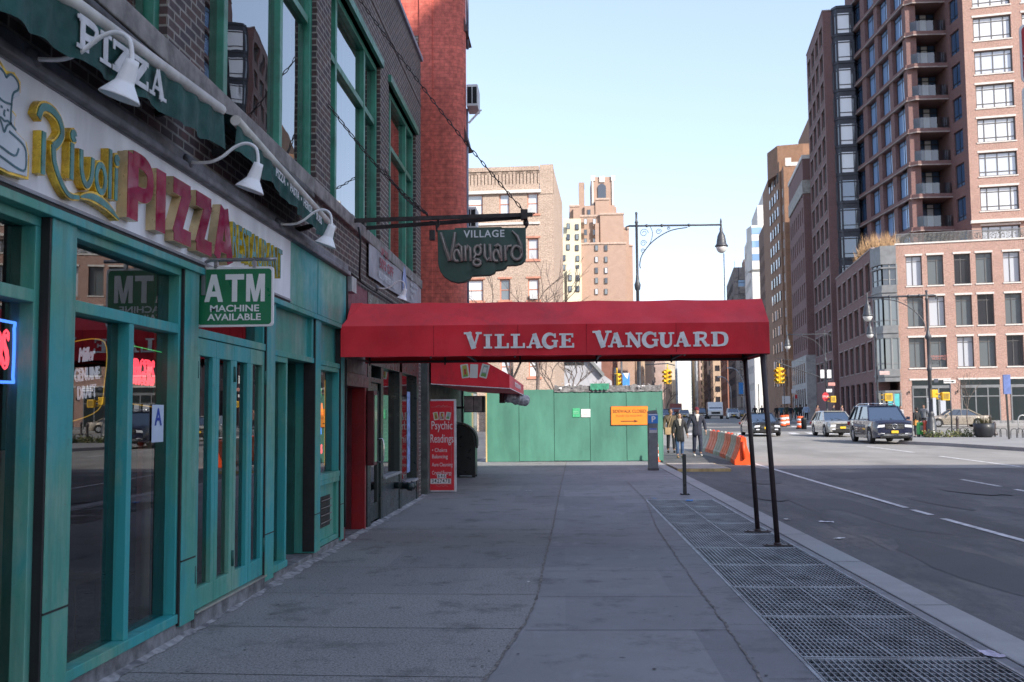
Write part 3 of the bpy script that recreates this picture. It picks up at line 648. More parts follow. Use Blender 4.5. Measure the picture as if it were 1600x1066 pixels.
# room inside
m_wood = M('dark_wood_panelling', (.11, .05, .035), .5, .4, 2, stretch=(1, 1, .2)); m_int = M('maroon_wall', (.16, .035, .03), .7, .3)
rm = MB(); rm.box(2, 9.98, .3, 5.2, -.0, .06, 0); rm.box(2, 9.98, 5.2, 5.3, .06, 3.3, 1); rm.box(9.9, 9.98, .3, 5.2, .06, 3.3, 1); rm.quad((2, .13, 3.3), (9.98, .13, 3.3), (9.98, 5.2, 3.3), (2, 5.2, 3.3), 2)
rm.box(7.42, 8.1, .36, .40, .1, 1.42, 3); rm.box(5.42, 5.86, .36, .40, .1, 1.42, 3); rm.build('dining_room', [M('floor_tiles', (.07, .06, .055), .35, .4, 2), m_wood, M('dim_ceiling', (.08, .08, .075), .9), M('tan_board', (.80, .70, .52), .8, .12)], SF)
cnt = MB(); cnt.box(9.9, 11.05, 1.3, 5, .06, 3.3); cnt.box(11.2, 12.55, 1.2, 1.3, 0, 3.3); cnt.build('inner_wall', [m_int], SF)
# ---------------------------------------------------------------- table and seat inside the window
tb = thing('dining_table', 'dark laminate table with rounded pale edge inside the restaurant window', 'table', (-3.55, 5.95, .06), 0)
t = MB(); pl = [(x*.36, y*.42) for x, y in [(-1, -.8), (-.8, -1), (.8, -1), (1, -.8), (1, .8), (.8, 1), (-.8, 1), (-1, .8)]]
t.prism(pl, (0, 0, .80), X3, Y3, (0, 0, .03), 0, 1); t.build('tabletop', [M('table_laminate', (.09, .09, .1), .3), M('table_edge', (.48, .36, .22), .5)], tb)
t = MB(); t.tube([(0, 0, 0), (0, 0, .8)], .04, 10); t.lathe([(.28, 0), (.28, .02), (.05, .05)], (0, 0, 0), 16); t.build('pedestal', [m_blk], tb)
t = MB(); t.lathe([(.045, 0), (.055, .11), (.05, .11), (.045, .01)], (-3.5, 6.12, .892), 14); tag(t.build('condiment_tin', [M('tin', (.5, .47, .42), .35, .2, metal=.7)]), 'small metal condiment tin on the table inside the restaurant window', 'tin')
ch = thing('dining_chair', 'dark wooden chair beyond the table inside the restaurant window', 'chair', (-3.45, 6.75, .06), 0)
t = MB(); t.box(-.2, .2, -.2, .2, .43, .47); t.build('seat', [m_wood], ch)
t = MB(); t.box(-.2, .2, .17, .2, .62, .9); t.build('backrest', [m_wood], ch)
for x in (-.18, .18):
    for y in (-.18, .18): t = MB(); t.beam((x, y, 0), (x, y, .43 if y < 0 else .9), .035, .035); t.build('leg', [m_wood], ch)
# ---------------------------------------------------------------- sign board over the shop
m_white = M('dirty_white_board', (.86, .85, .88), .55, .15, 2.5, col2=(.66, .64, .67), stretch=(1, 1, .3))
m_gold = M('gold_return', (.78, .55, .06), .3, .4, 8, metal=.35, col2=(.45, .27, .03)); m_tface = M('teal_letter_face', (.045, .25, .25), .4, .35, 9)
m_red = M('maroon_letter_face', (.36, .018, .07), .12, .25, 3, col2=(.25, .01, .045), coat=.4); m_bronze = M('brass_return', (.62, .48, .27), .35, .3, 4, metal=.3)
SB = thing('restaurant_sign_board', 'long white sign board reading Rivoli PIZZA RESTAURANT in raised gold, red and teal letters', 'sign', (FX0, 0, 0), pi/2)
t = MB(); t.box(2, 9.98, -.05, -.005, 2.795, 3.395); t.build('board', [m_white], SB, bev=.004)
t = MB(); t.box(2, 9.985, -.062, -.004, 2.775, 2.794); t.box(2, 9.985, -.06, -.004, 3.396, 3.41); t.build('trim', [M('trim_grey', (.3, .3, .33), .5)], SB)
PY = -.05
def stroke(mb, path, w, off=(0, 0), sc=(1, 1), dep=.055, k=0):
    p = [(off[0]+x*sc[0], off[1]+y*sc[1]) for x, y in path]
    mb.ribbon(p, w, (0, PY, 0), X3, Z3, (0, -1, 0), dep, 0, 0, k*.0006)
    return p
def gold_letters(name, strokes, off, sc, w, mats, parent, dep=.042, face=.62, fa=.004):
    g, f = MB(), MB()
    for i, s_ in enumerate(strokes):
        pth, ww = (s_ if isinstance(s_, tuple) else (s_, 1))
        P2 = [Vector((off[0]+x*sc[0], off[1]+y*sc[1])) for x, y in pth]
        wl = [w*k for k in ww] if isinstance(ww, list) else w*ww
        g.ribbon(P2, wl, (0, PY, 0), X3, Z3, (0, -1, 0), dep, 0, 0, i*.0005)
        wf = [x*face for x in wl] if isinstance(wl, list) else wl*face
        f.ribbon(P2, wf, (0, PY-dep, 0), X3, Z3, (0, -1, 0), fa, 0, 0, i*.0005+.0012)
    go = g.build(name, [mats[0]], parent); f.build('letter_face', [mats[1]], go)
R_ = smooth_path([(.0, .78), (.06, .95), (.2, 1.0), (.36, .93), (.43, .75), (.36, .58), (.27, .48)], 5)
Rleg = smooth_path([(.27, .5), (.3, .25), (.42, .02), (.58, -.13), (.78, -.1)], 5)
riv = [[(.1, .62), (.1, .0)], (R_, 1.1), (Rleg, [1.2-.03*i for i in range(len(Rleg))]),
       [(.62, .68), (.62, .12)], arc2(.64, .80, .03, .05, 0, 340, 8),
       smooth_path([(.80, .66), (.82, .3), (.92, .14), (1.02, .3), (1.04, .62)], 4),
       arc2(1.22, .36, .1, .22, 90, 450, 16), [(1.42, .92), (1.42, .1)], [(1.56, .66), (1.56, .12)], arc2(1.57, .80, .03, .05, 0, 340, 8)]
s_a, s_b = 4.96, 5.90
gold_letters('rivoli_lettering', riv, (s_a+.02, 2.885), ((s_b-s_a)/1.62, .37), .060, (m_gold, m_tface), SB)
sw = smooth_path([(5.44, 2.855), (5.58, 2.885), (5.76, 2.872), (5.93, 2.82)], 5); t = MB(); f = MB()
t.ribbon([(p.x, p.y) for p in sw], [.02+.05*sin(pi*i/(len(sw)-1)) for i in range(len(sw))], (0, PY, 0), X3, Z3, (0, -1, 0), .05)
f.ribbon([(p.x, p.y) for p in sw], [.008+.035*sin(pi*i/(len(sw)-1)) for i in range(len(sw))], (0, PY-.05, 0), X3, Z3, (0, -1, 0), .003)
so_ = t.build('flourish', [m_gold], SB); f.build('flourish_face', [m_tface], so_)
pz = {'P': [([(0, 0), (0, 1)], 1), (smooth_path([(0, .94), (.25, .94), (.4, .86), (.44, .7), (.4, .52), (.25, .44), (0, .44)], 5), .62)],
      'I': [([(.0, 0), (.0, 1)], 1)], 'Z': [([(-.05, .90), (.47, .90)], .72), ([(.40, .95), (.04, .05)], .9), ([(-.02, .10), (.5, .10)], .72)],
      'A': [([(-.02, 0), (.21, 1)], .85), ([(.50, 0), (.27, 1)], .85), ([(.1, .26), (.38, .26)], .6)]}
g = MB(); fc = MB(); xx = 6.08
for chx, adv in zip('PIZZA', (.44, .245, .43, .44, .4)):
    for i, (pth, ww) in enumerate(pz[chx]):
        P2 = [(xx+x*.60, 2.85+y*.42) for x, y in pth]; wv = ww*.165
        g.ribbon(P2, wv, (0, PY, 0), X3, Z3, (0, -1, 0), .065, 0, 0, i*.0006); fc.ribbon(P2, wv*.93, (0, PY-.065, 0), X3, Z3, (0, -1, 0), .003, 0, 0, i*.0006+.002)
    xx += adv
lo = g.build('pizza_lettering', [m_bronze], SB); fc.build('letter_face', [m_red], lo)
m_ygold = M('yellow_gold', (.78, .6, .04), .35, .45, 12, metal=.2, col2=(.4, .27, .03))
rl_ = text('restaurant_lettering', 'RESTAURANT', .40, [m_tface, m_ygold], SB, (8.72, PY-.03, 3.055), .07, .012, .70, space=1.05); xs_ = [v.co.x for v in rl_.data.vertices]; rl_.scale.x = 1.46/(max(xs_)-min(xs_))
# chef cut-out with tall hat
chf = MB(); out = [(4.35, 2.84), (4.95, 2.80), (5.13, 2.82), (5.13, 2.98), (5.10, 3.06), (4.99, 3.10), (4.985, 3.16), (5.0, 3.20), (4.96, 3.22), (4.955, 3.3), (5.03, 3.36), (5.03, 3.43), (4.97, 3.47), (4.9, 3.45), (4.84, 3.49), (4.76, 3.46), (4.74, 3.38), (4.79, 3.3), (4.79, 3.12), (4.6, 3.08), (4.35, 3.0)]
CT = lambda p: (p[0]-.24, (p[1]-2.8)*.78+2.805)
out = [CT(p) for p in out]; chf.prism(out, (0, PY, 0), X3, Z3, (0, -.05, 0), 0, 0)
cho = chf.build('chef_cutout', [m_gold], SB)
inn = [((x-4.56)*.93+4.56, (z-3.06)*.93+3.055) for x, z in out]
t = MB(); t.prism(inn, (0, PY-.051, 0), X3, Z3, (0, -.004, 0)); t.build('chef_face', [M('pale_blue_white', (.55, .6, .66), .4, .1)], cho)
t = MB(); m_line = M('drawn_line', (.03, .13, .17), .5)
for pth in ([(4.82, 3.14), (4.82, 3.29), (4.77, 3.36), (4.80, 3.43), (4.86, 3.43), (4.89, 3.40)], [(4.89, 3.40), (4.93, 3.44), (4.99, 3.42), (5.0, 3.37), (4.95, 3.31), (4.94, 3.13)], [(4.82, 3.25), (4.88, 3.24), (4.945, 3.25)], [(4.85, 3.2), (4.865, 3.2)], [(4.905, 3.2), (4.92, 3.2)], [(4.885, 3.19), (4.88, 3.16), (4.89, 3.155)], [(4.82, 3.13), (4.86, 3.10), (4.885, 3.05), (4.91, 3.10), (4.95, 3.13)], [(4.79, 3.10), (4.85, 3.13), (4.885, 3.12), (4.92, 3.13), (4.99, 3.10)], [(4.93, 3.07), (5.06, 3.03), (5.09, 2.96), (5.07, 2.86), (4.9, 2.88), (4.83, 2.90), (4.83, 2.95), (4.98, 2.93), (5.02, 2.99)], [(4.7, 3.04), (4.62, 2.98), (4.66, 2.9), (4.82, 2.92)]):
    t.ribbon([(p.x, p.y) for p in smooth_path([Vector(CT(q)) for q in pth], 4)], .011, (0, PY-.056, 0), X3, Z3, (0, -1, 0), .002)
t.build('chef_drawing', [m_line], cho)
# ---------------------------------------------------------------- awnings above the sign
m_canvas = M('dark_green_canvas', (.009, .075, .066), .8, .3, 4, .3, 120); m_bar = M('cream_bar', (.58, .56, .52), .5, .25, 3); m_wletter = M('white_lettering', (.62, .62, .64), .7, .2, 8)
def awning(name, label, p0, p1, zw, letters, seed, vh):
    """p0, p1: ends of the front bar (street, projection, height)"""
    A = thing(name, label, 'awning', (FX0, 0, 0), pi/2); a, b = Vector(p0), Vector(p1)
    t = MB(); t.tube([a, b], .042, 12); t.build('front_bar', [m_bar], A)
    cv = MB(); n_ = 24
    for k in range(n_):
        q0, q1 = a.lerp(b, k/n_), a.lerp(b, (k+1)/n_)
        cv.quad(q0+Z3*.03, q1+Z3*.03, (q1.x, -.02, zw), (q0.x, -.02, zw))
    cv.build('canvas', [m_canvas], A)
    vl = MB(); r = random.Random(seed); n_ = 90; d = (b-a).normalized()
    def vp(t_, h): 
        q = a.lerp(b, t_); wob = .018*sin(t_*31+seed)*h/vh+.01*sin(t_*77); ed = h-(.022*abs(sin(t_*pi*9))*(h/vh)); return q+Vector((0, -.012-wob, -.03-ed))
    for k in range(n_):
        for h0, h1 in ((0, vh*.5), (vh*.5, vh)): vl.quad(vp(k/n_, h1), vp((k+1)/n_, h1), vp((k+1)/n_, h0), vp(k/n_, h0))
    vo_ = vl.build('valance', [m_canvas], A)
    ang = atan2(b.y-a.y, b.x-a.x); slope = atan2(b.z-a.z, (b-a).length)
    for tx, t_, size, xs in letters:
        q = a.lerp(b, t_)
        lo = text('lettering', tx, size, [m_wletter], vo_, (q.x, q.y-.062, q.z-.03-vh*.46), .002, .018, xs, ang); lo.rotation_euler = (0, -slope, ang)
    ar = MB()
    for t_ in (.12, .88):
        q = a.lerp(b, t_); ar.beam((q.x, 0, q.z-.12), (q.x, q.y*.5, q.z-.08), .04, .05); ar.beam((q.x, q.y*.5, q.z-.08), q, .035, .045)
    ar.tube([(a.x+.05, -.06, zw), (b.x, -.06, zw)], .06, 10)
    ar.build('arm', [m_blk], A); return A
P1 = FX(345, 172, -2.5); P0 = FX(107, 0, -2.5); Q0 = FX(368, 188, -2.5); Q1 = FX(520, 357, -2.5)
L_ = lambda p: (p.y, -(p.x-FX0), p.z)
d1 = (Vector(L_(P1))-Vector(L_(P0)))
a0 = Vector(L_(P1))-d1*1.5
awning('canvas_awning', 'dark green scalloped awning valance with big white PIZZA letters, nearest the camera', a0, L_(P1), 4.0, [], 2, .27)
awning('canvas_awning', 'second dark green awning valance lettered PIZZA PASTA HEROS in small white letters', L_(Q0), L_(Q1), 4.02, [('PIZZA  •  PASTA  •  HEROS  •  SUBS', .52, .105, 1.02)], 5, .21)
aw1 = [o for o in bpy.data.objects if o.name == 'canvas_awning'][0]; vl1 = [o for o in kids(aw1) if o.name.startswith('valance')][0]
a_, b_ = a0, Vector(L_(P1)); lt = MB(); s1 = 4.85; dirv = (b_-a_).normalized(); dn = Vector((0, 0, -1)); nrm = Vector((dirv.y, -dirv.x, 0)).normalized()
for chx, wd in zip('PIZZA', (.235, .13, .225, .225, .25)):
    q = a_+dirv*((s1-a_.x)/dirv.x)+Z3*(-.235)+nrm*.034
    for i, (pth, w_) in enumerate(slab(chx, wd, .175)):
        wl = w_ if not isinstance(w_, list) else (w_+[w_[-1]]*len(pth))[:len(pth)]
        lt.ribbon(pth, wl, q, dirv, Z3, nrm, .003, 0, 0, i*.0006)
    s1 += wd+.02
lt.build('lettering', [m_wletter], vl1)
# ---------------------------------------------------------------- gooseneck lamps
m_enam = M('white_enamel', (.82, .82, .84), .3, .1, 3); m_cast = M('cast_grey', (.13, .13, .15), .6, .3)
gl = thing('gooseneck_lamp', 'white enamel gooseneck lamp in front of the PIZZA awning, nearest the camera', 'wall lamp', (FX0, 4.92, 3.465), pi/2, 'white gooseneck lamps over the restaurant sign')
t = MB(); t.lathe([(0, -.02), (.06, -.02), (.06, .0), (.035, .03), (.0, .03)], (0, -.09, 0), 14, axis=(0, -1, 0)); t.build('wall_plate', [m_cast], gl)
nk = smooth_path([(0, -.09, 0), (0.0, -.24, -.005), (.0, -.34, .03), (.0, -.44, .105), (.0, -.53, .13), (.0, -.60, .085), (.0, -.615, -.03)], 6)
t = MB(); t.tube(nk, .0125, 10); t.build('neck', [m_enam], gl)
sh = Vector((0, -.615, -.03)); ax = Vector((.0, .34, -1)).normalized()
t = MB(); t.lathe([(.0, -.01), (.034, -.01), (.038, .02), (.048, .105), (.05, .115), (.054, .12), (.104, .19), (.107, .198), (.10, .198), (.05, .12), (.0, .11)], sh, 24, axis=ax); t.build('shade', [m_enam], gl)
dup(gl, (FX0, 7.06, 3.47), None, 'white enamel gooseneck lamp below the gap between the two awnings')
dup(gl, (FX0, 9.38, 3.46), None, 'white enamel gooseneck lamp at the far end of the second awning, above the teal fascia')
l4 = dup(gl, (FX0, 14.62, 3.5), None, 'small white gooseneck lamp in front of the grey laser services banner', .8)
# ---------------------------------------------------------------- hanging bank-machine sign
AT = thing('atm_sign', 'green metal sign reading ATM MACHINE AVAILABLE hanging from a steel arm', 'sign', (0, 0, 0), 0)
YA = 7.55; tl, br = D(307, 418, YA), D(427, 510, YA); w, h = br.x-tl.x, tl.z-br.z; cx, cz = (tl.x+br.x)/2, (tl.z+br.z)/2
def rrect(w, h, r, n=5):
    p = []
    for sx, sy, a in ((1, 1, 0), (-1, 1, 90), (-1, -1, 180), (1, -1, 270)): p += [(sx*(w/2-r)+r*cos(radians(a+90*i/n)), sy*(h/2-r)+r*sin(radians(a+90*i/n))) for i in range(n+1)]
    return p
m_sgn = M('sign_green', (.010, .18, .075), .35, .12, 2); m_sw = M('sign_white', (.82, .82, .83), .4, .08)
t = MB(); t.prism(rrect(w, h, .03), (cx, YA, cz), X3, Z3, (0, .02, 0)); pl = t.build('panel', [m_sw], AT, bev=.003)
t = MB(); t.prism(rrect(w-.035, h-.035, .025), (cx, YA-.003, cz), X3, Z3, (0, .0025, 0)); t.build('green_face', [m_sgn], pl)
t = MB(); gw = w*.24; gh = h*.46; zb_ = cz-h*.085
for k, polys in enumerate(([[(0, 0), (.26, 0), (.62, 1), (.36, 1)], [(.38, 1), (.64, 1), (1, 0), (.74, 0)][::-1], [(.2, .19), (.8, .19), (.74, .38), (.26, .38)]], [[(0, .8), (1, .8), (1, 1), (0, 1)], [(.36, 0), (.64, 0), (.64, .8), (.36, .8)]], [[(0, 0), (.22, 0), (.22, 1), (0, 1)], [(.78, 0), (1, 0), (1, 1), (.78, 1)], [(.06, 1), (.4, .0), (.6, 0), (.32, 1)], [(.94, 1), (.68, 1), (.4, 0), (.6, 0)]])):
    for i, pg in enumerate(polys): t.prism(pg, (cx+(k-1.5)*gw*1.12+gw*.06, YA-.003, zb_), X3*gw, Z3*gh, (0, -.003-.0004*i, 0))
t.build('lettering', [m_sw], pl)
text('lettering', 'MACHINE', h*.155, [m_sw], pl, (cx, YA-.006, cz-h*.20), .003, .018, 1.22); text('lettering', 'AVAILABLE', h*.155, [m_sw], pl, (cx, YA-.006, cz-h*.345), .003, .018, 1.18)
t = MB(); zt = tl.z+.055; t.tube(smooth_path([(FX0+.045, YA, tl.z-.18), (FX0+.045, YA, tl.z), (FX0+.08, YA, zt-.005), (FX0+.2, YA, zt), (br.x+.02, YA, zt)], 5), .014, 8); t.box(FX0+.03, FX0+.06, YA-.02, YA+.02, tl.z-.22, tl.z+.02)
for x in (cx-w*.25, cx+w*.25): t.box(x-.012, x+.012, YA-.01, YA+.02, tl.z-.01, zt)
t.build('bracket', [M('steel_arm', (.35, .35, .37), .35, .2, metal=.8)], AT)
# ---------------------------------------------------------------- neon signs inside the glass
nr, nb, nw, ny, ng, no = emit('neon_red', (1, .06, .09), 1.1), emit('neon_blue', (.08, .25, 1), .9), emit('neon_white', (.6, .6, .75), .2), emit('neon_yellow', (1, .55, .05), .16), emit('neon_green', (.1, 1, .25), .2), emit('neon_orange', (1, .18, .03), .8)
def neon(name, label, s0, z0): return thing(name, label, 'neon sign', (FX0-.12, s0, z0), pi/2)
N = neon('neon_sign', 'red neon lettering ending in S inside a blue neon frame, at the left edge', 4.93, 1.955)
text('neon_letters', 'HEROS', .29, [nr], N, (0.0, 0, 0), .01, 0, .46, wire=.007)
t = MB(); t.tube(smooth_path([(-.4, 0, .16), (.22, 0, .16), (.255, 0, .13), (.255, 0, -.13), (.22, 0, -.16), (-.4, 0, -.16)], 4), .008, 6); t.build('neon_frame', [nb], N)
N = neon('neon_sign', 'pink red neon reading BURGERS with a green and yellow neon border', 6.80, 1.91)
text('neon_letters', 'BURGERS', .25, [nr], N, (0, 0, 0), .01, 0, .44, wire=.006)
t = MB(); t.tube([(-.38, 0, .19), (.36, 0, .17), (.36, 0, -.2)], .0035, 6); t.build('neon_border', [ng], N); t = MB(); t.tube([(-.38, 0, .19), (-.38, 0, -.2), (.36, 0, -.24)], .0035, 6); t.build('neon_border', [ny], N)
N = neon('neon_sign', 'unlit white script beer neon sign reading GENUINE DRAFT', 6.02, 1.87)  # tubes given a faint glow although the sign is off
text('neon_letters', 'Miller', .12, [nw], N, (-.02, 0, .12), .01, 0, .75, shear=.35, wire=.003, tilt=.12); text('neon_letters', 'GENUINE', .11, [nw], N, (0, 0, -.0), .01, 0, .70, wire=.003, tilt=.1); text('neon_letters', 'DRAFT', .11, [nw], N, (0, 0, -.11), .01, 0, .72, wire=.003, tilt=.1)
t = MB(); t.tube(smooth_path([(-.26, 0, .18), (.22, 0, .22), (.23, 0, -.06), (.15, 0, -.22), (-.26, 0, -.30)], 5), .003, 6); t.build('neon_border', [ny], N)
N = neon('neon_sign', 'orange, blue and red neon words pizza, pasta and heros in the window by the louvre', 11.85, 1.5)
text('neon_letters', 'PIZZA', .2, [no], N, (0, 0, .18), .01, 0, .9, wire=.008); text('neon_letters', 'Pasta', .17, [nb], N, (0, 0, -.06), .01, 0, .9, wire=.007); text('neon_letters', 'HEROS', .15, [nr], N, (0, 0, -.3), .01, 0, .9, wire=.007); text('neon_letters', 'Hot', .17, [ng], N, (0, 0, .4), .01, 0, 1, shear=.3, wire=.007)
t = MB(); t.tube([(.34, 0, .55), (.34, 0, -.5)], .006, 6); t.build('neon_border', [ny], N)
# posters on the glass
def poster(name, label, cat, s, z, w, h, mats, y=.062):
    o = thing(name, label, cat, (FX0, s, z), pi/2); t = MB(); t.box(-w/2, w/2, y-.003, y, -h/2, h/2); t.build('sheet', [mats], o); return o
po = poster('grade_card', 'white and pale blue card with a big blue letter A stuck to the window', 'notice', 6.965, 1.56, .20, .265, M('card_blue', (.5, .58, .72), .6, .05)); text('lettering', 'A', .17, [M('blue_ink', (.02, .06, .4), .6)], po, (0, .056, .04), .001, .02)
# ================================================================ club entrance canopy
m_redcan = M('red_canvas', (.82, .02, .036), .75, .12, 1.1, .15, 150, col2=(.64, .012, .026)); m_pole = M('dark_brown_pole', (.045, .028, .03), .5, .3, 5)
MAT['red_canvas'].node_tree.nodes['Principled BSDF'].inputs['Sheen Weight'].default_value = .15; MAT['red_canvas'].node_tree.nodes['Principled BSDF'].inputs['Sheen Roughness'].default_value = .6
nd = MAT['red_canvas'].node_tree; _b = nd.nodes['Principled BSDF']; _src = _b.inputs['Base Color'].links[0].from_socket; _tc = nd.nodes.new('ShaderNodeTexCoord')
_w = ramp(nd.nodes, nd.links, noisen(nd.nodes, nd.links, _tc.outputs['Object'], 1.7, 7, .7, (1, 1, .35)), .55, .74)
nd.links.new(mixc(nd.nodes, nd.links, mixfac(nd.nodes, nd.links, _w, .55), _src, (.30, .02, .03)), _b.inputs['Base Color'])
m_silver = M('silver_lettering', (.86, .83, .82), .6, .15, 12)
VC = thing('club_canopy', 'long red canvas canopy across the pavement reading VILLAGE VANGUARD in white serif letters', 'canopy', (0, 0, 0), 0)
YN, YF, XL, XR = 12.3, 13.85, -2.77, 2.53; ZB, ZFo, ZR = 2.335, 2.725, 3.06
prof = [(YN+.03, ZB-.0), (YN, ZB+.005), (YN, ZFo), (YN+.42, ZR), (YF-.42, ZR), (YF, ZFo), (YF, ZB)]
pf = []
for (a, b), (c, d) in zip(prof[:-1], prof[1:]):
    for k in range(6): pf.append((a+(c-a)*k/6, b+(d-b)*k/6))
pf.append(prof[-1]); mb = MB(); NX = 110; vs = []
for i in range(NX+1):
    x = XL+(XR-XL)*i/NX; fr = (x-XL)/(XR-XL)*5 % 1
    for j, (y, z) in enumerate(pf):
        w_ = noise.noise(Vector((x*1.3, z*2.5, y*.8)))*.007+noise.noise(Vector((x*6, z*1.2, y)))*.003; sag = -.012*sin(pi*fr) if 12 < j < 26 else 0
        hip = max(0, (z-ZFo))*(.55 if i == 0 else 0)
        vs.append((x+hip, y+(w_ if j < 14 else 0), z+sag+(w_*.5 if 12 < j < 26 else 0)+(.006*sin(x*9)+.008*noise.noise(Vector((x*2, 0, 3))) if j < 3 else 0)-.012*(x-XL)/5.3))
n = len(pf); mb.add(vs, [(i*n+j, (i+1)*n+j, (i+1)*n+j+1, i*n+j+1) for i in range(NX) for j in range(n-1)], 0, True)
k0 = NX*n; mb.add([vs[k0+j] for j in range(n)], [tuple(range(n))])
cov = mb.build('canvas_cover', [m_redcan], VC); sol = cov.modifiers.new('solid', 'SOLIDIFY'); sol.thickness = .004
es = cov.modifiers.new('edge', 'EDGE_SPLIT'); es.split_angle = radians(28)
mb = MB()
for x in (-2.7, -1.64, -.59, .47, 1.5, 2.48):
    for (a, b), (c, d) in zip(prof[1:-1], prof[2:]): mb.beam((x, a+(.02 if a < 13 else -.02), b-.03), (x, c+(.02 if c < 13 else -.02), d-.03), .022, .022)
for y in (YN+.03, YF-.03): mb.beam((XL+.05, y, ZB+.02), (XR-.02, y, ZB+.01), .03, .03)
for x in (-2.7, -1.2, .47, 1.5, 2.48): mb.beam((x, YN+.03, ZB+.02), (x, YF-.03, ZB+.02), .025, .025)
mb.build('frame', [m_pole], VC)
mb = MB()
for x in (-1.60, -.55, .30, 1.4):
    mb.beam((x, YN-.004, ZB+.02), (x, YN-.004, ZFo-.005), .008, .003)
mb.build('seam', [M('seam_red', (.5, .012, .025), .8)], VC)
mb = MB(); z0 = D(800, 544, YN).z
for chx, a, b, big in (('V', 725, 753, 1), ('I', 756, 769, 0), ('L', 773, 795, 0), ('L', 798, 820, 0), ('A', 823, 848, 0), ('G', 848, 872, 0), ('E', 874, 897, 0), ('V', 926, 956, 1), ('A', 950, 975, 0), ('N', 977, 1004, 0), ('G', 1004, 1029, 0), ('U', 1029, 1054, 0), ('A', 1053, 1079, 0), ('R', 1083, 1109, 0), ('D', 1111, 1138, 0)):
    xa, xb = D(a, 540, YN).x, D(b, 540, YN).x
    for i, (pth, w_) in enumerate(slab(chx, xb-xa, .205 if big else .178)):
        L_w = w_ if not isinstance(w_, list) else (w_+[w_[-1]]*len(pth))[:len(pth)]
        mb.ribbon(pth, L_w, (xa, YN-.014, z0-.008*(xa+2.7)/5), X3, Z3, (0, -1, 0), .002, 0, 0, i*.0005+(.004 if chx == 'A' else 0))
mb.build('lettering', [m_silver], VC)
for x, y in ((2.57, 12.33), (2.61, 13.77)):
    t = MB(); t.tube([(x, y, .01), (x-.12, y+.03 if y < 13 else y-.03, ZB+.05)], .032, 12); po = t.build('post', [m_pole], VC)
    t = MB(); t.box(x-.17, x+.17, y-.06, y+.06, .003, .014); t.lathe([(.05, .014), (.045, .03), (.034, .04)], (x, y, 0), 12)
    for dx in (-.13, .13): t.lathe([(.014, .014), (.012, .024)], (x+dx, y, 0), 8)
    t.build('base_plate', [m_pole], po)
# ---------------------------------------------------------------- red club doorway and dark shop beside it
CE = thing('club_entrance', 'red painted club doorway in a deep recess under the canopy', 'doorway', (FX0, 0, 0), pi/2)
m_redp = M('red_paint', (.30, .012, .018), .4, .2, 3); m_redd = M('maroon_paint', (.14, .02, .03), .5, .3, 4)
def partp(name, P, mats, boxes, bev=.004):
    m = MB()
    for b in boxes: m.box(*b)
    return m.build(name, mats, P, bev=bev)
partp('jamb', CE, [m_redd], [(12.605, 12.74, -.02, .35, -.0, 2.0)]); partp('jamb', CE, [m_redd], [(14.08, 14.2, -.0, .35, .0, 2.0)])
partp('lintel', CE, [m_redd], [(12.605, 14.2, -.03, .35, 2.0, 2.16), (12.605, 14.2, -.01, .3, 2.16, 2.45)])
partp('transom_panel', CE, [M('brown_panel', (.12, .07, .07), .6)], [(12.75, 14.05, -.02, .0, 2.18, 2.44)])
partp('fascia', CE, [M('ribbed_maroon', (.18, .03, .06), .6, .2, 4, stretch=(8, 8, .1))], [(12.605, 14.25, -.01, .3, 2.46, 3.4)])
partp('side_panel', CE, [m_redp], [(14.0, 14.08, -.02, .17, .0, 2.0)]); partp('shaded_reveal', CE, [m_redd], [(14.0, 14.08, .172, .30, .0, 2.0)])  # inner part of the reveal painted darker for the recess's shade
partp('entrance_door', CE, [M('dark_red_door', (.09, .012, .014), .5)], [(12.74, 14.0, .30, .35, .02, 2.0)])
partp('poster_case', CE, [m_redd, ], [(14.09, 14.32, -.13, -.03, .9, 1.96)], .01)
partp('poster_case_glass', CE, [dglass('case_glass', (.1, .04, .04), .08)], [(14.11, 14.30, -.136, -.131, .95, 1.9)], 0)
partp('threshold', CE, [m_concbase], [(12.605, 14.2, -.01, .35, -.02, .018)])
m_dfr = M('dark_green_frame', (.012, .026, .026), .35, .2, 3); m_dpan = M('dark_slate_panel', (.055, .07, .075), .35, .25, 3)
DS = thing('dark_shopfront', 'dark green framed shopfront between the red doorway and the brick pier', 'shopfront', (FX0, 0, 0), pi/2)
partp('frame', DS, [m_dfr], [(14.2, 14.45, -.02, .2, 0, 3.4), (15.3, 15.5, -.01, .2, 0, 3.4), (17.0, 17.25, -.02, .2, 0, 3.4), (19.0, 19.25, -.02, .2, 0, 3.4), (14.45, 19.0, -.02, .2, 2.35, 3.39), (14.46, 15.3, -.01, .15, 2.1, 2.17)])
partp('stall_riser', DS, [m_dpan], [(15.5, 17.0, -.005, .2, 0, .62), (17.25, 19.0, -.005, .2, 0, .38)])
partp('sill', DS, [M('grey_sill', (.3, .31, .33), .4)], [(15.48, 17.02, -.05, .1, .62, .66), (17.23, 19.02, -.05, .1, .38, .42)])
dr = partp('glass_door', DS, [m_dfr], [(14.46, 15.29, .02, .07, .05, .3), (14.46, 14.6, .02, .07, .3, 2.09), (15.16, 15.29, .02, .07, .3, 2.09), (14.46, 15.29, .02, .07, 1.98, 2.09)])
t = MB(); t.quad((14.6, .045, .3), (15.16, .045, .3), (15.16, .045, 1.98), (14.6, .045, 1.98)); t.build('pane', [m_gl], dr)
t = MB(); t.tube(smooth_path([(15.2, .02, .9), (15.2, -.06, .93), (15.2, -.06, 1.22), (15.2, .02, 1.25)], 4), .014, 8); t.build('handle', [M('chrome', (.6, .6, .62), .15, .1, metal=1)], dr)
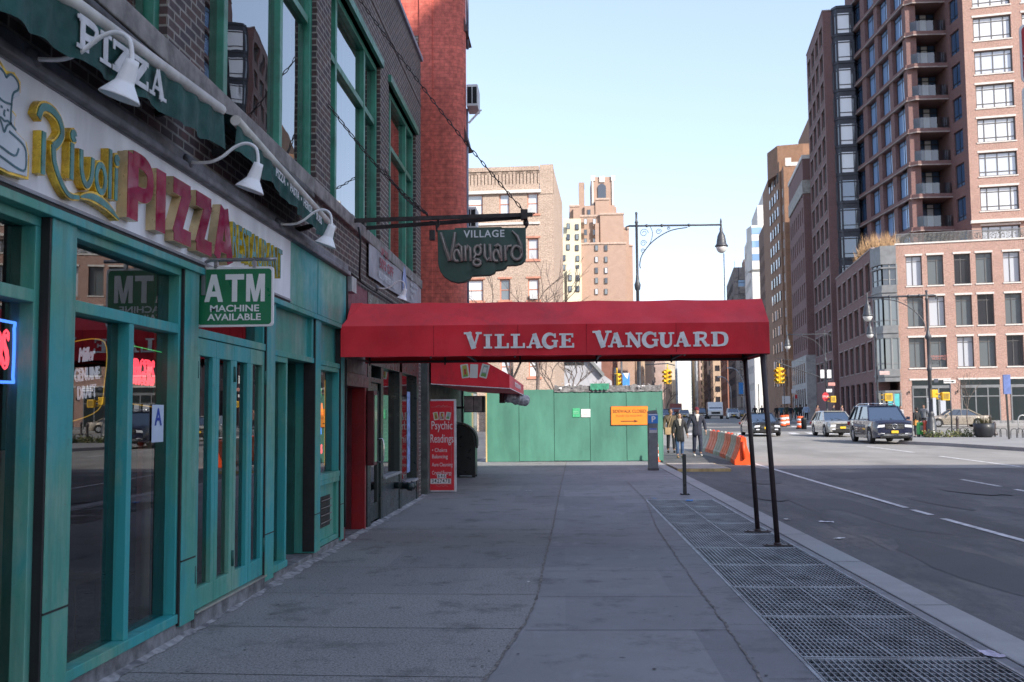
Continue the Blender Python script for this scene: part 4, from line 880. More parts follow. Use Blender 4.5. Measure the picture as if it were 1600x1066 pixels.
for a, b, z in ((15.5, 17.0, .66), (17.25, 19.0, .42)):
    t = MB(); t.quad((a, .08, z), (b, .08, z), (b, .08, 2.35), (a, .08, 2.35)); t.build('pane', [m_gl], DS)
t = MB(); t.box(14.3, 19.2, 1.2, 1.3, 0, 3.4); t.box(14.3, 19.2, .2, 1.2, -.01, .03); t.quad((14.3, .2, 2.6), (19.2, .2, 2.6), (19.2, 1.2, 2.6), (14.3, 1.2, 2.6)); t.build('display_back', [M('display_dark', (.05, .035, .035), .8)], DS)
po = poster('window_poster', 'tall pale blue hair poster inside the dark shopfront window', 'poster', 15.75, 1.35, .3, 1.1, M('poster_blue', (.35, .45, .62), .6, .3, 8), .078)
po = poster('window_poster', 'blue and white price list on the far pane of the dark shopfront', 'poster', 18.6, 1.3, .35, 1.5, M('poster_white', (.25, .35, .66), .6, .4, 9), .078)
FS = thing('standpipe_connection', 'black twin fire hose connection sticking out of the dark shopfront', 'standpipe', (FX0, 16.55, .45), pi/2)
t = MB(); t.tube([(0, .0, 0), (0, -.16, 0)], .055, 12); t.tube([(-.12, -.15, 0), (.12, -.15, 0)], .06, 12); t.build('body', [m_dfr], FS)
for x in (-.1, .1):
    t = MB(); t.lathe([(.05, 0), (.05, .1), (.068, .1), (.068, .17), (.03, .18), (.02, .2), (0, .2)], (x, -.16, 0), 14, axis=(.25*x/.1, -1, -.1)); t.build('hose_cap', [m_dfr], FS)
# grey banner above the dark shop
GB = thing('laser_banner', 'faded grey vinyl banner reading ALL LASER SERVICES under the first floor windows', 'banner', (FX0, 0, 0), pi/2)
t = MB()
for k in range(20):
    a, b = 14.15+5.35*k/20, 14.15+5.35*(k+1)/20; wv = lambda s: -.04-.012*sin(s*3.1)
    t.quad((a, wv(a), 3.62+.012*(a-14)), (b, wv(b), 3.62+.012*(b-14)), (b, wv(b), 4.2+.01*(b-14)), (a, wv(a), 4.2+.01*(a-14)))
bn = t.build('vinyl', [M('grey_vinyl', (.33, .33, .38), .5, .3, 2)], GB)
m_fadred = M('faded_red_ink', (.36, .07, .10), .7); m_fadw = M('faded_white_ink', (.62, .63, .66), .7)
text('lettering', 'UP TO', .17, [m_fadred], bn, (15.3, -.062, 4.12), .002, .02, 1.3); text('lettering', '50% OFF', .22, [m_fadred], bn, (15.5, -.062, 3.93), .002, .02, 1.5); text('lettering', 'ALL LASER SERVICES', .15, [m_fadw], bn, (15.55, -.062, 3.74), .002, .008, 1.15)
text('lettering', '• Face\n• Upper & lower lip\n• Underarms\n• Legs', .115, [m_fadw], bn, (17.9, -.065, 3.96), .002, .004, 1.0, align='LEFT')
t = MB(); t.prism([(17.05, 3.66), (17.45, 3.66), (17.5, 3.95), (17.35, 4.2), (17.2, 4.22), (17.02, 3.95)], (0, -.062, 0), X3, Z3, (0, -.002, 0)); t.build('lotion_picture', [M('pale_blue_picture', (.30, .36, .6), .6, .4, 5)], bn)
# conduits and loose cables on the brick
t = MB(); t.tube(smooth_path([(13.2, -.08, 4.15), (13.15, -.12, 3.95), (13.3, -.08, 3.55), (13.5, -.05, 3.47)], 5), .014, 6); t.tube(smooth_path([(12.66, -.04, 3.5), (12.64, -.06, 2.9), (12.63, -.05, 2.3), (12.63, -.04, .2)], 6), .014, 6); t.tube([(12.7, -.03, 3.50), (14, -.05, 3.44), (16, -.03, 3.47), (19.6, -.03, 3.45)], .015, 6)
tag(t.build('wall_cable', [m_blk]), 'black electric cables looped along the brick wall behind the canopy', 'cable'); bpy.data.objects['wall_cable'].location = (FX0, 0, 0); bpy.data.objects['wall_cable'].rotation_euler = (0, 0, pi/2)
t = MB(); t.box(12.72, 13.0, -.1, 0, 3.22, 3.42); o_ = tag(t.build('junction_box', [M('grey_metal_box', (.38, .4, .43), .4, .2, metal=.5)]), 'grey metal junction box on the wall behind the left end of the canopy', 'box'); o_.location = (FX0, 0, 0); o_.rotation_euler = (0, 0, pi/2)
# ---------------------------------------------------------------- hanging club sign on its iron bracket
YS = 13.05
HS = thing('hanging_club_sign', 'dark green hanging sign with scalloped lower edge reading VILLAGE Vanguard', 'sign', (0, 0, 0), 0)
q = lambda a, b: (lambda p: (p.x, p.z))(D(540+a/5.3333, 300+b/5.3333, YS))
out = [(765, 318), (910, 312), (912, 300), (1300, 290), (1302, 298), (1500, 297), (1503, 540), (1493, 575), (1465, 600), (1420, 611), (1345, 613), (1338, 632), (1312, 650), (1250, 656), (1240, 678), (1200, 694), (1050, 702), (1033, 728), (995, 749), (935, 758), (872, 742), (818, 706), (786, 660), (770, 600)]
m_sgreen = M('club_sign_green', (.012, .062, .045), .4, .25, 4); m_chan = M('grey_channel_letter', (.19, .17, .155), .5, .4, 14); m_chd = M('channel_dark', (.03, .028, .026), .6)
t = MB(); t.prism([q(*p) for p in out][::-1], (0, YS, 0), X3, Z3, (0, .11, 0), 0, 1); t.build('board', [m_sgreen, M('sign_edge', (.018, .03, .026), .5)], HS, bev=.006)
c_ = q(1155, 352); text('lettering', 'VILLAGE', .135, [M('white_vinyl', (.68, .70, .72), .5, .05)], HS, (c_[0], YS-.004, c_[1]), .004, .018, .98, space=1.12)
st_ = [[(797, 345), (835, 470), (872, 578)], [(915, 342), (900, 460), (880, 578)], arc2(930, 535, 26, 46, 60, 300, 10)+[(968, 560)], [(918, 462), (945, 442), (968, 462), (972, 585)],
       [(1000, 452), (1004, 582)], [(1006, 490), (1022, 450), (1040, 470), (1046, 582)], arc2(1103, 492, 27, 38, 0, 360, 14), [(1135, 442), (1112, 458)], [(1090, 525), (1072, 552), (1092, 568), (1118, 575)], arc2(1098, 592, 30, 26, 0, 360, 12),
       [(1160, 440), (1163, 540), (1182, 576), (1204, 552)], [(1205, 440), (1212, 582)], arc2(1258, 535, 25, 46, 60, 300, 10)+[(1293, 560)], [(1246, 462), (1272, 442), (1294, 462), (1300, 582)],
       [(1330, 452), (1336, 578)], [(1337, 500), (1352, 458), (1385, 452)], arc2(1428, 512, 42, 56, 0, 360, 16), [(1388, 330), (1432, 372), (1462, 440), (1468, 520)]]
a_, b_ = MB(), MB(); u_ = (q(1100, 500)[0]-q(1000, 500)[0])/100
for i, s_ in enumerate(st_):
    P2 = [Vector(q(*p)) for p in s_]; w_ = (32 if i < 2 else 26)*u_
    if i in (17,): wl = [w_*.35, w_*.9, w_*1.1, w_*1.05]
    elif i < 2: wl = [w_*.75, w_, w_*1.05]
    else: wl = [w_]*len(P2)
    a_.ribbon(P2, wl, (0, YS, 0), X3, Z3, (0, -1, 0), .055, 0, 1, i*.0005)
    b_.tube([(p.x, YS-.062, p.y) for p in P2], .009, 6)
lo = a_.build('channel_letters', [m_chan, m_chd], HS); b_.build('dead_neon_tube', [M('grey_tube', (.42, .38, .34), .3)], lo)
t = MB(); pl, pr = D(548, 345, 13.05), D(832, 335.5, 13.05); t.beam(pl, pr, .05, .05); br_ = t.build('bracket_arm', [iron], HS)
pa = D(563, 357, 13.9); pb = D(817, 331, 13.02); t = MB(); t.beam((FX0, 13.9, pa.z), (pb.x, 13.08, pb.z-.06), .045, .05); t.box(FX0-.01, FX0+.04, 12.98, 13.14, pl.z-.09, pl.z+.08); t.box(FX0-.01, FX0+.04, 13.83, 13.97, pa.z-.08, pa.z+.08); t.box(pb.x-.03, pb.x+.06, 13.0, 13.12, pb.z-.1, pb.z+.03); t.build('bracket_brace', [iron], HS)
t = MB(); h1, h2 = D(682, 345, YS), D(821, 345, YS)
for h in (h1, h2):
    t.tube(smooth_path([(h.x, YS+.05, h.z+.05), (h.x+.03, YS+.05, h.z-.03), (h.x-.01, YS+.05, h.z-.1)], 4), .014, 6)
t.tube(smooth_path([(h1.x-.1, YS+.05, h1.z), (h1.x-.02, YS+.05, h1.z-.02), (h1.x, YS+.05, h1.z-.14)], 4), .012, 6); t.lathe([(0, -.05), (.03, -.03), (.035, .02), (0, .05)], (h2.x, YS+.05, h2.z-.02), 10); t.box(h1.x-.1, h1.x-.03, YS+.02, YS+.1, h1.z-.25, h1.z-.12)
t.build('hanger', [iron], HS)
def chain(label, a, b, step=.1, r=.03):
    a, b = Vector(a), Vector(b); n_ = int((b-a).length/step); d = (b-a)/n_; t = MB(); dn = d.normalized(); s1 = dn.cross(Z3).normalized(); s2 = dn.cross(s1)
    for i in range(n_):
        c = a+d*(i+.5)+Vector((0, 0, -.10*sin(pi*(i+.5)/n_))); sd = s1 if i % 2 else s2
        t.tube([c+dn*(step*.62*cos(2*pi*k/8))+sd*(r*.55*sin(2*pi*k/8)) for k in range(9)], (.0065), 5, caps=False)
    tag(t.build('chain', [iron]), label, 'chain', 'chains staying the hanging club sign')
tip = D(820, 332, 13.05)
chain('long black chain from high on the brick wall to the sign bracket tip', (FX0, 13.55, 7.5), tip)
chain('short black chain across the first floor window down to the middle of the sign bracket', (FX0, 11.75, 5.4), D(668, 335, 13.05))
chain('thin black chain from the third window down to the sign bracket', (FX0, 15.6, 5.55), D(668, 335, 13.1))
# ---------------------------------------------------------------- tall red painted building beyond
m_redbrick = brick('red_painted_brick', (.62, .14, .10), (.55, .118, .085), (.46, .095, .07), .21, .078, .007, .7, .2, .8)
m_mott = brick('mottled_brick', (.20, .11, .085), (.17, .16, .15), (.33, .31, .28), .21, .075, .01, .9, .3)
RB = thing('red_brick_building', 'tall red painted brick building with rounded corner beyond the brown brick one', 'building', (-2.0, 20.5, 0), 0)
t = MB(); pl = [(-9, 0), (-.98, 0)]+[(-.34+.34*cos(radians(a)), .34+.34*sin(radians(a))) for a in range(-90, 1, 15)]+[(-1.9, 13), (-9, 13)]
for (xa, ya_), (xb, yb_) in zip(pl, pl[1:]+pl[:1]): t.quad((xa, ya_, 3.3), (xb, yb_, 3.3), (xb, yb_, 24), (xa, ya_, 24))
t.add([(x, y, 3.3) for x, y in pl], [tuple(range(len(pl)))[::-1]]); t.add([(x, y, 24) for x, y in pl], [tuple(range(len(pl)))]); t.build('wall', [m_redbrick], RB)
t = MB(); t.box(-.96, -.69, -.04, -.002, 3.3, 24); t.build('pier', [m_redbrick], RB)
t = MB(); t.box(-2.2, -.98, -.03, -.003, 8, 9.65); t.build('bare_brick_patch', [m_mott], RB)
t = MB(); t.box(-9, -.93, .8, 13, 0, 3.3); t.build('ground_floor', [M('shaded_shop_wall', (.03, .03, .032), .6, .3, 3)], RB)  # near black for the shade of the recess under the awning
gd = MB(); gd.box(-.93, -.88, 8.2, 12.8, .15, 2.4); gd.build('shop_window', [m_dfr], RB)
t = MB(); t.quad((-.875, 8.4, .4), (-.875, 12.6, .4), (-.875, 12.6, 2.3), (-.875, 8.4, 2.3)); t.build('pane', [dglass('green_reflection_glass', (.05, .11, .09), .05)], RB)  # green base colour stands for a reflection in the glass
t = MB(); t.box(-.96, -.785, -.1, .16, 0, 3.3); t.build('corner_post', [M('grey_post', (.10, .115, .11), .6, .3, 5)], RB)
t = MB()
for z in (10.9, 12.6, 14.4): t.box(-.1, .06, .3, .8, z, z+.09)
for z in (9.8, 7.4): t.prism([(0, 0), (.13, .02), (0, .55)], (-.08, .2, z), X3, Z3, (0, 1, 0))
t.build('window_sill', [M('dark_flashing', (.08, .03, .03), .6)], RB)
t = MB(); t.tube([(.0, .5, 8.2), (.0, .5, 3.4)], .03, 8); t.tube([(.0, .7, 14), (.0, .7, 9.6)], .03, 8); t.build('downpipe', [M('blue_grey_pipe', (.22, .25, .34), .5)], RB)
AC = thing('air_conditioner', 'white window air conditioner on a bracket on the side of the red building', 'air conditioner', (-1.99, 21.1, 8.2), 0)
t = MB(); t.box(0, .24, -.3, .3, .0, .48); t.build('case', [M('ac_white', (.62, .62, .62), .5, .15)], AC, bev=.015)
t = MB(); t.box(.02, .11, -.306, -.3, .06, .42); t.box(.13, .22, -.306, -.3, .06, .42); t.build('grille', [m_dark], AC)
t = MB(); t.beam((.02, 0, -.28), (.26, 0, -.02), .03, .04); t.beam((.24, 0, -.02), (.3, 0, .0), .03, .03); t.build('bracket', [m_enam], AC)
AC2 = dup(AC, (-2.06, 21.4, 5.6), None, 'white bracket mounted unit lower down the red building, beside the balustrade building')
# ---------------------------------------------------------------- second red awning with the fortune teller's cards
RA = thing('shop_awning', 'small red awning with three picture cards on its side, beyond the canopy', 'awning', (0, 0, 0), 0)
y0, y1 = 20.75, 28.2; xw, xf = -2.76, -1.11
P = [(xw, 2.27), (xf, 2.16), (xf, 2.44), (xw+.55, 3.05), (xw, 3.1)]
t = MB(); t.prism(P, (0, y0, 0), X3, Z3, (0, y1-y0, 0)); t.build('canvas_cover', [m_redcan], RA, bev=.008)
t = MB(); t.beam((xw, y0-.004, 2.262), (xf, y0-.004, 2.152), .008, .016); t.beam((xf+.004, y0, 2.158), (xf+.004, y1, 2.158), .008, .016); t.build('trim', [m_silver], RA)
m_card = M('card_white', (.66, .65, .58), .6, .05)
def card(parent, cx, cz, w, h, tilt, y, cols):
    t = MB(); u = Vector((cos(tilt), 0, sin(tilt))); v = Vector((-sin(tilt), 0, cos(tilt))); t.prism(rrect(w, h, w*.1, 3), (cx, y, cz), u, v, (0, -.002, 0)); o = t.build('picture_card', [m_card], parent)
    t = MB()
    for i, (ax, az, aw, ah, m_) in enumerate(cols): t.prism([(ax-aw, az-ah), (ax+aw, az-ah), (ax+aw*.8, az+ah), (ax-aw*.7, az+ah)], Vector((cx, y-.0025-.0006*i, cz)), u*w, v*h, (0, -.0004, 0), i)
    if cols: t.build('picture', [c[4] for c in cols], o)
cy_, cr_, cg_, cb_ = M('card_yellow', (.55, .5, .10), .6), M('card_red', (.5, .08, .04), .6), M('card_green', (.18, .35, .08), .6), M('card_sky', (.35, .45, .4), .6)
for px_, tl_, cols in ((726.5, .13, [(0, .02, .36, .40, cy_), (0, -.1, .17, .25, cr_), (0, -.33, .3, .08, cg_)]), (740.5, -.04, []), (757, -.25, [(0, .02, .36, .40, cb_), (0, .1, .25, .18, m_card), (0, -.28, .34, .12, cg_)])):
    p = D(px_, 580, y0); card(RA, p.x, p.z-.0, .165, .29, tl_, y0-.004, cols)
t = MB(); t.box(0, 0, 0, 0, 0, 0)
fl = text('lettering', 'PSYCHIC READER & ADVISOR', .16, [m_silver], RA, (xf+.012, 24.4, 2.30), .002, .01, 1.5, rz=pi/2)
RO = thing('rolled_blind', 'bundled grey plastic sheet rolled up under the far end of the red awning', 'rolled sheet', (0, 0, 0), 0)
t = MB(); r = random.Random(4); pts = []; rr = []
for k in range(15): pts.append((-1.62+.62*k/14*1.0, 27.4+.4*k/14, 2.12-.30*k/14*.45+r.uniform(-.012, .012))); rr.append(.155+r.uniform(-.022, .022))
t.tube(pts, rr, 16); t.build('sheet', [M('grey_plastic', (.42, .42, .44), .35, .45, 14, .6, 30)], RO)
t = MB(); t.box(-1.74, -1.60, 27.2, 27.6, 1.93, 2.2); t.build('end_cap', [M('dark_red_cap', (.06, .02, .02), .6)], RO)
# fortune teller's board
PB = thing('psychic_sign_board', 'tall red board with white frame advertising Psychic Readings, standing on the pavement', 'sign', (0, 0, 0), 0)
ta, tb_ = D(672.5, 625, 20.8), D(713, 769, 20.8); w, h = tb_.x-ta.x, ta.z-.01; cx = (ta.x+tb_.x)/2
t = MB(); t.box(ta.x, tb_.x, 20.8, 20.86, .02, .02+h); t.build('frame', [M('white_frame', (.66, .64, .66), .5)], PB, bev=.004)
t = MB(); t.box(ta.x-.01, tb_.x-.045, 20.794, 20.8, .05, h-.015); fc = t.build('face', [M('sign_red', (.70, .014, .03), .4, .08)], PB)
t = MB(); xr_ = tb_.x-.10; t.beam((xr_, 20.792, .17), (xr_, 20.792, h-.14), .005, .004); t.beam((ta.x+.01, 20.792, h-.14), (xr_, 20.792, h-.14), .004, .005); t.beam((ta.x+.02, 20.792, .17), (xr_, 20.792, .17), .004, .005)
for zz, sg in ((h-.14, 1), (.16, -1)): t.ribbon([(p.x, p.y) for p in smooth_path([Vector((cx-.16, 0)), Vector((cx-.1, .03*sg)), Vector((cx-.03, .015*sg)), Vector((cx, .04*sg)), Vector((cx+.03, .015*sg)), Vector((cx+.1, .03*sg))], 4)], .006, (0, 20.793, zz), X3, Z3, (0, -1, 0), .002)
m_pw = M('pale_ink', (.72, .68, .68), .5, .05); t.build('border_line', [M('faded_border', (.55, .25, .25), .5)], fc)
for k, (tl_, cols) in enumerate(((.16, [(0, .02, .36, .40, cy_), (0, -.1, .17, .2, cr_)]), (0, [(0, .02, .36, .40, cr_), (.1, .12, .16, .18, cy_), (-.1, -.2, .15, .15, cb_)]), (-.18, [(0, .02, .36, .40, cb_), (0, -.2, .3, .12, cg_)]))):
    card(fc, cx-.155+k*.13, h-.33, .10, .165, tl_, 20.792, cols)
for s_, zz, sz, xs_ in (('Psychic', 1.36, .25, .62), ('Readings', 1.09, .25, .56), ('• Chakra', .86, .115, .78), ('Balancing', .73, .115, .78), ('Aura Cleansing', .565, .11, .64), ('Crystal Energy', .40, .11, .64)):
    text('lettering', s_, sz, [m_pw], fc, (cx-.03 if sz > .2 else ta.x+.03, 20.791, zz*h/1.88), .002, .003, xs_, align='CENTER' if sz > .2 else 'LEFT')
t = MB(); t.box(cx-.13, cx+.06, 20.789, 20.792, .235*h/1.88+.06, .235*h/1.88+.145); t.box(ta.x+.0, tb_.x-.11, 20.789, 20.792, .235*h/1.88-.055, .235*h/1.88+.05); t.build('number_tile', [m_pw], fc)
m_ink = M('black_ink', (.02, .02, .02), .6); text('lettering', '646', .10, [m_ink], fc, (cx-.035, 20.788, .235*h/1.88+.102), .001, .008, .9, space=1.3); text('lettering', '3427478', .115, [m_ink], fc, (cx-.052, 20.788, .235*h/1.88-.002), .001, .008, .82, space=1.2)
# mail relay box
MBX = thing('mail_relay_box', 'black street mail storage box with rounded top beside the fortune teller board', 'mailbox', (-2.83, 25.7, 0), 0)
t = MB(); pl = [(0, .06), (.56, .06), (.56, .92)]+[(.56-.5+.5*cos(radians(a)), .92+.46*sin(radians(a))) for a in range(10, 91, 10)]+[(0, 1.38)]
t.prism(pl, (0, 0, 0), X3, Z3, (0, .6, 0)); t.build('body', [M('mailbox_black', (.012, .016, .018), .35, .2, 3)], MBX, bev=.015)
t = MB(); t.prism([(.575, .8), (.595, .8), (.595, .94)]+[(.075+.52*cos(radians(a)), .94+.48*sin(radians(a))) for a in range(10, 91, 10)]+[(.06, 1.40), (.075, 1.395)]+[(.075+.5*cos(radians(a)), .93+.465*sin(radians(a))) for a in range(80, 5, -10)], (0, .04, 0), X3, Z3, (0, .52, 0)); t.box(.55, .60, .25, .35, .75, .95); t.build('door', [m_blk], MBX)
t = MB()
for x in (.05, .51):
    for y in (.05, .55): t.box(x-.04, x+.04, y-.04, y+.04, .003, .06)
t.build('foot', [m_blk], MBX)
WB = thing('wall_meter_box', 'grey metal box with two pale doors mounted beside the red awning above the mailbox', 'box', (-2.95, 26.6, 1.68), 0)
t = MB(); t.box(.30, .86, 0, .3, 0, .44); t.build('case', [M('case_dark', (.08, .08, .085), .5)], WB, bev=.01)
t = MB(); t.box(.31, .55, -.012, 0, .02, .42); t.box(.57, .78, -.012, 0, .02, .42); t.build('door', [M('pale_door', (.6, .6, .61), .4, .3, 5, metal=.4)], WB)
t = MB(); t.box(0, .3, .1, .16, .1, .16); t.build('bracket', [m_blk], WB)
# ---------------------------------------------------------------- green plywood hoarding
m_ply = M('hoarding_green', (.066, .215, .16), .6, .2, 1.4, col2=(.045, .155, .115), stretch=(1, 1, .35)); m_timber = M('yellow_timber', (.55, .40, .18), .7, .25, 4, stretch=(1, 1, .15))
HO = thing('green_hoarding', 'tall green painted plywood hoarding closing the pavement, seen square on', 'hoarding', (0, 34.2, 0), 0)
xs_ = [-2.62]+[D(p, 660, 34.2).x for p in (811, 866, 922, 979, 1035)]; hs = [608, 609, 611, 606, 609]
for i in range(5):
    t = MB(); z1 = D((800, 840, 890, 950, 1000)[i], hs[i], 34.2).z; t.box(xs_[i]+.007, xs_[i+1]-.007, .0+.012*(i % 2), .02+.012*(i % 2), .012+.01*(i % 3), z1); t.build('panel', [m_ply], HO)
t = MB(); t.box(xs_[0], xs_[5], .05, .06, .01, 2.4); t.build('backing_rail', [m_dark], HO); t = MB(); t.box(xs_[5]-.0, xs_[5]+.02, .005, 9, -.1, 2.45); t.build('return_panel', [m_ply], HO)
for x in (-2.66, xs_[5]-.05):
    t = MB(); t.box(x, x+.045, -.012 if x < 0 else .022, .08, .0, 2.5); t.build('post', [m_timber if x < 0 else m_ply], HO)
t = MB(); r = random.Random(9); X0, X1 = D(866, 600, 34.2).x, xs_[5]; n_ = 60; rows = []
for j in range(6):
    rows.append([(X0+(X1-X0)*i/n_, -.03+r.uniform(-.012, .012), 2.37+.052*j+(r.uniform(-.012, .012) if j in (0, 5) else 0)-.12*(j == 5)*abs(sin(i*.21))) for i in range(n_+1)])
for j in range(5):
    for i in range(n_): t.quad(rows[j][i], rows[j][i+1], rows[j+1][i+1], rows[j+1][i])
t.build('debris_netting', [M('grey_netting', (.21, .21, .215), .8, .4, 6)], HO)
t = MB(); r = random.Random(2)
for px_, wd in ((880, .5), (905, .42), (983, .22), (1000, .3), (1012, .3)):
    c = D(px_, 604, 34.1)
    for k in range(5):
        a = Vector((c.x+r.uniform(-.5, .5)*wd, 34.2-.09-.012*k-34.2, c.z+r.uniform(-.06, .08))); s_ = .07*wd/.4; t.add([a+Vector((r.uniform(-s_, s_), r.uniform(-.03, .03), r.uniform(-s_, s_)*.7)) for _ in range(4)], [(0, 1, 2), (0, 2, 3)])
t.build('plastic_scrap', [M('white_plastic', (.66, .66, .68), .4)], HO)
t = MB(); c = D(936, 602, 34.1)
for k in range(14): a = Vector((c.x-.3+k*.045, -.1, c.z+.04)); t.quad(a+Vector((0, 0, -.2+.03*sin(k*2))), a+Vector((.05, .0, -.2+.03*sin(k*2+2))), a+Vector((.05, .02, .02)), a+Vector((0, .02, .02)))
t.build('green_netting', [M('green_netting', (.04, .26, .16), .8, .3, 8)], HO)
def board(name, label, cat, px0, py0, px1, py1, Y, mat, th=.012, edge=None):
    a, b = D(px0, py0, Y), D(px1, py1, Y); o = thing(name, label, cat, ((a.x+b.x)/2, Y, (a.z+b.z)/2), 0); w, h = b.x-a.x, a.z-b.z
    t = MB(); t.box(-w/2, w/2, -th, 0, -h/2, h/2); t.build('sheet', [mat], o, bev=.003); return o, w, h, -th
o, w, h, y = board('permit_notice', 'small bright green permit notice on the hoarding', 'notice', 894.5, 638, 906, 652, 34.19, M('permit_green', (.06, .42, .2), .6, .2, 12))
text('lettering', 'WORK\nPERMIT', .07, [M('permit_pale', (.3, .6, .4), .6)], o, (0, y-.002, 0), .001, 0, .8)
o, w, h, y = board('permit_notice', 'small white paper notice beside the green permit on the hoarding', 'notice', 908, 639.5, 922.5, 652, 34.19, M('paper_white', (.7, .7, .7), .7, .05)); t = MB()
for k in range(3): t.box(-w*.36, w*.36, y-.002, y, -h*.2+k*h*.18, -h*.2+k*h*.18+.006)
t.build('text_line', [m_ink], o)
o, w, h, y = board('closed_sign', 'orange sign reading SIDEWALK CLOSED PLEASE USE WALKWAY with an arrow pointing right', 'sign', 954.5, 635, 1012.5, 664, 34.185, M('sign_orange', (.72, .24, .02), .5, .06)); or_ = M('sign_ink', (.10, .015, .01), .6)
text('lettering', 'SIDEWALK CLOSED', .15, [or_], o, (0, y-.003, h*.22), .002, .012, .86); text('lettering', 'PLEASE USE WALKWAY', .10, [M('sign_ink_pale', (.33, .10, .02), .6)], o, (0, y-.003, -.01), .002, .0, .86)
t = MB(); t.prism([(-.30, -.014), (.16, -.014), (.16, -.045), (.30, 0), (.16, .045), (.16, .014), (-.30, .014)], (0, y-.001, -h*.3), X3, Z3, (0, -.002, 0)); t.build('arrow', [or_], o)
t = MB(); t.box(-w/2, w/2, y-.002, y, h/2-.014, h/2); t.box(-w/2, w/2, y-.002, y, -h/2, -h/2+.014); t.box(-w/2, -w/2+.014, y-.002, y, -h/2, h/2); t.build('border', [M('sign_border', (.6, .12, .02), .5)], o)
# ---------------------------------------------------------------- street furniture on the near pavement
PM = thing('parking_meter', 'grey pay and display parking meter with a blue panel marked P, before the hoarding', 'parking meter', (2.56, 28.7, 0), 0)
m_mgrey = M('meter_grey', (.16, .17, .185), .4, .2, 3, metal=.3)
t = MB(); t.prism([(-.15, .05), (.13, .05), (.135, 1.1), (.14, 1.62), (-.14, 1.62), (-.15, 1.1)], (0, 0, 0), X3, Z3, (0, .22, 0)); t.build('body', [m_mgrey], PM, bev=.02)
t = MB(); t.box(-.16, .15, -.02, .25, .003, .06); t.build('base', [M('meter_base', (.08, .08, .085), .6)], PM, bev=.01)
t = MB(); t.box(-.142, .142, -.012, .0, 1.33, 1.60); bp = t.build('blue_panel', [M('meter_blue', (.015, .2, .62), .35, .05)], PM); text('lettering', 'P', .24, [m_sw], bp, (.01, -.016, 1.44), .002, .02); t = MB(); t.box(-.13, .13, -.016, -.012, 1.565, 1.59); t.build('white_band', [m_sw], bp)
t = MB(); t.box(-.11, .11, -.008, .0, 1.06, 1.2); t.build('screen', [M('screen_pale', (.5, .5, .52), .3)], PM); t = MB(); t.box(-.10, .10, -.012, -.008, 1.15, 1.195); t.build('sticker', [M('blue_sticker', (.1, .18, .55), .5)], PM)
t = MB(); t.box(-.15, .13, .01, .2, 1.62, 1.67); t.prism([(-.13, 1.67), (.10, 1.67), (.12, 1.71), (-.12, 1.69)], (0, .02, 0), X3, Z3, (0, .16, 0)); t.tube([(.11, .1, 1.66), (.11, .1, 1.78)], .006, 6); t.build('solar_cap', [m_mgrey], PM)
BO = thing('kerb_post', 'short black square steel post standing at the far end of the vent grates', 'post', (2.39, 20.05, 0), 0)
t = MB(); t.box(-.035, .035, -.035, .035, .006, .80); t.build('post', [M('black_steel', (.012, .014, .02), .35, .2)], BO, bev=.006); t = MB(); t.box(-.09, .09, -.09, .09, .002, .012)
for x in (-.07, .07):
    for y in (-.07, .07): t.lathe([(.012, .012), (.01, .022)], (x, y, 0), 6)
t.build('base_plate', [m_blk], BO)
TP = thing('traffic_cone_tube', 'slim orange and white striped delineator standing by the end of the hoarding', 'delineator', (3.12, 33.6, 0), 0)
t = MB()
for k in range(5): t.lathe([(.055-.004*k, .06+.11*k), (.055-.004*(k+1), .06+.11*(k+1))], (0, 0, 0), 12, k % 2)
t.lathe([(.1, .003), (.1, .05), (.06, .06)], (0, 0, 0), 12, 0); t.lathe([(.035, .61), (.03, .68), (0, .69)], (0, 0, 0), 10, 1); t.build('tube', [M('cone_orange', (.75, .10, .02), .5, .1), M('cone_white', (.7, .7, .7), .5, .1)], TP)
# timber deck of the temporary walkway
DK = thing('timber_deck', 'pale timber step deck at the start of the temporary walkway in the road', 'deck', (0, 0, 0), 0)
a_, b_ = GR(1064, 733), GR(1128, 733)
t = MB(); t.box(3.28, 4.75, 29.2, 32.4, -.03, .02); t.build('deck_board', [M('grey_plywood', (.36, .33, .29), .85, .25, 2)], DK)
t = MB(); t.box(3.28, 4.75, 29.14, 29.2, -.13, .01); t.box(4.75, 4.81, 29.14, 32.4, -.12, .012); t.build('edge_joist', [m_timber], DK)
# water filled barriers
m_bor, m_bwh = M('barrier_orange', (.78, .085, .012), .45, .12, 2), M('barrier_white', (.46, .45, .40), .6, .25, 3)
def barrier_mesh(L, m_):
    w0, w1, h, ch = .30, .09, .88, .28; t = MB(); half = [(w0, 0), (w0, .14), (w0*.86, .2), (.15, .48), (w1+.02, .62), (w1, h-.02), (w1-.02, h)]
    sec = half+[(-x, z) for x, z in half[::-1]]; n_ = len(sec); cuts = [0, .03, .05, L*.3, L*.33, L*.36, L*.64, L*.67, L*.70, L-.05, L-.03, L]
    ins = {3: 0, 4: .05, 5: 0, 6: 0, 7: .05, 8: 0}
    vs = []
    for i, y in enumerate(cuts):
        k = ins.get(i, 0); e = .02 if i in (0, len(cuts)-1) else 0
        for j, (x, z) in enumerate(sec): vs.append((x-(.045 if x > 0 else -.045)*(k/.05)*(1 if .1 < z < .8 else 0)-e*(1 if x > 0 else -1), y, z-(.0 if z > 0 else 0)))
    t.add(vs, [(i*n_+j, (i+1)*n_+j, (i+1)*n_+(j+1) % n_, i*n_+(j+1) % n_) for i in range(len(cuts)-1) for j in range(n_)]); N = (len(cuts)-1)*n_
    t.add([vs[j] for j in range(n_)], [tuple(range(n_))[::-1]]); t.add([vs[N+j] for j in range(n_)], [tuple(range(n_))]); return t.mesh('barrier_shell', [m_])
bo, bw = barrier_mesh(1.85, m_bor), barrier_mesh(1.85, m_bwh)
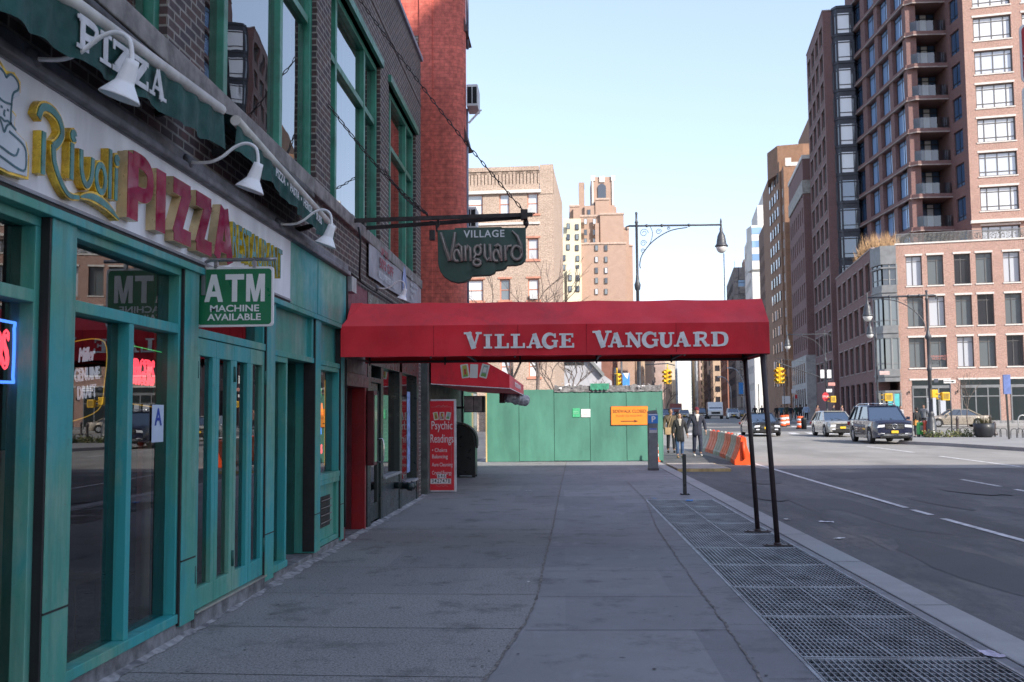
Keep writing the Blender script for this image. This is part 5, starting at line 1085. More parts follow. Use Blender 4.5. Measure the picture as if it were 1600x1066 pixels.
m_cap = M('barrier_cap', (.65, .06, .01), .5)
lab = ['orange water filled road barrier, nearest of the row', 'dirty white road barrier, second of the row', 'red orange road barrier, third of the row', 'dirty white road barrier, fourth of the row beside the walking man', 'red orange road barrier, fifth of the row', 'pale road barrier, sixth and last of the row behind the couple', 'red orange road barrier, seventh of the row', 'pale road barrier, eighth and last of the row']
x, y = 5.72, 32.2
for i in range(6):
    o = thing('road_barrier', lab[i], 'barrier', (x, y, zr(y)+.006), -.10+.028*i-.0, 'water filled barriers along the temporary walkway'); me = bo if i % 2 == 0 else bw
    b = link(me, 'shell', o)
    for yy in (.4, 1.45): t = MB(); t.lathe([(.05, .88), (.05, .91), (0, .91)], (0, yy, 0), 10); t.build('filler_cap', [m_cap if i % 2 == 0 else m_bwh], o)
    t = MB(); t.lathe([(.05, .2), (.05, .75)], (0, -.045, 0), 10); t.build('coupling_pin', [m_cap if i % 2 == 0 else m_bwh], o)
    a = -.10+.028*i; x += -sin(a)*1.93; y += cos(a)*1.93
# ================================================================ buildings across the avenue
AV = radians(6.6); AVD = Vector((sin(AV), cos(AV), 0))
RF = radians(12.4); RV = Vector((cos(RF), -sin(RF), 0)); DV = Vector((sin(RF), cos(RF), 0))
m_rose = brick('rose_brick', (.41, .225, .18), (.35, .185, .145), (.42, .34, .29), .3, .1, .014, .85, .12, 0)
m_brick_shade = brick('shaded_plum_brick', (.19, .088, .08), (.15, .07, .066), (.22, .16, .15), .3, .1, .014, .85, .15, 0)  # same brick as the rose fronts, darkened for the shaded avenue sides
m_stonew = M('pale_stone_trim', (.62, .58, .54), .7, .12, 3); m_gmetal = M('grey_bay_metal', (.19, .195, .20), .5, .15, 2); m_dmetal = M('dark_bay_metal', (.035, .037, .05), .4, .2, 2)
m_fr_g = M('bronze_frame', (.12, .11, .105), .45, .1); m_fr_d = M('navy_frame', (.022, .025, .04), .4, .1)
g_grey, g_dark, g_pale = dglass('grey_pane', (.13, .15, .16), .1), dglass('dark_pane', (.03, .032, .04), .06), dglass('blind_pane', (.50, .52, .56), .12)
g_lit, g_blue = dglass('curtain_reflection_pane', (.62, .63, .65), .15, .6), dglass('blue_pane', (.06, .11, .2), .03, 1.0, .05)
g_brt = dglass('bright_white_pane', (.85, .86, .88), .15, .6)  # near-white base colour for the bay's bright panes
g_sky = dglass('sky_pane', (.22, .36, .58), .03, 1.0, .04)  # sky reflection put into the blue base colour
def bld(name, label, loc, rz, W_, Dp, H, mat, front=(), left=(), right=(), depth=.18, fm=None, cat='building', roofz=.4, parapet=None, winname='window', trim=None):
    """box building. each window group: (x0, w, pitch, n, z0, h, zpitch, m, style, panes)"""
    B = thing(name, label, cat, loc, rz); mb = MB(); fm = fm or m_fr_g
    sides = [((0, 0, 0), (1, 0, 0), (0, -1, 0), W_, front), ((0, Dp, 0), (0, -1, 0), (-1, 0, 0), Dp, left), ((W_, 0, 0), (0, 1, 0), (1, 0, 0), Dp, right)]
    jobs = []
    for o, u, out, L, gs in sides:
        hs = []
        for g in gs:
            x0, w, p, n_, z0, h, zp, m_, st, panes = g
            hh = [(x0+p*i, x0+p*i+w, z0+zp*j, z0+zp*j+h) for j in range(m_) for i in range(n_)]; hs += hh; jobs.append((o, u, out, hh, st, panes))
        wall(mb, o, u, L, H, hs, depth, out)
    mb.quad((W_, Dp, 0), (0, Dp, 0), (0, Dp, H), (W_, Dp, H)); mb.quad((0, 0, H-roofz), (W_, 0, H-roofz), (W_, Dp, H-roofz), (0, Dp, H-roofz))
    mb.build('wall', [mat], B); tot = 0
    rest = MB(); big = MB()
    for o, u, out, hh, st, panes in jobs:
        k = max(0, 100-tot); put_windows(B, o, u, out, hh[-k:] if k else [], depth, st, fm, panes, winname, pick=lambda i: (i*7+i//3) % 5, trim=trim); tot += len(hh[-k:]) if k else 0
        ov, uv_, outv = Vector(o), Vector(u), Vector(out)
        for x0, x1, z0, z1 in (hh[:-k] if k else hh):
            a = ov+uv_*x0+Z3*z0-outv*(depth-.02); b = ov+uv_*x1+Z3*z0-outv*(depth-.02); hgt = Z3*(z1-z0); rest.quad(a, b, b+hgt, a+hgt)
    if rest.v: rest.build('window_row', [g_dark], B, kind='stuff')
    if parapet:
        t = MB(); p_, ph, m_ = parapet
        t.box(-p_, W_+p_, -p_, .25, H-ph, H+.02); t.box(-p_, .25, .25, Dp, H-ph, H+.02); t.box(W_-.25, W_+p_, .25, Dp, H-ph, H+.02); t.build('cornice', [m_], B)
    return B
# ---- podium block on the corner
ZP = .45; PO = Vector((30.29, 92, ZP)); PD = bld('apartment_podium', 'four storey rose brick corner block with paired windows and shops, right of the avenue', PO+RV*.25, -RF, 34, 14, 16.4, m_rose,
    front=[(.85, 1.36, 4.05, 8, 5.12, 2.73, 3.73, 3, (.07, [.42], [.82]), [g_grey, g_grey, g_pale, g_grey, g_dark]), (2.65, 1.36, 4.05, 8, 5.12, 2.73, 3.73, 3, (.07, [.6], [.82]), [g_grey, g_dark, g_grey, g_pale, g_grey])], depth=.35, trim=(.18, .12, .06, .05, m_stonew))
t = MB(); t.box(-.04, 34, -.08, .3, 16.38, 16.52); t.build('coping', [m_stonew], PD)
t = MB(); t.box(.2, 34, -.03, -.021, 0, .35); t.build('granite_base', [M('granite', (.27, .26, .26), .6, .3, 9)], PD)
for i in range(7):
    x = 1.0+4.05*i; t = MB(); t.box(x-.2, x+3.25, -.06, .02, 3.985, 4.14); t.build('shop_lintel', [m_stonew], PD); t = MB(); t.box(x, x+3.2, -.02, .02, .02, 3.98); s_ = t.build('shopfront', [dglass('shop_dark', (.02, .028, .03), .05)], PD)
    t = MB(); t.box(x, x+3.2, -.06, -.021, 3.25, 3.5); t.box(x, x+3.2, -.06, -.021, 2.45, 2.55)
    for q in (0, 1.15, 2.15, 3.1): t.box(x+q, x+q+.1, -.055, -.021, .02, 3.25)
    t.build('shopfront_frame', [m_gmetal], s_)
    if i == 0: t = MB(); t.box(x+1.25, x+1.95, -.05, -.022, .1, 2.4); t.box(x+2.3, x+2.75, -.05, -.022, .1, 2.4); t.build('white_door', [g_pale], s_)
    t = MB(); t.lathe([(.05, -.14), (.06, .1)], (x-.28, -.12, 2.95), 8); t.build('wall_light', [m_blk], PD)
text('window_lettering', 'GREENWICH\nMULRY SQ', .24, [M('dull_red_letter', (.45, .18, .15), .7)], PD, (3.35, -.02, 6.0), .01, .01, 1.0)
# corner bay of grey metal and the long side along the avenue
S0 = PO-RV*1.66+DV*1.5; SD = bld('apartment_side_wing', 'four storey brick side of the corner block, coloured in shade, with narrow paired windows', S0+AVD*21.6, -AV, 3, 21.6, 16.4, m_brick_shade)
for c in list(kids(SD)): bpy.data.objects.remove(c)
m_stone_shade = M('shaded_stone_trim', (.30, .24, .23), .8); SD.location = S0; SD.rotation_euler = (0, 0, -AV)  # darker copy of the pale trim, the side's shade in its colour
mb = MB(); hs = [(21.6-(1.4+3.4*i)-2.15, 21.6-(1.4+3.4*i), z, z+2.7) for i in range(6) for z in (5.12, 8.85, 12.58)]; hg = [(21.6-(1.4+3.4*i)-2.3, 21.6-(1.4+3.4*i), .3, 4.0) for i in range(6)]
wall(mb, (0, 21.6, 0), (0, -1, 0), 21.6, 16.4, hs+hg, .3, (-1, 0, 0)); mb.quad((0, 0, 0), (1.2, 0, 0), (1.2, 0, 16.4), (0, 0, 16.4)); mb.quad((0, 0, 16), (3, 0, 16), (3, 21.6, 16), (0, 21.6, 16)); mb.quad((3, 21.6, 0), (0, 21.6, 0), (0, 21.6, 16.4), (3, 21.6, 16.4)); mb.build('wall', [m_brick_shade], SD)
put_windows(SD, (0, 21.6, 0), (0, -1, 0), (-1, 0, 0), hs, .3, (.09, [.45], []), m_fr_g, [g_dark, g_grey, g_dark, g_dark, g_grey], 'window', lambda i: i, (.12, .1, .05, .05, m_stone_shade)); put_windows(SD, (0, 21.6, 0), (0, -1, 0), (-1, 0, 0), hg, .3, (.09, [], [.68]), m_fr_d, [g_dark], 'shop_window')
t = MB(); t.box(-.06, .3, -.05, 21.7, 16.38, 16.52); t.build('coping', [m_stone_shade], SD)
CB = thing('corner_bay', 'grey metal three storey bay window filling the corner of the rose brick block', 'bay window', PO, 0)
pp = [S0-PO+DV*-.0, RV*-1.0-DV*.25, RV*.24-DV*.25]; pp = [Vector((p.x, p.y, 0)) for p in pp]
def band(mb, z0, z1, off, mi=0):
    q = [p.copy() for p in pp]; q[0] = q[0]-RV*off; q[1] = q[1]-RV*off*.6-DV*off; q[2] = q[2]-DV*off
    for a, b in zip(q[:-1], q[1:]): mb.quad(a+Z3*z0, b+Z3*z0, b+Z3*z1, a+Z3*z1, mi)
    bk = [S0-PO+RV*1.5, RV*.24+DV*2]
    if off: 
        for z in (z0, z1): mb.add([p+Z3*z for p in q]+[bk[1]+Z3*z, bk[0]+Z3*z], [(0, 1, 2, 3, 4)], mi)
t = MB()
band(t, 14.6, 16.3, .18)
for z in (3.9, 7.85, 11.55): band(t, z, z+1.15, .1); band(t, z+.45, z+.62, .2)
band(t, 2.9, 3.1, .1); band(t, 14.2, 14.35, .2)
for z0, z1 in ((5.05, 7.85), (9.0, 11.55), (12.7, 14.6), (0, 2.9)):
    for a, b in ((pp[0], pp[1]), (pp[1], pp[2])):
        for f in (.0, .5, 1): c = a.lerp(b, f); t.box(c.x-.06, c.x+.06, c.y-.08, c.y+.05, z0, z1)
        if z0 > 1: t.beam(a+Z3*(z0+.5), b+Z3*(z0+.5), .08, .09)
t.build('metal_cladding', [m_gmetal], CB)
for z0, z1 in ((5.05, 7.85), (9.0, 11.55), (12.7, 14.6), (0, 2.9)):
    t = MB(); band(t, z0, z1, 0); t.build('bay_pane', [g_dark if z0 > 12 or z0 < 1 else g_grey], CB)
t = MB(); a, b = pp[1], pp[2]; n_ = -DV*.02; t.quad(a.lerp(b, .12)+n_+Z3*.3, a.lerp(b, .9)+n_+Z3*.3, a.lerp(b, .9)+n_+Z3*2.8, a.lerp(b, .12)+n_+Z3*2.8); t.build('turquoise_poster', [M('turquoise', (.10, .46, .47), .5, .12, 3)], CB)
# ---- tower: front pier, balconies, long window wall
T0 = Vector((35.2, 100.5, 0)); TW = thing('apartment_tower', 'tall rose brick apartment tower, shaded sides coloured plum, with glass balconies and blue window wall', 'tower', T0, 0)
WA = radians(-2); wu = Vector((-sin(WA), -cos(WA), 0)); wout = Vector((-cos(WA), sin(WA), 0)); WL = 18.4; o_ = -wu*WL
wo = Vector((o_.x, o_.y, 16))
fl = [39.55+3.33*n_-16 for n_ in range(-7, 5)]
mb = MB(); hs = []
for z in fl[:-1]:
    if z+.45 < 0: continue
    for k in range(4): x1 = WL-(.95+4.0*k+(0 if k < 3 else .3)); hs.append((x1-2.95, x1, z+.42, z+3.33))
hs = [(a, b, max(c, .5), d) for a, b, c, d in hs]
wall(mb, wo, wu, WL, 40, hs, .45, wout)
FC = Vector((39.2, 96.2, 0))-T0; FO = FC+Z3*16
fh = []
for k in range(9):
    for j in range(-6, 5):
        z = 39.6+3.33*j-16
        if z > 3.4: fh.append((.85+4.3*k, 4.2+4.3*k, z-2.3, z))
    fh.append((.85+4.3*k, 4.2+4.3*k, 0.9, 3.2))
wall(mb, FO, RV, 40, 40, fh, .3, -DV, 1, 1)
# inner west return of the front pier and recess
rb = Vector((39.0, 99.9, 16))-T0; ru = (FO-rb).normalized(); rl = (FO-rb).length; rh = [(.7, 2.7, z+.6, z+2.9) for z in fl if z > -1]
rh = [(a, b, max(c, .5), d) for a, b, c, d in rh]
ro = Vector((ru.y, -ru.x, 0)); wall(mb, rb, ru, rl, 40, rh, .2, ro)
mb.quad(Vector((0, 0, 16)), Vector((1.0, -.05, 16)), Vector((1.0, -.05, 56)), Vector((0, 0, 56)))          # end pier of the window wall
mb.quad(Vector((1.0, -.05, 16)), Vector((1.0, 2.6, 16)), Vector((1.0, 2.6, 56)), Vector((1.0, -.05, 56)))
mb.quad(rb, Vector((rb.x, 2.6, 16)), Vector((rb.x, 2.6, 56)), rb+Z3*40); mb.quad(wo, wo+X3*6, wo+X3*6+Z3*40, wo+Z3*40); mb.quad(wo+Z3*40, Z3*56, FO+Z3*40, FO+Z3*40+DV*20); mb.quad(wo+Z3*40, FO+Z3*40+DV*20, FO+RV*40+DV*20+Z3*40, FO+RV*40+Z3*40); mb.build('wall', [m_brick_shade, m_rose], TW)
put_windows(TW, wo, wu, wout, hs[:40], .45, (.11, [.5], [.13, .83]), m_fr_d, [g_sky, g_sky, g_sky, g_blue], 'window', lambda i: i % 4)
put_windows(TW, FO, RV, -DV, fh[:36], .3, (.11, [.19, .5, .81], [.2, .8]), m_fr_g, [g_lit, g_lit, g_pale], 'front_window', lambda i: i, (.2, .12, .08, .05, m_stonew))
put_windows(TW, rb, ru, ro, rh[:9], .2, (.1, [.5], [.2]), m_fr_d, [g_blue], 'side_window')
t = MB(); t.beam(FO+Z3*3.6-DV*.15-RV*.1, FO+Z3*3.6-DV*.15+RV*40, .5, .28)
t.build('cornice', [m_stonew], TW)
m_slabt = M('slab_edge_stone', (.33, .27, .25), .8)
for z in fl:
    p, q = wo+Z3*(z+.28)+wout*.05, Z3*16+Z3*(z+.28)+wout*.05; t = MB(); t.beam(p, q, .15, .36); sb_ = t.build('slab_band', [m_brick_shade], TW)
    p, q = wo+Z3*(z+.05)+wout*.1, Z3*16+Z3*(z+.05)+wout*.1; t = MB(); t.beam(p, q, .22, .1); t.build('slab_edge', [m_slabt], sb_)
t = MB(); t.quad((1.0, 2.6, 16), (4.6, 2.6, 16), (4.6, 2.6, 56), (1.0, 2.6, 56)); t.build('recess_glazing', [g_blue], TW)
for i, z in enumerate(fl):
    zz = z+16
    if zz < 18: continue
    b = MB(); pl = [(-.05, .0), (.55, -.55), (3.8, -.55), (3.8, 2.6), (.0, 2.6)]; b.prism(pl, (0, 0, zz), X3, Y3, (0, 0, .42)); so2 = b.build('balcony', [m_brick_shade], TW)
    b = MB(); b.prism([(-.10, .0), (.53, -.60), (3.8, -.60), (3.8, -.55), (.55, -.55), (-.05, .0)], (0, 0, zz-.04), X3, Y3, (0, 0, .12)); b.build('balcony_edge', [m_slabt], so2)
    b = MB(); b.quad((.9, .1-.6, zz+.42), (3.75, -.5, zz+.42), (3.75, -.5, zz+1.5), (.9, -.5, zz+1.5)); b.quad((.3, .1, zz+.42), (.9, -.5, zz+.42), (.9, -.5, zz+1.5), (.3, .1, zz+1.5)); b.build('glass_balustrade', [glass('balcony_glass_%d' % i, (.62, .7, .74), 2.0)] if i == 1 else [MAT.get('balcony_glass_1') or glass('balcony_glass_1', (.62, .7, .74), 2.0)], so2)
    b = MB(); b.box(2.35, 2.95, 2.45, 2.58, zz+.45, zz+3.2); b.box(1.15, 1.6, 2.45, 2.58, zz+.45, zz+2.2); b.build('white_reflection', [g_lit], so2)  # pale panels stand for bright reflections in the recess glass
    b = MB()
    for x in (1.1, 1.65, 2.3, 3.0, 3.7): b.box(x-.04, x+.04, 2.42, 2.44, zz+.42, zz+3.3)
    b.box(1, 3.8, 2.42, 2.44, zz+2.75, zz+2.85); b.build('mullion', [m_fr_d], so2)
# ---- wing beyond, with the dark metal bay
WC = D(1284.6, 14, 117); WC.z = ZP
WG = bld('apartment_wing', 'tall brick wing coloured in shade, with narrow double windows and a dark metal bay', WC, -AV, 4.6, 15, 48.8, m_brick_shade,
    left=[(15-14.1, 2.4, 3.62, 4, 5.0, 2.3, 3.33, 13, (.1, [.5], []), [g_dark, g_dark, g_grey, g_dark, g_dark])], depth=.25, trim=(.13, .12, .06, .04, m_stone_shade))
t = MB(); t.box(-.06, 4.6, -.06, .3, 48.75, 48.9); t.box(-.06, .3, .3, 15, 48.75, 48.9); t.build('coping', [m_stone_shade], WG)
for j in range(11):
    z = 45.75-ZP-3.33*j+3.33*1; b = MB(); pl = [(1.0, 0), (1.45, -.75), (3.3, -.75), (3.75, 0)]
    b.prism([(x, y) for x, y in pl], (0, 0, z-.55), X3, Y3, (0, 0, .95)); b.prism([(.92, 0), (1.4, -.85), (3.35, -.85), (3.83, 0)], (0, 0, z+.05), X3, Y3, (0, 0, .16)); b.prism([(.95, 0), (1.42, -.8), (3.33, -.8), (3.8, 0)], (0, 0, z-.8), X3, Y3, (0, 0, .12))
    for x, y in pl: b.box(x-.09, x+.09, y-.09, y+.09, z-2.95, z-.55)
    b.beam((1.45, -.76, z-2.5), (3.3, -.76, z-2.5), .1, .08); b.beam((2.9, -.76, z-2.9), (2.9, -.76, z-.6), .06, .09)
    bw_ = b.build('bay_window', [m_dmetal], WG)
    b = MB(); b.quad((1.45, -.74, z-2.95), (2.86, -.74, z-2.95), (2.86, -.74, z-.55), (1.45, -.74, z-.55)); b.build('bright_pane', [g_brt if j < 6 else g_blue], bw_)
    for (xa, ya_), (xb, yb_) in (((1.0, .01), (1.45, -.74)), ((2.9, -.74), (3.3, -.74)), ((3.3, -.74), (3.75, .01))):
        b = MB(); b.quad((xa, ya_, z-2.95), (xb, yb_, z-2.95), (xb, yb_, z-.55), (xa, ya_, z-.55)); b.build('dark_pane', [g_dark], bw_)
# ---- older brick block, brown tower, far right side of the avenue
OB = bld('old_brick_block', 'older dark red brick block with stone bands and pale stone ground floors beyond the wing', D(1258, 400, 133).xy.to_3d()+Z3*.6, -AV, 8, 17, 35.4, m_brick_shade, left=[(1.2, 1.0, 2.3, 7, 9.5, 2.1, 3.4, 7, (.08, [], [.5]), [g_dark])], parapet=(.1, .5, m_stonew))
t = MB(); t.box(-.12, 8.02, -.12, .02, 30.2, 32.0); t.box(-.12, .02, .02, 17, 30.2, 32.0); t.build('stone_band', [M('grey_stone_band', (.36, .34, .31), .8)], OB)
t = MB(); t.box(-.3, 8.02, -.3, .02, 0, 8.6); t.box(-.3, -.02, .02, 17, 0, 8.6); t.build('stone_base', [M('pale_stone_base', (.40, .38, .36), .8, .2, 2)], OB)
t = MB()
for k in range(7): 
    y = 1.3+2.3*k; t.box(-.34, -.301, y, y+1.0, .4, 4.2); t.box(-.34, -.301, y, y+1.0, 5.0, 7.6)
t.build('window_row', [g_dark], OB)
m_brown = brick('brown_brick', (.30, .15, .085), (.24, .115, .065), (.30, .21, .15), .3, .1, .014, .85, .25, 0)
BT = bld('brown_brick_tower', 'brown brick apartment tower with chamfered corner and white framed windows, beyond the old red block', D(1228, 400, 155).xy.to_3d()+Z3*.7, -AV, 14, 27, 39.5, m_brown,
    front=[(.9, 1.7, 4.2, 3, 5, 1.5, 2.72, 12, (.1, [.5], []), [g_dark, g_pale, g_grey, g_dark, g_dark])], left=[(2.0, 1.5, 3.6, 7, 5, 1.5, 2.72, 12, (.1, [.5], []), [g_grey, g_dark, g_pale, g_dark, g_grey])], depth=.12, fm=m_sw)
t = MB(); t.box(.3, 1.2, -.1, .3, 39.3, 40.6); t.box(1.2, 9, -.05, .3, 39.3, 39.9); t.build('terrace_parapet', [m_stonew], BT)
t = MB(); t.prism([(-1.6, 9), (-.4, 4.5), (3.5, 4.0), (14, 5), (14, 27), (0, 27)], (0, 0, 39.2), X3, Y3, (0, 0, 4.6)); t.box(5.5, 14, 8, 26, 43.8, 50); t.build('penthouse', [m_brown], BT)
t = MB(); t.prism([(-.95, 14), (-.3, 3.4), (-.02, 3.4), (-.02, 27), (-.95, 27)], (0, 0, 0), X3, Y3, (0, 0, 41)); t.build('chamfered_bay', [m_brown], BT)
for j in range(13):
    for k in range(4):
        b = MB(); y = 4.5+2.6*k; f = (y+.6-3.4)/10.6; x = -.3-.65*f; b.box(x-.14, x+.1, y, y+1.3, 5.2+2.72*j, 6.7+2.72*j); b.build('bay_pane', [[g_grey, g_dark, g_pale, g_dark][(j+k*3) % 4]], BT)
m_whitew = M('white_render', (.66, .64, .60), .8, .12, .4); m_dkst = M('dark_scaffold_wrap', (.035, .036, .05), .7, .4, .5)
BR2 = bld('narrow_brown_block', 'narrow dark brown brick block between the white building and the brown tower', D(1203, 450, 185).xy.to_3d()+Z3*.8, -AV, 7, 22, 37.5, brick('darker_brown_brick', (.17, .09, .06), (.14, .07, .05), (.2, .15, .12), .3, .1, .014, .85, .2, 0), left=[(2, 1.3, 3, 6, 5, 1.7, 3, 10, (.1, [], [.5]), [g_dark, g_grey, g_pale, g_dark, g_dark])], front=[(1, 1.3, 2.6, 2, 5, 1.7, 3, 10, (.1, [], [.5]), [g_dark])], depth=.12)
WBD = bld('white_building', 'white rendered building with stepped top catching the sun, right of the avenue', D(1176, 450, 225).xy.to_3d()+Z3*.8, -AV, 9, 24, 42, m_whitew, front=[(2.6, 1.5, 2.0, 2, 6, 1.7, 4.0, 9, (.1, [.5], []), [g_dark])], left=[(2, 1.6, 3.2, 6, 6, 1.7, 4, 9, (.1, [], []), [g_grey, g_dark])], depth=.15)
t = MB(); t.box(1.6, 8.8, 1.5, 20, 41.6, 48); t.box(3, 8, 3, 16, 48, 51); t.prism([(-.8, 4), (0, -.6), (2.6, -.6), (2.6, .1), (0, 5)], (0, 0, 33), X3, Y3, (0, 0, 10)); t.build('penthouse', [m_whitew], WBD)
t = MB()
for z in (35, 38, 41): t.box(.05, 2.3, -.66, -.61, z, z+1.5)
t.build('blue_window', [g_sky], WBD)
SC = bld('scaffold_building', 'dark building wrapped in scaffolding, right of the avenue beside the white building', D(1147, 450, 262).xy.to_3d()+Z3*.8, -AV, 12, 40, 39, m_dkst, left=[(1.5, 2, 3.4, 10, 5, 2, 3.6, 9, (.12, [], []), [g_dark])], front=[(1, 2, 3.2, 3, 5, 2, 3.6, 9, (.12, [], []), [g_dark, g_blue])], depth=.2)
t = MB(); r = random.Random(3)
for k in range(6):
    x = .2+k*2.3; t.beam((x, -1.2, 0), (x, -1.2, 40.5), .1, .1)
for j in range(12): t.beam((0, -1.2, 3.3*j), (12, -1.2, 3.3*j), .12, .12); t.beam((0, -1.25, 3.3*j), (6 if j % 2 else 11, -1.25, 3.3*j+3.3), .07, .07)
t.build('scaffold', [m_dkst], SC); t = MB(); t.box(3, 9, 6, 14, 38.6, 42); t.lathe([(1.1, 0), (1.1, 2.2), (0, 3.2)], (4, 3, 38.6), 12); t.build('roof_tank', [M('roof_brown', (.2, .14, .11), .8)], SC)
t = MB(); t.beam((-1.5, 20, 0), (-1.5, 20, 46), .25, .25); t.build('mast', [m_dkst], SC)
def facade_bld(name, label, x, y, W_, Dp, H, mat, gms, side, zp=3.4, xp=2.4, rows=None):
    rows = rows or int((H-6)/zp); n1, n2 = max(1, int((W_-1)/xp)), max(1, int((Dp-1)/xp))
    g = dict(front=[(.7, xp*.55, xp, n1, 5, zp*.55, zp, rows, (.12, [], []), gms)])
    g['left' if side > 0 else 'right'] = [(.7, xp*.55, xp, n2, 5, zp*.55, zp, rows, (.12, [], []), gms)]
    B = thing(name, label, 'building', (x, y, zr(y)), -AV); mb = MB(); rest = MB()
    for o, u, out, L, key in (((0, 0, 0), (1, 0, 0), (0, -1, 0), W_, 'front'), ((0, Dp, 0), (0, -1, 0), (-1, 0, 0), Dp, 'left'), ((W_, 0, 0), (0, 1, 0), (1, 0, 0), Dp, 'right')):
        hs = [(x0+p*i, x0+p*i+w, z0+zq*j, z0+zq*j+h) for (x0, w, p, n_, z0, h, zq, m_, st, pn) in g.get(key, []) for j in range(m_) for i in range(n_)]
        wall(mb, o, u, L, H, hs, .25, out)
        for a, b, c, d in hs: P = Vector(o)+Vector(u)*a+Z3*c-Vector(out)*.22; Q = P+Vector(u)*(b-a); rest.quad(P, Q, Q+Z3*(d-c), P+Z3*(d-c))
    mb.quad((0, 0, H-.3), (W_, 0, H-.3), (W_, Dp, H-.3), (0, Dp, H-.3)); mb.quad((W_, Dp, 0), (0, Dp, 0), (0, Dp, H), (W_, Dp, H)); mb.build('wall', [mat], B); o = rest.build('window_row', gms[:1], B, kind='stuff')
    t = MB(); t.box(-.3, W_+.3, -.3, .2, H-.7, H); t.box(-.3, .2, .2, Dp, H-.7, H); t.box(W_-.2, W_+.3, .2, Dp, H-.7, H); t.build('cornice', [mat], B); return B
tones = {'cream': M('cream_stone', (.66, .56, .43), .85, .2, .15), 'tan': M('tan_brick', (.52, .37, .26), .85, .2, .2), 'grey': M('grey_stone', (.46, .48, .52), .85, .2, .2), 'rust': M('rust_brick', (.27, .12, .085), .85, .2, .2), 'slate': M('slate_glass', (.16, .20, .27), .25, .2, .2), 'white': m_whitew, 'dark': M('dark_brick_far', (.08, .06, .06), .85, .2, .2), 'pink': M('pinkish_stone', (.48, .35, .30), .85, .2, .2)}
def avx(y, off): return .0+math.tan(AV)*(y-133)+off
# right side, from near to far: (y, offset of street wall, width, depth, height, tone)
right = [(322, 30.5, 20, 44, 34, 'rust', 'rust brick loft block'), (388, 28.5, 16, 30, 31, 'tan', 'tan brick office block with sunlit front'), (432, 27.5, 20, 60, 28, 'dark', 'low dark block'), (505, 28.5, 24, 70, 35, 'cream', 'cream stone loft with sunlit front'), (590, 27.5, 30, 60, 40, 'pink', 'pinkish stone block'), (668, 27.0, 40, 80, 46, 'grey', 'pale grey tower with regular windows'), (770, 27.5, 50, 120, 54, 'cream', 'tall cream office block'), (930, 29.5, 60, 150, 64, 'tan', 'very tall tan tower'), (1120, 32.5, 60, 260, 74, 'grey', 'distant grey tower'), (1450, 36, 90, 300, 96, 'slate', 'most distant blue glass tower')]
for y, off, w, dp, h, tn, lb in right: facade_bld('avenue_building', lb+' on the right side of the avenue', avx(y, off), y, w, dp, h, tones[tn], [g_dark], 1, 3.6+y/900, 2.6+y/500)
left = [(255, -24, 22, 40, 26, 'rust', 'low rust brick block'), (312, -16, 20, 26, 34, 'tan', 'tan brick loft block'), (345, -14, 20, 40, 24, 'dark', 'low dark brick block'), (400, -17, 26, 60, 44, 'pink', 'pinkish sunlit block'), (470, -22, 30, 60, 50, 'rust', 'rust loft tower'), (540, -29, 40, 80, 58, 'cream', 'large cream stone block'), (640, -31, 40, 110, 70, 'white', 'white sunlit block'), (775, -38, 50, 140, 84, 'cream', 'tall cream tower'), (950, -52, 60, 200, 104, 'slate', 'slate blue tower'), (1250, -67, 80, 300, 136, 'grey', 'most distant grey tower')]
for y, off, w, dp, h, tn, lb in left: facade_bld('avenue_building', lb+' on the left side of the avenue', avx(y, off), y, w, dp, h, tones[tn], [g_dark], -1, 3.6+y/900, 2.6+y/500)
# ---- balustrade building across the side street
m_buff = brick('buff_brick', (.43, .31, .24), (.34, .235, .18), (.47, .39, .32), .3, .1, .016, .85, .15, 0); m_terra = M('terracotta_surround', (.50, .22, .15), .7, .15, 3)
b0, b1 = D(722, 400, 80).x, D(866, 400, 80).x; BB = thing('balustrade_building', 'buff brick apartment house with arcaded parapet and terracotta window surrounds, behind the hanging sign', 'building', (b0, 80, .3), radians(-3)); Wb = b1-b0; Hb = D(800, 264, 80).z-.3
rowsz = [D(800, y, 80).z-.3 for y in (336, 407, 470, 530, 590)]; hs = []
for z in rowsz:
    for a, b in ((729, 755), (781, 797), (825, 842)): hs.append((D(a, 400, 80).x-b0, D(b, 400, 80).x-b0, z-.0, z+1.75))
mb = MB(); wall(mb, (0, 0, 0), X3, Wb, Hb-1.9, hs, .22, (0, -1, 0)); mb.quad((Wb, 0, 0), (Wb, 14, 0), (Wb, 14, Hb), (Wb, 0, Hb)); mb.quad((0, 14, 0), (0, 0, 0), (0, 0, Hb), (0, 14, Hb)); mb.box(Wb-1.1, Wb, -.06, .5, Hb-2.2, Hb+.2); mb.quad((0, 0, Hb-2), (Wb, 0, Hb-2), (Wb, 14, Hb-2), (0, 14, Hb-2)); mb.build('wall', [m_buff], BB)
put_windows(BB, (0, 0, 0), X3, (0, -1, 0), hs, .22, (.09, [], [.5]), m_terra, [g_lit, g_pale, g_lit, g_grey], 'window', lambda i: i, (.14, .16, .16, .06, m_terra))
t = MB(); t.box(0, Wb-1.1, -.12, .02, rowsz[0]-.85, rowsz[0]-.68); t.box(0, Wb-1.0, -.25, .3, Hb-2.1, Hb-1.85); t.build('string_course', [m_stonew], BB)
t = MB(); n_ = 21; xs0, xs1 = .3, Wb-1.15
t.box(xs0-.3, xs1, -.06, .3, Hb-1.85, Hb-1.35); t.box(xs0-.3, xs1, -.12, .32, Hb-.25, Hb+.1)
for i in range(n_+1): x = xs0+(xs1-xs0)*i/n_; t.box(x-.11, x+.11, -.05, .25, Hb-1.35, Hb-.25); t.box(x-.2, x+.2, -.05, .25, Hb-.5, Hb-.25)
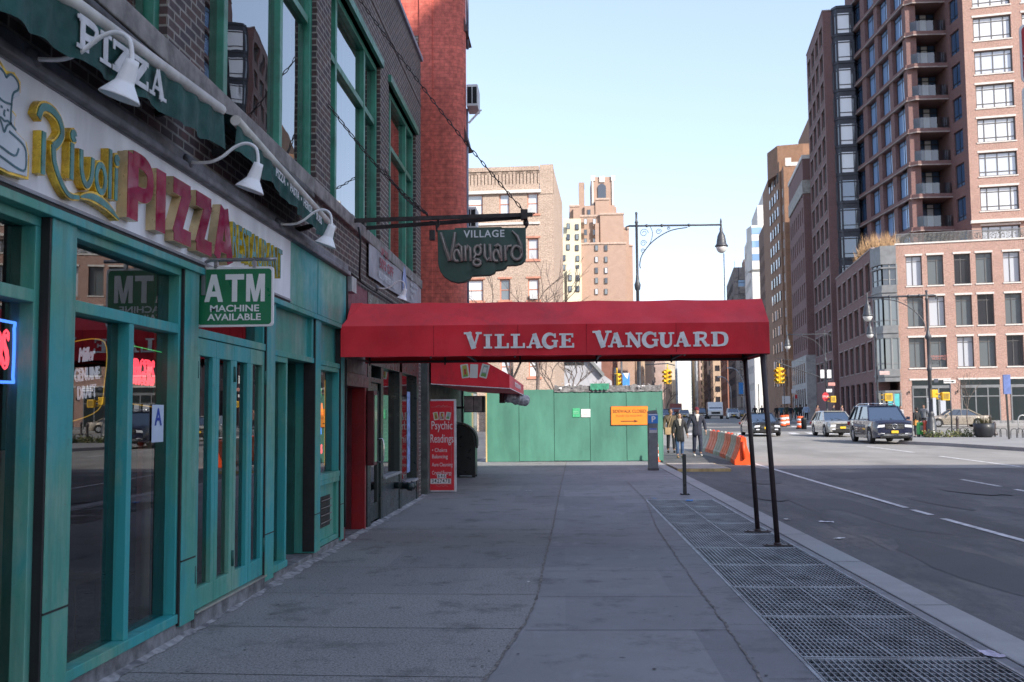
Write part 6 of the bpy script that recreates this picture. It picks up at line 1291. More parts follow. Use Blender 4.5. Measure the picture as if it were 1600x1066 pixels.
t.build('arcaded_parapet', [m_buff], BB); t = MB(); t.box(xs0, xs1, .4, .5, Hb-1.8, Hb-.2); t.build('parapet_back', [M('parapet_shadow', (.10, .09, .09), .9)], BB)
for a, z in ((826, rowsz[0]), (738, rowsz[0]), (828, rowsz[2]), (742, rowsz[1])):
    x = D(a, 400, 80).x-b0; t = MB(); t.box(x, x+.6, -.3, .15, z+.05, z+.45); t.build('window_unit', [M('unit_white', (.55, .55, .55), .5)], BB)
GBd = thing('grey_stucco_house', 'low grey stucco building with arched dark openings seen over the hoarding', 'building', (D(876, 600, 105).x, 105, .5), 0); w_ = D(940, 600, 105).x-D(876, 600, 105).x; hz = D(900, 556, 105).z
t = MB(); t.box(0, w_, 0, 12, 0, hz); t.prism([(w_*.45, hz-.01), (w_*1.0, hz-2.4), (w_*1.25, hz-3.2), (w_*1.25, 0), (w_*.99, 0), (w_*.5, hz-.5)], (0, -.02, 0), X3, Z3, (0, 11, 0)); t.build('wall', [M('grey_stucco', (.40, .40, .43), .85, .15, .5)], GBd)
t = MB(); t.beam((w_*.5, -.3, hz+.1), (w_*1.05, -.3, hz-2.6), .5, .3); t.build('roof_edge', [m_gmetal], GBd)
for x in (.2, .45): t = MB(); t.prism([(-.55, 0), (.55, 0), (.5, .4), (.25, .62), (-.25, .62), (-.5, .4)], (w_*x, -.04, hz-1.5), X3, Z3, (0, -.01, 0)); t.build('arch_opening', [m_dark], GBd)
LS = thing('corner_shop_front', 'pale stone shop base with red fascia below the balustrade building, just above the hoarding', 'shopfront', (b0, 79.5, .3), 0)
t = MB(); t.box(2, Wb+.3, -.4, .3, 0, 2.2); t.build('stone_base', [m_stonew], LS); t = MB(); t.box(2, Wb+.2, -.5, -.401, 2.2, 3.0); t.build('fascia', [M('shop_red', (.5, .12, .06), .6)], LS)
# ---- stepped tower and the yellow block
m_tbrick = brick('tower_brick', (.40, .255, .19), (.35, .215, .16), (.42, .33, .27), .4, .14, .02, .85, .12, 0); m_yel = M('yellow_render', (.66, .59, .42), .85, .12, .15)
YT = 285; P = lambda a, b, Y=YT: D(a, b, Y)
ST = thing('stepped_tower', 'stepped orange brick tower with square crown and tall chimney, rising over the red canopy', 'tower', (0, YT, .76), 0)
def bx_(mb, a, b, ytop, y0, y1, ybot=None): 
    p, q = P(a, ytop), P(b, ytop); mb.box(p.x, q.x, y0, y1, 0 if ybot is None else P(a, ybot).z, p.z)
mb = MB(); bx_(mb, 907, 978, 386, 0, 30); bx_(mb, 907, 938, 340, 2.5, 28); bx_(mb, 938, 975, 338, 1.5, 28); bx_(mb, 950, 984, 358, 3.2, 28.2); bx_(mb, 890, 910, 318, 8, 26); bx_(mb, 896, 965, 322, 6, 27); bx_(mb, 914, 962, 320, 5, 26); bx_(mb, 931, 953, 311, 4.6, 26); bx_(mb, 925, 960, 272, 7, 22); bx_(mb, 905, 914, 278, 9, 12); bx_(mb, 957, 990, 385, 4, 29); bx_(mb, 930, 936, 352, .8, 3)
mb.build('wall', [m_tbrick], ST)
mb = MB()
for a, b, yt, y0 in ((907, 978, 386, 0), (907, 938, 340, 2.5), (938, 975, 338, 1.5), (975.5, 984, 358, 3.2), (890, 906, 318, 8), (978.5, 990, 385, 4), (931, 953, 311, 4.6)):
    p, q = P(a, yt), P(b, yt); mb.box(p.x-.1, q.x+.1, y0-.25, y0+.3, p.z-.1, p.z+.45)
mb.build('parapet', [M('parapet_stone', (.50, .37, .30), .8)], ST)
hs = []
for a, ys_w in ((932, (392, 410, 427, 443, 460)), (947, (392, 410, 427, 443, 460)), (915, (349, 366, 380)), (929, (349, 366, 380)), (953, (347, 365)), (960, (363, 378)), (921, (331,)), (946, (330,)), (973, (369,))):
    for y in ys_w: hs.append((a, y))
for i, (a, y) in enumerate(hs):
    dp = -.06 if y > 386 else (1.4 if y > 340 and a < 938 else (1.4 if a < 950 else 3.1)); dp = dp-.1 if y > 386 else dp
    if y <= 335: dp = 4.9
    p = P(a-2.6, y-4.5); q = P(a+2.6, y+4.5); b = MB(); b.box(p.x, q.x, dp-.15, dp+.1, q.z, p.z); w0 = b.build('window', [m_fr_g], ST); b = MB(); b.box(p.x+.15, q.x-.15, dp-.2, dp-.151, q.z+.15, p.z-.15); b.build('pane', [[g_grey, g_pale, g_dark][i % 3]], w0)
b = MB(); c = P(942, 300); b.prism([(-1.2, -2), (1.2, -2), (1.2, 2)]+[(1.2*cos(radians(a)), 2+1.2*sin(radians(a))) for a in range(15, 180, 15)]+[(-1.2, 2)], (c.x, 6.95, c.z), X3, Z3, (0, -.3, 0)); b.build('arched_window', [g_dark], ST)
b = MB()
for a in (925.5, 957.5): p = P(a, 272); b.box(p.x, p.x+.5, 6.6, 6.99, p.z-9, p.z); b.box(p.x-.2, p.x+1.0, 6.5, 6.99, p.z-1.2, p.z+.4)
p = P(942, 272); b.box(p.x-.8, p.x+.8, 6.6, 6.99, p.z-1.6, p.z+.2); b.build('crown_trim', [m_stonew], ST)
YB = thing('yellow_block', 'pale yellow rendered apartment block against the left side of the stepped tower', 'building', (0, YT-6, .76), 0); mb = MB()
for a, b, yt, y0 in ((880, 908, 342, 4), (876, 890, 372, 3), (873, 882, 432, 2), (886, 907, 424, 1.0)): p, q = D(a, yt, YT-6), D(b, yt, YT-6); mb.box(p.x, q.x, y0, 24, 0, p.z)
mb.build('wall', [m_yel], YB)
for i, (a, y) in enumerate([(888, 355), (888, 372), (888, 388), (881, 405), (881, 420), (902, 355), (902, 371), (902, 388), (903, 405), (903, 420), (891, 438), (903, 438), (891, 455), (903, 455), (875, 438), (875, 455)]):
    dp = .9 if y > 426 and a > 885 else (1.9 if a < 880 else (2.9 if a < 889 else 3.9)); p, q = D(a-2.8, y-4.5, YT-6), D(a+2.8, y+4.5, YT-6); b = MB(); b.box(p.x, q.x, dp-.2, dp+.1, q.z, p.z); w0 = b.build('window', [m_fr_d], YB); b = MB(); b.box(p.x+.15, q.x-.15, dp-.25, dp-.201, q.z+.15, p.z-.15); b.build('pane', [[g_grey, g_dark][i % 2]], w0)
# ---- blocks behind the camera across the road: the first shades the near pavement, the taller is added to shade the red wall
for nm, lb, x, y, w, dp, h, rz_, tn in (('street_block', 'cream block behind the viewpoint across the road, out of frame', 27, -34, 26, 29, 31.3, 0, 'cream'), ('street_block', 'unseen taller cream block added to shade the red wall, behind the viewpoint', 19.9, -33, 7, 27.9, 33.0, 0, 'cream')):
    facade_bld(nm, lb, x, y, w, dp, h, tones[tn], [g_dark], 1, 3.4, 3.2).rotation_euler = (0, 0, rz_)
# ================================================================ street lamps, signals, signs
m_lampg = M('lamp_grey', (.05, .055, .065), .45, .2, 4); m_frost = M('frosted_globe', (.62, .62, .60), .25, .05); m_sigy = M('signal_yellow', (.72, .42, .02), .45, .1, 4)
def street_lamp(name, label, loc, H, arms, group='ornate street lamps', k=1.0, scroll=True):
    """arms: (direction angle in plan, length, height, drop)"""
    L = thing(name, label, 'street lamp', loc, 0, group); t = MB()
    t.lathe([(.28*k, 0), (.28*k, .25), (.22*k, .35), (.20*k, .9), (.15*k, 1.05), (.13*k, 1.2), (.15*k, 1.25), (.10*k, 1.35), (.085*k, H*.45), (.13*k, H*.455), (.10*k, H*.47), (.075*k, H*.5), (.075*k, H*.66), (.12*k, H*.665), (.15*k, H*.685), (.09*k, H*.70), (.06*k, H*.73), (.06*k, H-.55), (.09*k, H-.5), (.05*k, H-.42), (.045*k, H-.15), (.06*k, H-.1), (.05*k, H-.03), (0, H)], (0, 0, 0), 14); t.build('pole', [m_lampg], L)
    for ang, ln, ah, drop in arms:
        u = Vector((cos(ang), sin(ang), 0)); z = Z3*ah; t = MB(); t.tube([z-u*.35-Z3*.0, z+u*.2, z+u*ln*.6, z+u*ln], .045*k, 8)
        t.tube(smooth_path([z-u*.3, z-u*.45-Z3*.03, z-u*.48-Z3*.16, z-u*.42-Z3*.18], 4), .035*k, 6)
        for f in (.12, .30, .62): t.lathe([(.045*k, -.06), (.075*k, -.03), (.075*k, .03), (.045*k, .06)], z+u*ln*f, 8, axis=u)
        t.tube(smooth_path([z-Z3*1.95+u*.15, z-Z3*1.75+u*.12, z-Z3*1.3+u*.25, z-Z3*.7+u*.75, z-Z3*.25+u*1.5, z-Z3*.1+u*2.3], 6), .025*k, 6)
        if scroll:
            for cx, cz, r in ((.33, -.33, .2), (.30, -.80, .15), (.27, -1.15, .11), (1.0, -.28, .14), (1.45, -.14, .08)):
                t.tube([z+u*(cx+r*(1-i/26)*cos(i*.5))+Z3*(cz+r*(1-i/26)*sin(i*.5)) for i in range(20)], .014*k, 5)
            t.tube(smooth_path([z+u*.62-Z3*.03, z+u*.72-Z3*.35, z+u*.62-Z3*.75, z+u*.4-Z3*1.1], 5), .016*k, 5)
        t.build('arm', [m_lampg], L); e = z+u*ln
        t = MB(); t.lathe([(0, .32), (.03, .25), (.05, .12), (.035, .05), (.06, 0), (.04, -.08), (.07, -.18), (.07, -.3), (.10, -.36), (.17, -.50), (.21, -.72), (.23, -.88), (.30, -.96), (.30, -1.0), (.2, -1.02)], e, 16); hd = t.build('lamp_head', [m_lampg], L)
        t = MB(); t.lathe([(.25, -1.0), (.24, -1.1), (.18, -1.22), (.08, -1.29), (0, -1.30)], e, 14); t.build('globe', [m_frost], hd)
    return L
y = 45; pt = D(994.5, 351, y); b = Vector((pt.x, y, zr(y)+.1)); tp = D(993.5, 331, y).z-b.z
street_lamp('street_lamp', 'tall grey ornate street lamp with one long scrolled arm, rising behind the red canopy', b, tp, [(.02, D(1127, 353, y).x-pt.x, D(1060, 352, y).z-b.z, 0)], k=1.0)
y = 54; pt = D(1453, 600, y); b = Vector((pt.x, y, zr(y)+.1)); tp = D(1446, 453, y).z-b.z
street_lamp('street_lamp', 'black ornate street lamp with thick base beside the green and red bins, arm pointing left', b, tp, [(pi-.25, 3.0, tp-.3, 0)], k=1.15)
y = 76; pt = D(1371, 600, y); b = Vector((pt.x, y, zr(y)+.1)); tp = D(1370, 462, y).z-b.z
street_lamp('street_lamp', 'thin black street lamp pole with a pedestrian signal in front of the corner bay window', b, tp, [(pi+.9, 1.1, D(1368, 503, y).z-b.z, 0), ], k=.75, scroll=False)
y = 88; pt = D(1291, 600, y); b = Vector((pt.x, y, zr(y)+.1)); tp = D(1286, 516, y).z-b.z
LP4 = street_lamp('street_lamp', 'black street lamp with white square signs and a stop sign on its pole', b, tp, [(pi-.05, 3.2, tp-.35, 0)], k=.8, scroll=False)
def part_on(P, name, px0, py0, px1, py1, Y, mat, th=.05, dy=0):
    a, b_ = D(px0, py0, Y), D(px1, py1, Y); t = MB(); o = P.location; t.box(a.x-o.x, b_.x-o.x, Y-o.y-th-dy, Y-o.y-dy, b_.z-o.z, a.z-o.z); return t.build(name, [mat], P)
def sign_thing(name, label, cat, px0, py0, px1, py1, Y, mat, th=.03):
    a, b_ = D(px0, py0, Y), D(px1, py1, Y); o = thing(name, label, cat, ((a.x+b_.x)/2, Y, (a.z+b_.z)/2)); w, h = b_.x-a.x, a.z-b_.z; t = MB(); t.box(-w/2, w/2, -th, 0, -h/2, h/2); t.build('plate', [mat], o, bev=.01); return o, w, h, -th
m_wsign, m_rsign, m_bsign = M('sign_plate_white', (.62, .62, .62), .5, .05), M('sign_plate_red', (.48, .02, .03), .5, .1), M('banner_blue', (.06, .26, .62), .7, .25, 6)
sign_thing('street_sign', 'white square sign on the left of the lamp pole above the stop sign', 'sign', 1281.5, 578, 1288, 591, 87.6, m_wsign); sign_thing('street_sign', 'white square sign on the right of the lamp pole above the stop sign', 'sign', 1292, 578, 1299, 591, 87.6, m_wsign)
o, w, h, yy = sign_thing('street_sign', 'small pale red street name sign on the lamp pole', 'sign', 1294, 598, 1305, 603, 87.6, M('faded_red_sign', (.55, .25, .22), .6)); o, w, h, yy = sign_thing('street_sign', 'white arrow sign below the pale red street sign', 'sign', 1291, 608, 1300, 613, 87.5, m_wsign)
o = thing('stop_sign', 'red octagonal sign on the lamp pole between the wing and the crossing', 'sign', D(1290, 620, 87.5)); r_ = (D(1295, 620, 87.5)-D(1285, 620, 87.5)).x*.55
t = MB(); t.prism([(r_*cos(radians(22.5+45*k)), r_*sin(radians(22.5+45*k))*1.35) for k in range(8)], (0, 0, 0), X3, Z3, (0, .03, 0)); pl = t.build('plate', [m_rsign], o); text('lettering', 'STOP', r_*.75, [m_wsign], pl, (0, -.005, 0), .002, .01)
def signal(name, label, p, faces, hung=True, k=1.0):
    """p: top; faces: list of yaw angles"""
    s_ = thing(name, label, 'traffic signal', p)
    for a in faces:
        t = MB(); n_ = Vector((sin(a), -cos(a), 0)); c = n_*.17*k; r_ = Vector((cos(a), sin(a), 0)); hw = .17*k; q = []
        for sx, sy in ((-1, -1), (1, -1), (1, 1), (-1, 1)): q.append((sx*hw, sy*.12*k))
        t.prism(q, c+Z3*(-1.15*k), r_, n_*-1, (0, 0, 1.08*k)); b_ = t.build('housing', [m_sigy], s_, bev=.01)
        for j in range(3):
            t = MB(); cc = c+n_*.13*k+Z3*(-.30-.34*j)*k; t.lathe([(.13*k, 0), (.13*k, .012*k)], cc, 12, axis=n_); t.build('lens', [M('lens_%d' % j, ((.10, .01, .01), (.12, .07, .01), (.01, .06, .03))[j], .2)], b_)
            t = MB(); vs = [cc+r_*(.145*k*cos(radians(g)))+Z3*(.145*k*sin(radians(g))) for g in range(-10, 191, 20)]; t.add(vs+[v+n_*.2*k for v in vs], [(i, i+1, len(vs)+i+1, len(vs)+i) for i in range(len(vs)-1)]); t.build('visor', [m_sigy], b_)
    t = MB(); t.tube([(0, 0, -.1), (0, 0, .3)], .03, 8); t.box(-.2*k, .2*k, -.05, .05, -.08, -.02); t.box(-.2*k, .2*k, -.05, .05, -1.2*k, -1.14*k); t.build('hanger', [m_sigy], s_); return s_
y = 86; p = D(1218, 574, y); signal('traffic_signal', 'pair of yellow traffic signal heads hanging on a mast arm right of the canopy posts', p, [.5, -.9], k=1.18)
t = MB(); a_, b_ = D(1212, 565, y), D(1289, 592, 87.9); t.tube([a_+Z3*.1, p+Z3*.35, b_], .05, 6); t.tube([a_+Z3*.3, D(1289, 570, 87.9)], .02, 5); tag(t.build('mast_arm', [m_lampg]), 'long thin mast arm carrying the right hand pair of yellow signals', 'mast arm')
y = 62; p = D(1043, 577, y); signal('traffic_signal', 'pair of yellow traffic signal heads hanging under the canopy edge above the walkway', p, [.35, -.9], k=.78)
t = MB(); t.tube([D(1008, 570, y), p+Z3*.35, D(1054, 571, y)], .035, 6); tag(t.build('mast_arm', [m_lampg]), 'short mast arm carrying the yellow signals above the walkway', 'mast arm')
y = 58; p = D(964, 583, y); signal('traffic_signal', 'single yellow traffic signal head just over the hoarding beside the blue banner', p, [.7], k=.7)
t = MB(); t.tube([(p.x-.1, y, zr(y)), (p.x-.1, y, p.z+.3)], .06, 8); tag(t.build('signal_pole', [m_lampg]), 'dark pole behind the hoarding carrying the single yellow signal', 'pole')
def pedsig(label, px0, py0, px1, py1, Y):
    a, b_ = D(px0, py0, Y), D(px1, py1, Y); o = thing('pedestrian_signal', label, 'pedestrian signal', ((a.x+b_.x)/2, Y, (a.z+b_.z)/2)); w, h = b_.x-a.x, a.z-b_.z; t = MB(); t.box(-w/2, w/2, -.3, 0, -h/2, h/2); h_ = t.build('housing', [m_sigy], o, bev=.02); t = MB(); t.box(-w*.36, w*.36, -.31, -.3, -h*.34, h*.34); t.build('screen', [M('ped_screen', (.35, .22, .03), .4)], h_); t = MB(); t.tube([(-w/2-.25, -.1, h*.3), (-w/2, -.1, h*.3)], .03, 6); t.tube([(-w/2-.25, -.1, -h*.3), (-w/2, -.1, -h*.3)], .03, 6); t.build('bracket', [m_sigy], o)
pedsig('yellow pedestrian signal on the pole in front of the turquoise shop window', 1381, 615, 1393, 627, 75.5); pedsig('yellow pedestrian signal on the ornate lamp beside the silver sedan', 1469, 613, 1481, 626, 53.5); pedsig('yellow pedestrian signal by the stop sign', 1297, 619, 1305, 629, 87.4)
t = MB(); a_ = D(1463, 618, 53.6); t.box(a_.x-.28, a_.x+.02, 53.4, 53.65, a_.z-.12, a_.z+.3); tag(t.build('signal_box', [m_sigy], bev=.02), 'small yellow signal box between the lamp post and its pedestrian signal', 'box')
o, w, h, yy = sign_thing('street_sign', 'dark street name sign on the ornate lamp pole', 'sign', 1459, 592, 1466, 598, 53.6, M('dark_sign', (.05, .06, .09), .5)); o, w, h, yy = sign_thing('street_sign', 'white one way arrow sign right of the ornate lamp pole', 'sign', 1474, 594, 1493, 599, 53.6, m_wsign)
t = MB(); t.prism([(-.3, -.02), (.1, -.02), (.1, -.06), (.28, 0), (.1, .06), (.1, .02), (-.3, .02)], (0, -.031, 0), X3, Z3, (0, -.003, 0)); t.build('arrow', [m_ink], o)
o, w, h, yy = sign_thing('one_way_sign', 'pale street sign on the pole before the corner bay window', 'sign', 1374, 580, 1390, 586, 75.6, M('pale_pink_sign', (.5, .36, .34), .6))
o, w, h, yy = sign_thing('lamp_banner', 'blue and white lamp post banner just over the hoarding', 'banner', 972.5, 583, 984, 607, 60, m_bsign); t = MB(); t.prism([(-w*.4, h*.5), (w*.4, h*.5), (w*.2, h*.1), (-w*.1, h*.25)], (0, -.032, 0), X3, Z3, (0, -.003, 0)); t.build('white_patch', [m_wsign], o)
t = MB(); a_ = D(971.5, 600, 60); t.tube([(a_.x, 60, zr(60)), (a_.x, 60, 6)], .06, 8); tag(t.build('banner_pole', [m_lampg]), 'thin pole carrying the blue banner behind the hoarding', 'pole')
o, w, h, yy = sign_thing('lamp_banner', 'blue lamp post banner hanging between the canopy posts', 'banner', 1154, 598, 1161.5, 616, 140, m_bsign)
def cobra(label, Y, px, pyt, pxe, pye):
    b = D(px, 600, Y); t = MB(); e = D(pxe, pye, Y); tp = D(px, pyt, Y); o = thing('cobra_lamp', label, 'street lamp', (b.x, Y, zr(Y)+.1)); L0 = lambda p: Vector((p.x-b.x, 0, p.z-zr(Y)-.1))
    t.tube([(0, 0, 0)]+smooth_path([L0(tp)-Z3*1.2, L0(tp)-Z3*.3+X3*(-.1), L0(tp).lerp(L0(e), .5)+Z3*.35, L0(e)], 5), .07, 6); t.build('pole', [M('alu_pole', (.42, .43, .45), .5, metal=.3)], o); t = MB(); q = L0(e); t.box(q.x-.6, q.x+.1, -.15, .15, q.z-.1, q.z+.1); t.build('lamp_head', [M('alu_head', (.55, .55, .55), .4)], o, bev=.03)
cobra('grey curved arm street lamp in the avenue left of the rear canopy post', 140, 1162, 592, 1143, 575); cobra('smaller grey curved arm street lamp in the avenue, its head glowing in the sun', 165, 1142, 602, 1127, 589)
for px_, top, Y, lb in ((1186, 600, 100, 'thin dark sign pole seen between the canopy posts'), (1226, 600, 110, 'thin dark pole among the walkers by the striped barrels'), (1486, 598, 68, 'thin dark sign pole before the shop pier')):
    a_ = D(px_, 640, Y); t = MB(); t.tube([(a_.x, Y, zr(Y)), (a_.x, Y, D(px_, top, Y).z)], .05, 6); tag(t.build('sign_pole', [m_lampg]), lb, 'pole')
sign_thing('street_sign', 'large white rectangular sign over the heads of the walkers', 'sign', 1222, 619, 1235, 631, 110, m_wsign); sign_thing('street_sign', 'small white and dark sign on the brick wall past the canopy post', 'sign', 1236.5, 608, 1243, 615, 112, m_wsign); sign_thing('street_sign', 'dark red round sign below the small white sign', 'sign', 1242, 617, 1246, 623, 112, m_rsign)
BS = thing('bus_stop_pole', 'slim black bus stop pole with a tall blue panel near the right edge', 'sign pole', D(1577, 690, 50).xy.to_3d()+Z3*(zr(50)+.15)); t = MB(); t.beam((0, 0, 0), (-.06, 0, 3.1), .08, .06); t.build('pole', [m_blk], BS); t = MB(); a_ = D(1571, 594, 50); t.box(-.17, .17, -.05, .05, 2.2, 3.15); t.build('panel', [M('bus_panel_blue', (.10, .15, .36), .5, .2, 5)], BS)
# parking signs at the right edge on their pole
PS = thing('parking_sign_post', 'red and green parking rule signs on a steel post at the right edge', 'sign', (0, 0, 0)); Y = 5.2; a_ = D(1592, 40, Y)
def rsign(z0, z1, m_, nm):
    t = MB(); w = .30; t.prism(rrect(w, z1-z0, .035), (a_.x+w/2, Y, (z0+z1)/2), X3, Z3, (0, .004, 0)); p = t.build(nm, [m_sw], PS); t = MB(); t.prism(rrect(w-.022, z1-z0-.022, .028), (a_.x+w/2, Y-.003, (z0+z1)/2), X3, Z3, (0, .0025, 0)); f = t.build('face', [m_], p); return f
f = rsign(D(1592, 131, Y).z, D(1592, 38, Y).z, m_rsign, 'red_plate'); text('lettering', 'NO\nSTANDING', .055, [m_sw], f, (a_.x+.15, Y-.006, D(1592, 85, Y).z), .001, .01)
f = rsign(D(1592, 250, Y).z, D(1592, 134, Y).z, M('sign_plate_green', (.02, .16, .08), .5), 'green_plate'); text('lettering', '1 HR\nPARKING', .055, [m_sw], f, (a_.x+.15, Y-.006, D(1592, 190, Y).z), .001, .01)
t = MB(); t.tube([(a_.x+.2, Y+.04, 0), (a_.x+.2, Y+.04, 3.75)], .028, 8); t.build('post', [M('galv_post', (.3, .31, .33), .5, metal=.5)], PS)
# ================================================================ far pavement, planted island
def slab(mb, pts, h, mi=0):
    n_ = len(pts); top = [(x, y, zr(y)+h) for x, y in pts]; bot = [(x, y, zr(y)-.3) for x, y in pts]; mb.add(top, [tuple(range(n_))], mi); mb.add(top+bot, [(i, n_+i, n_+(i+1) % n_, (i+1) % n_) for i in range(n_)], mi)
g = lambda a, b_: (lambda p: (p.x, p.y))(GR(a, b_))
mb = MB(); slab(mb, [g(1404, 694), g(1480, 697.5), g(1600, 705.5), g(1900, 725), g(1900, 690), g(1600, 685), g(1480, 685), g(1412, 689)], .15); struct(mb.build('traffic_island', [mat_ground('island_concrete', (.24, .235, .235), .15, .2, .8)]))
mb = MB(); q = PO+RV*-1.9-DV*4.6; q2 = PO+RV*45-DV*4.6; q3 = PO+RV*45+DV*1; q4 = S0+AVD*110; q5 = S0+AVD*110-Vector((5, 0, 0)); q6 = S0-Vector((5, 0, 0))-AVD*3
slab(mb, [(q.x, q.y), (q2.x, q2.y), (q3.x, q3.y), (PO.x+2, PO.y+1.5), (q4.x+2, q4.y), (q5.x, q5.y), (q6.x, q6.y)], .15); struct(mb.build('far_pavement', [mat_ground('far_concrete', (.33, .325, .32), .1, 0, .6)]))
def bin_(label, px0, px1, pyt, Y, cols, group=None):
    a_, b_ = D(px0, 680, Y), D(px1, 680, Y); w = b_.x-a_.x; h = D(px0, pyt, Y).z-zr(Y)-.15; o = thing('newspaper_box', label, 'newspaper box', ((a_.x+b_.x)/2, Y, zr(Y)+.15)); t = MB(); t.prism([(-w/2, .12), (w/2, .12), (w/2, h*.9), (w*.4, h), (-w*.4, h), (-w/2, h*.9)], (0, 0, 0), X3, Z3, (0, .45, 0)); t.build('case', [cols[0]], o, bev=.02)
    t = MB(); t.box(-w*.38, w*.38, -.02, 0, h*.42, h*.78); t.build('window', [cols[1]], o); t = MB()
    for x in (-w*.4, w*.4): t.box(x-.04, x+.04, .05, .4, 0, .12)
    t.build('foot', [m_blk], o); t = MB(); t.box(-w*.2, w*.2, -.05, -.02, h*.8, h*.84); t.build('handle', [m_blk], o)
bin_('green newspaper box left of the ornate lamp base', 1437, 1445.5, 660, 54.5, (M('box_green', (.03, .38, .08), .5, .15), M('box_grey', (.25, .35, .3), .4))); bin_('red orange newspaper box touching the ornate lamp base', 1446, 1456, 657.5, 54.2, (M('box_red', (.62, .07, .03), .5, .15), M('box_grey2', (.12, .15, .15), .4)))
def planter(label, px_, py, Y, s_=1):
    b = D(px_, py, Y); o = thing('street_planter', label, 'planter', (b.x, Y, zr(Y)+.15)); t = MB(); t.lathe([(.36*s_, 0), (.44*s_, .1), (.5*s_, .45), (.52*s_, .72), (.48*s_, .72), (.44*s_, .62), (0, .62)], (0, 0, 0), 16); t.build('pot', [M('planter_black', (.02, .022, .028), .5)], o)
    t = MB(); r = random.Random(8)
    for k in range(160):
        a = r.uniform(0, 2*pi); l_ = r.uniform(.25, .75)*s_; d_ = Vector((cos(a)*r.uniform(.05, .6), sin(a)*r.uniform(.05, .6), 1)).normalized(); c = Vector((cos(a), sin(a), 0))*r.uniform(0, .35)*s_+Z3*.62; e = c+d_*l_; sd = d_.cross(X3).normalized()*.02; t.add([c-sd, c+sd, e+Vector((0, 0, -.05))], [(0, 1, 2)])
    t.build('foliage', [M('dry_grass', (.20, .15, .05), .9, .4, 9, col2=(.08, .10, .03))], o)
planter('round black street planter with dry yellow grass, right of the silver sedan', 1538, 688, 53)
GBp = thing('planting_bed', 'low green planting at the foot of the ornate lamp on the island', 'plants', D(1475, 690, 53.6).xy.to_3d()+Z3*(zr(53.6)+.15)); t = MB(); r = random.Random(6)
for k in range(420):
    c = Vector((r.uniform(-1.0, 1.6), r.uniform(-.35, .35), r.uniform(0, .42)*r.uniform(.3, 1))); n_ = Vector((r.uniform(-1, 1), r.uniform(-1, .2), r.uniform(.2, 1))).normalized(); u = n_.cross(Z3).normalized()*.05; v = n_.cross(u)*1.4; t.add([c-u, c-v, c+u, c+v], [(0, 1, 2, 3)])
t.build('foliage', [M('bed_leaf', (.06, .10, .03), .8, .5, 6, col2=(.16, .13, .05))], GBp)
m_hoop = M('hoop_black', (.02, .02, .025), .5)
for lb, a_, b_, Y in (('low black hoop fence along the island, left of the planter', 1480, 1520, 54.5), ('low black hoop fence along the island, right of the bus stop pole', 1580, 1660, 52), ('low black hoop fence between the planter and the bus stop pole', 1545, 1572, 53.5)):
    x0, x1 = D(a_, 690, Y).x, D(b_, 690, Y).x; t = MB(); n_ = max(2, int((x1-x0)/.28))
    for k in range(n_): x = x0+(x1-x0)*k/n_; w = (x1-x0)/n_; t.tube([(x, Y, zr(Y)+.14), (x, Y, zr(Y)+.45)]+[(x+w*.6-w*.6*cos(radians(g_)), Y+.01*(k % 2), zr(Y)+.45+.16*sin(radians(g_))) for g_ in range(20, 181, 32)]+[(x+w*1.2, Y, zr(Y)+.14)], .018, 5)
    tag(t.build('hoop_fence', [m_hoop]), lb, 'fence', 'low hoop fences on the island')
for lb, px_, Y, h in (('dark ornate bollard behind the hoop fence', 1497, 57, 1.05), ('dark bollard by the planter', 1555, 56, .75), ('brown bollard in front of the shop piers', 1549, 76, 1.05)):
    b = D(px_, 690, Y); t = MB(); t.lathe([(.16, 0), (.16, .1), (.1, .2), (.08, .25), (.075, h*.8), (.1, h*.84), (.07, h*.9), (.05, h)], (b.x, Y, zr(Y)+(.15 if Y < 70 else 0)), 10); tag(t.build('bollard', [M('bollard_brown', (.06, .045, .045), .5)]), lb, 'bollard')
def barrel(label, px_, Y, pyt, pyb):
    b = D(px_, 650, Y); h = 1.0; o = thing('traffic_barrel', label, 'traffic barrel', (b.x, Y, zr(Y)+.02)); t = MB(); rr_ = [.29, .28, .27, .26, .25, .24, .23]
    for k in range(5): t.lathe([(rr_[k], .08+.18*k), (rr_[k+1], .08+.18*(k+1))], (0, 0, 0), 14, k % 2)
    t.lathe([(.23, .98), (.1, 1.0), (0, 1.0)], (0, 0, 0), 14, 0); t.build('drum', [M('barrel_orange', (.75, .10, .02), .5, .1), M('barrel_white', (.7, .7, .7), .5, .1)], o); t = MB(); t.lathe([(.36, 0), (.36, .06), (.3, .08)], (0, 0, 0), 12); t.build('base_ring', [m_blk], o)
for lb, a_, Y in (('orange and white striped traffic barrel by the far kerb, left of two', 1223, 88), ('orange and white striped traffic barrel hidden behind the left one', 1228.5, 92), ('orange and white striped traffic barrel right of the pair, next to a black bin', 1250, 80)): barrel(lb, a_, Y, 0, 0)
t = MB(); b = D(1256, 660, 79); t.lathe([(.2, 0), (.22, .75), (.24, .8), (.1, .95), (0, .95)], (b.x, 79, zr(79)), 12); tag(t.build('litter_bin', [m_blk]), 'small black street bin by the striped barrel', 'bin')
t = MB(); b = D(1592, 680, 60)
for k in range(3): t.tube([(b.x+k*.7, 60, zr(60)+.15)]+[(b.x+k*.7+.25-.25*cos(radians(a)), 60, zr(60)+.95+.25*sin(radians(a))) for a in range(0, 181, 30)]+[(b.x+k*.7+.5, 60, zr(60)+.15)], .035, 6)
tag(t.build('bike_rack', [M('rack_grey', (.5, .5, .5), .4, metal=.3)]), 'grey hooped bike rack at the right edge', 'bike rack')
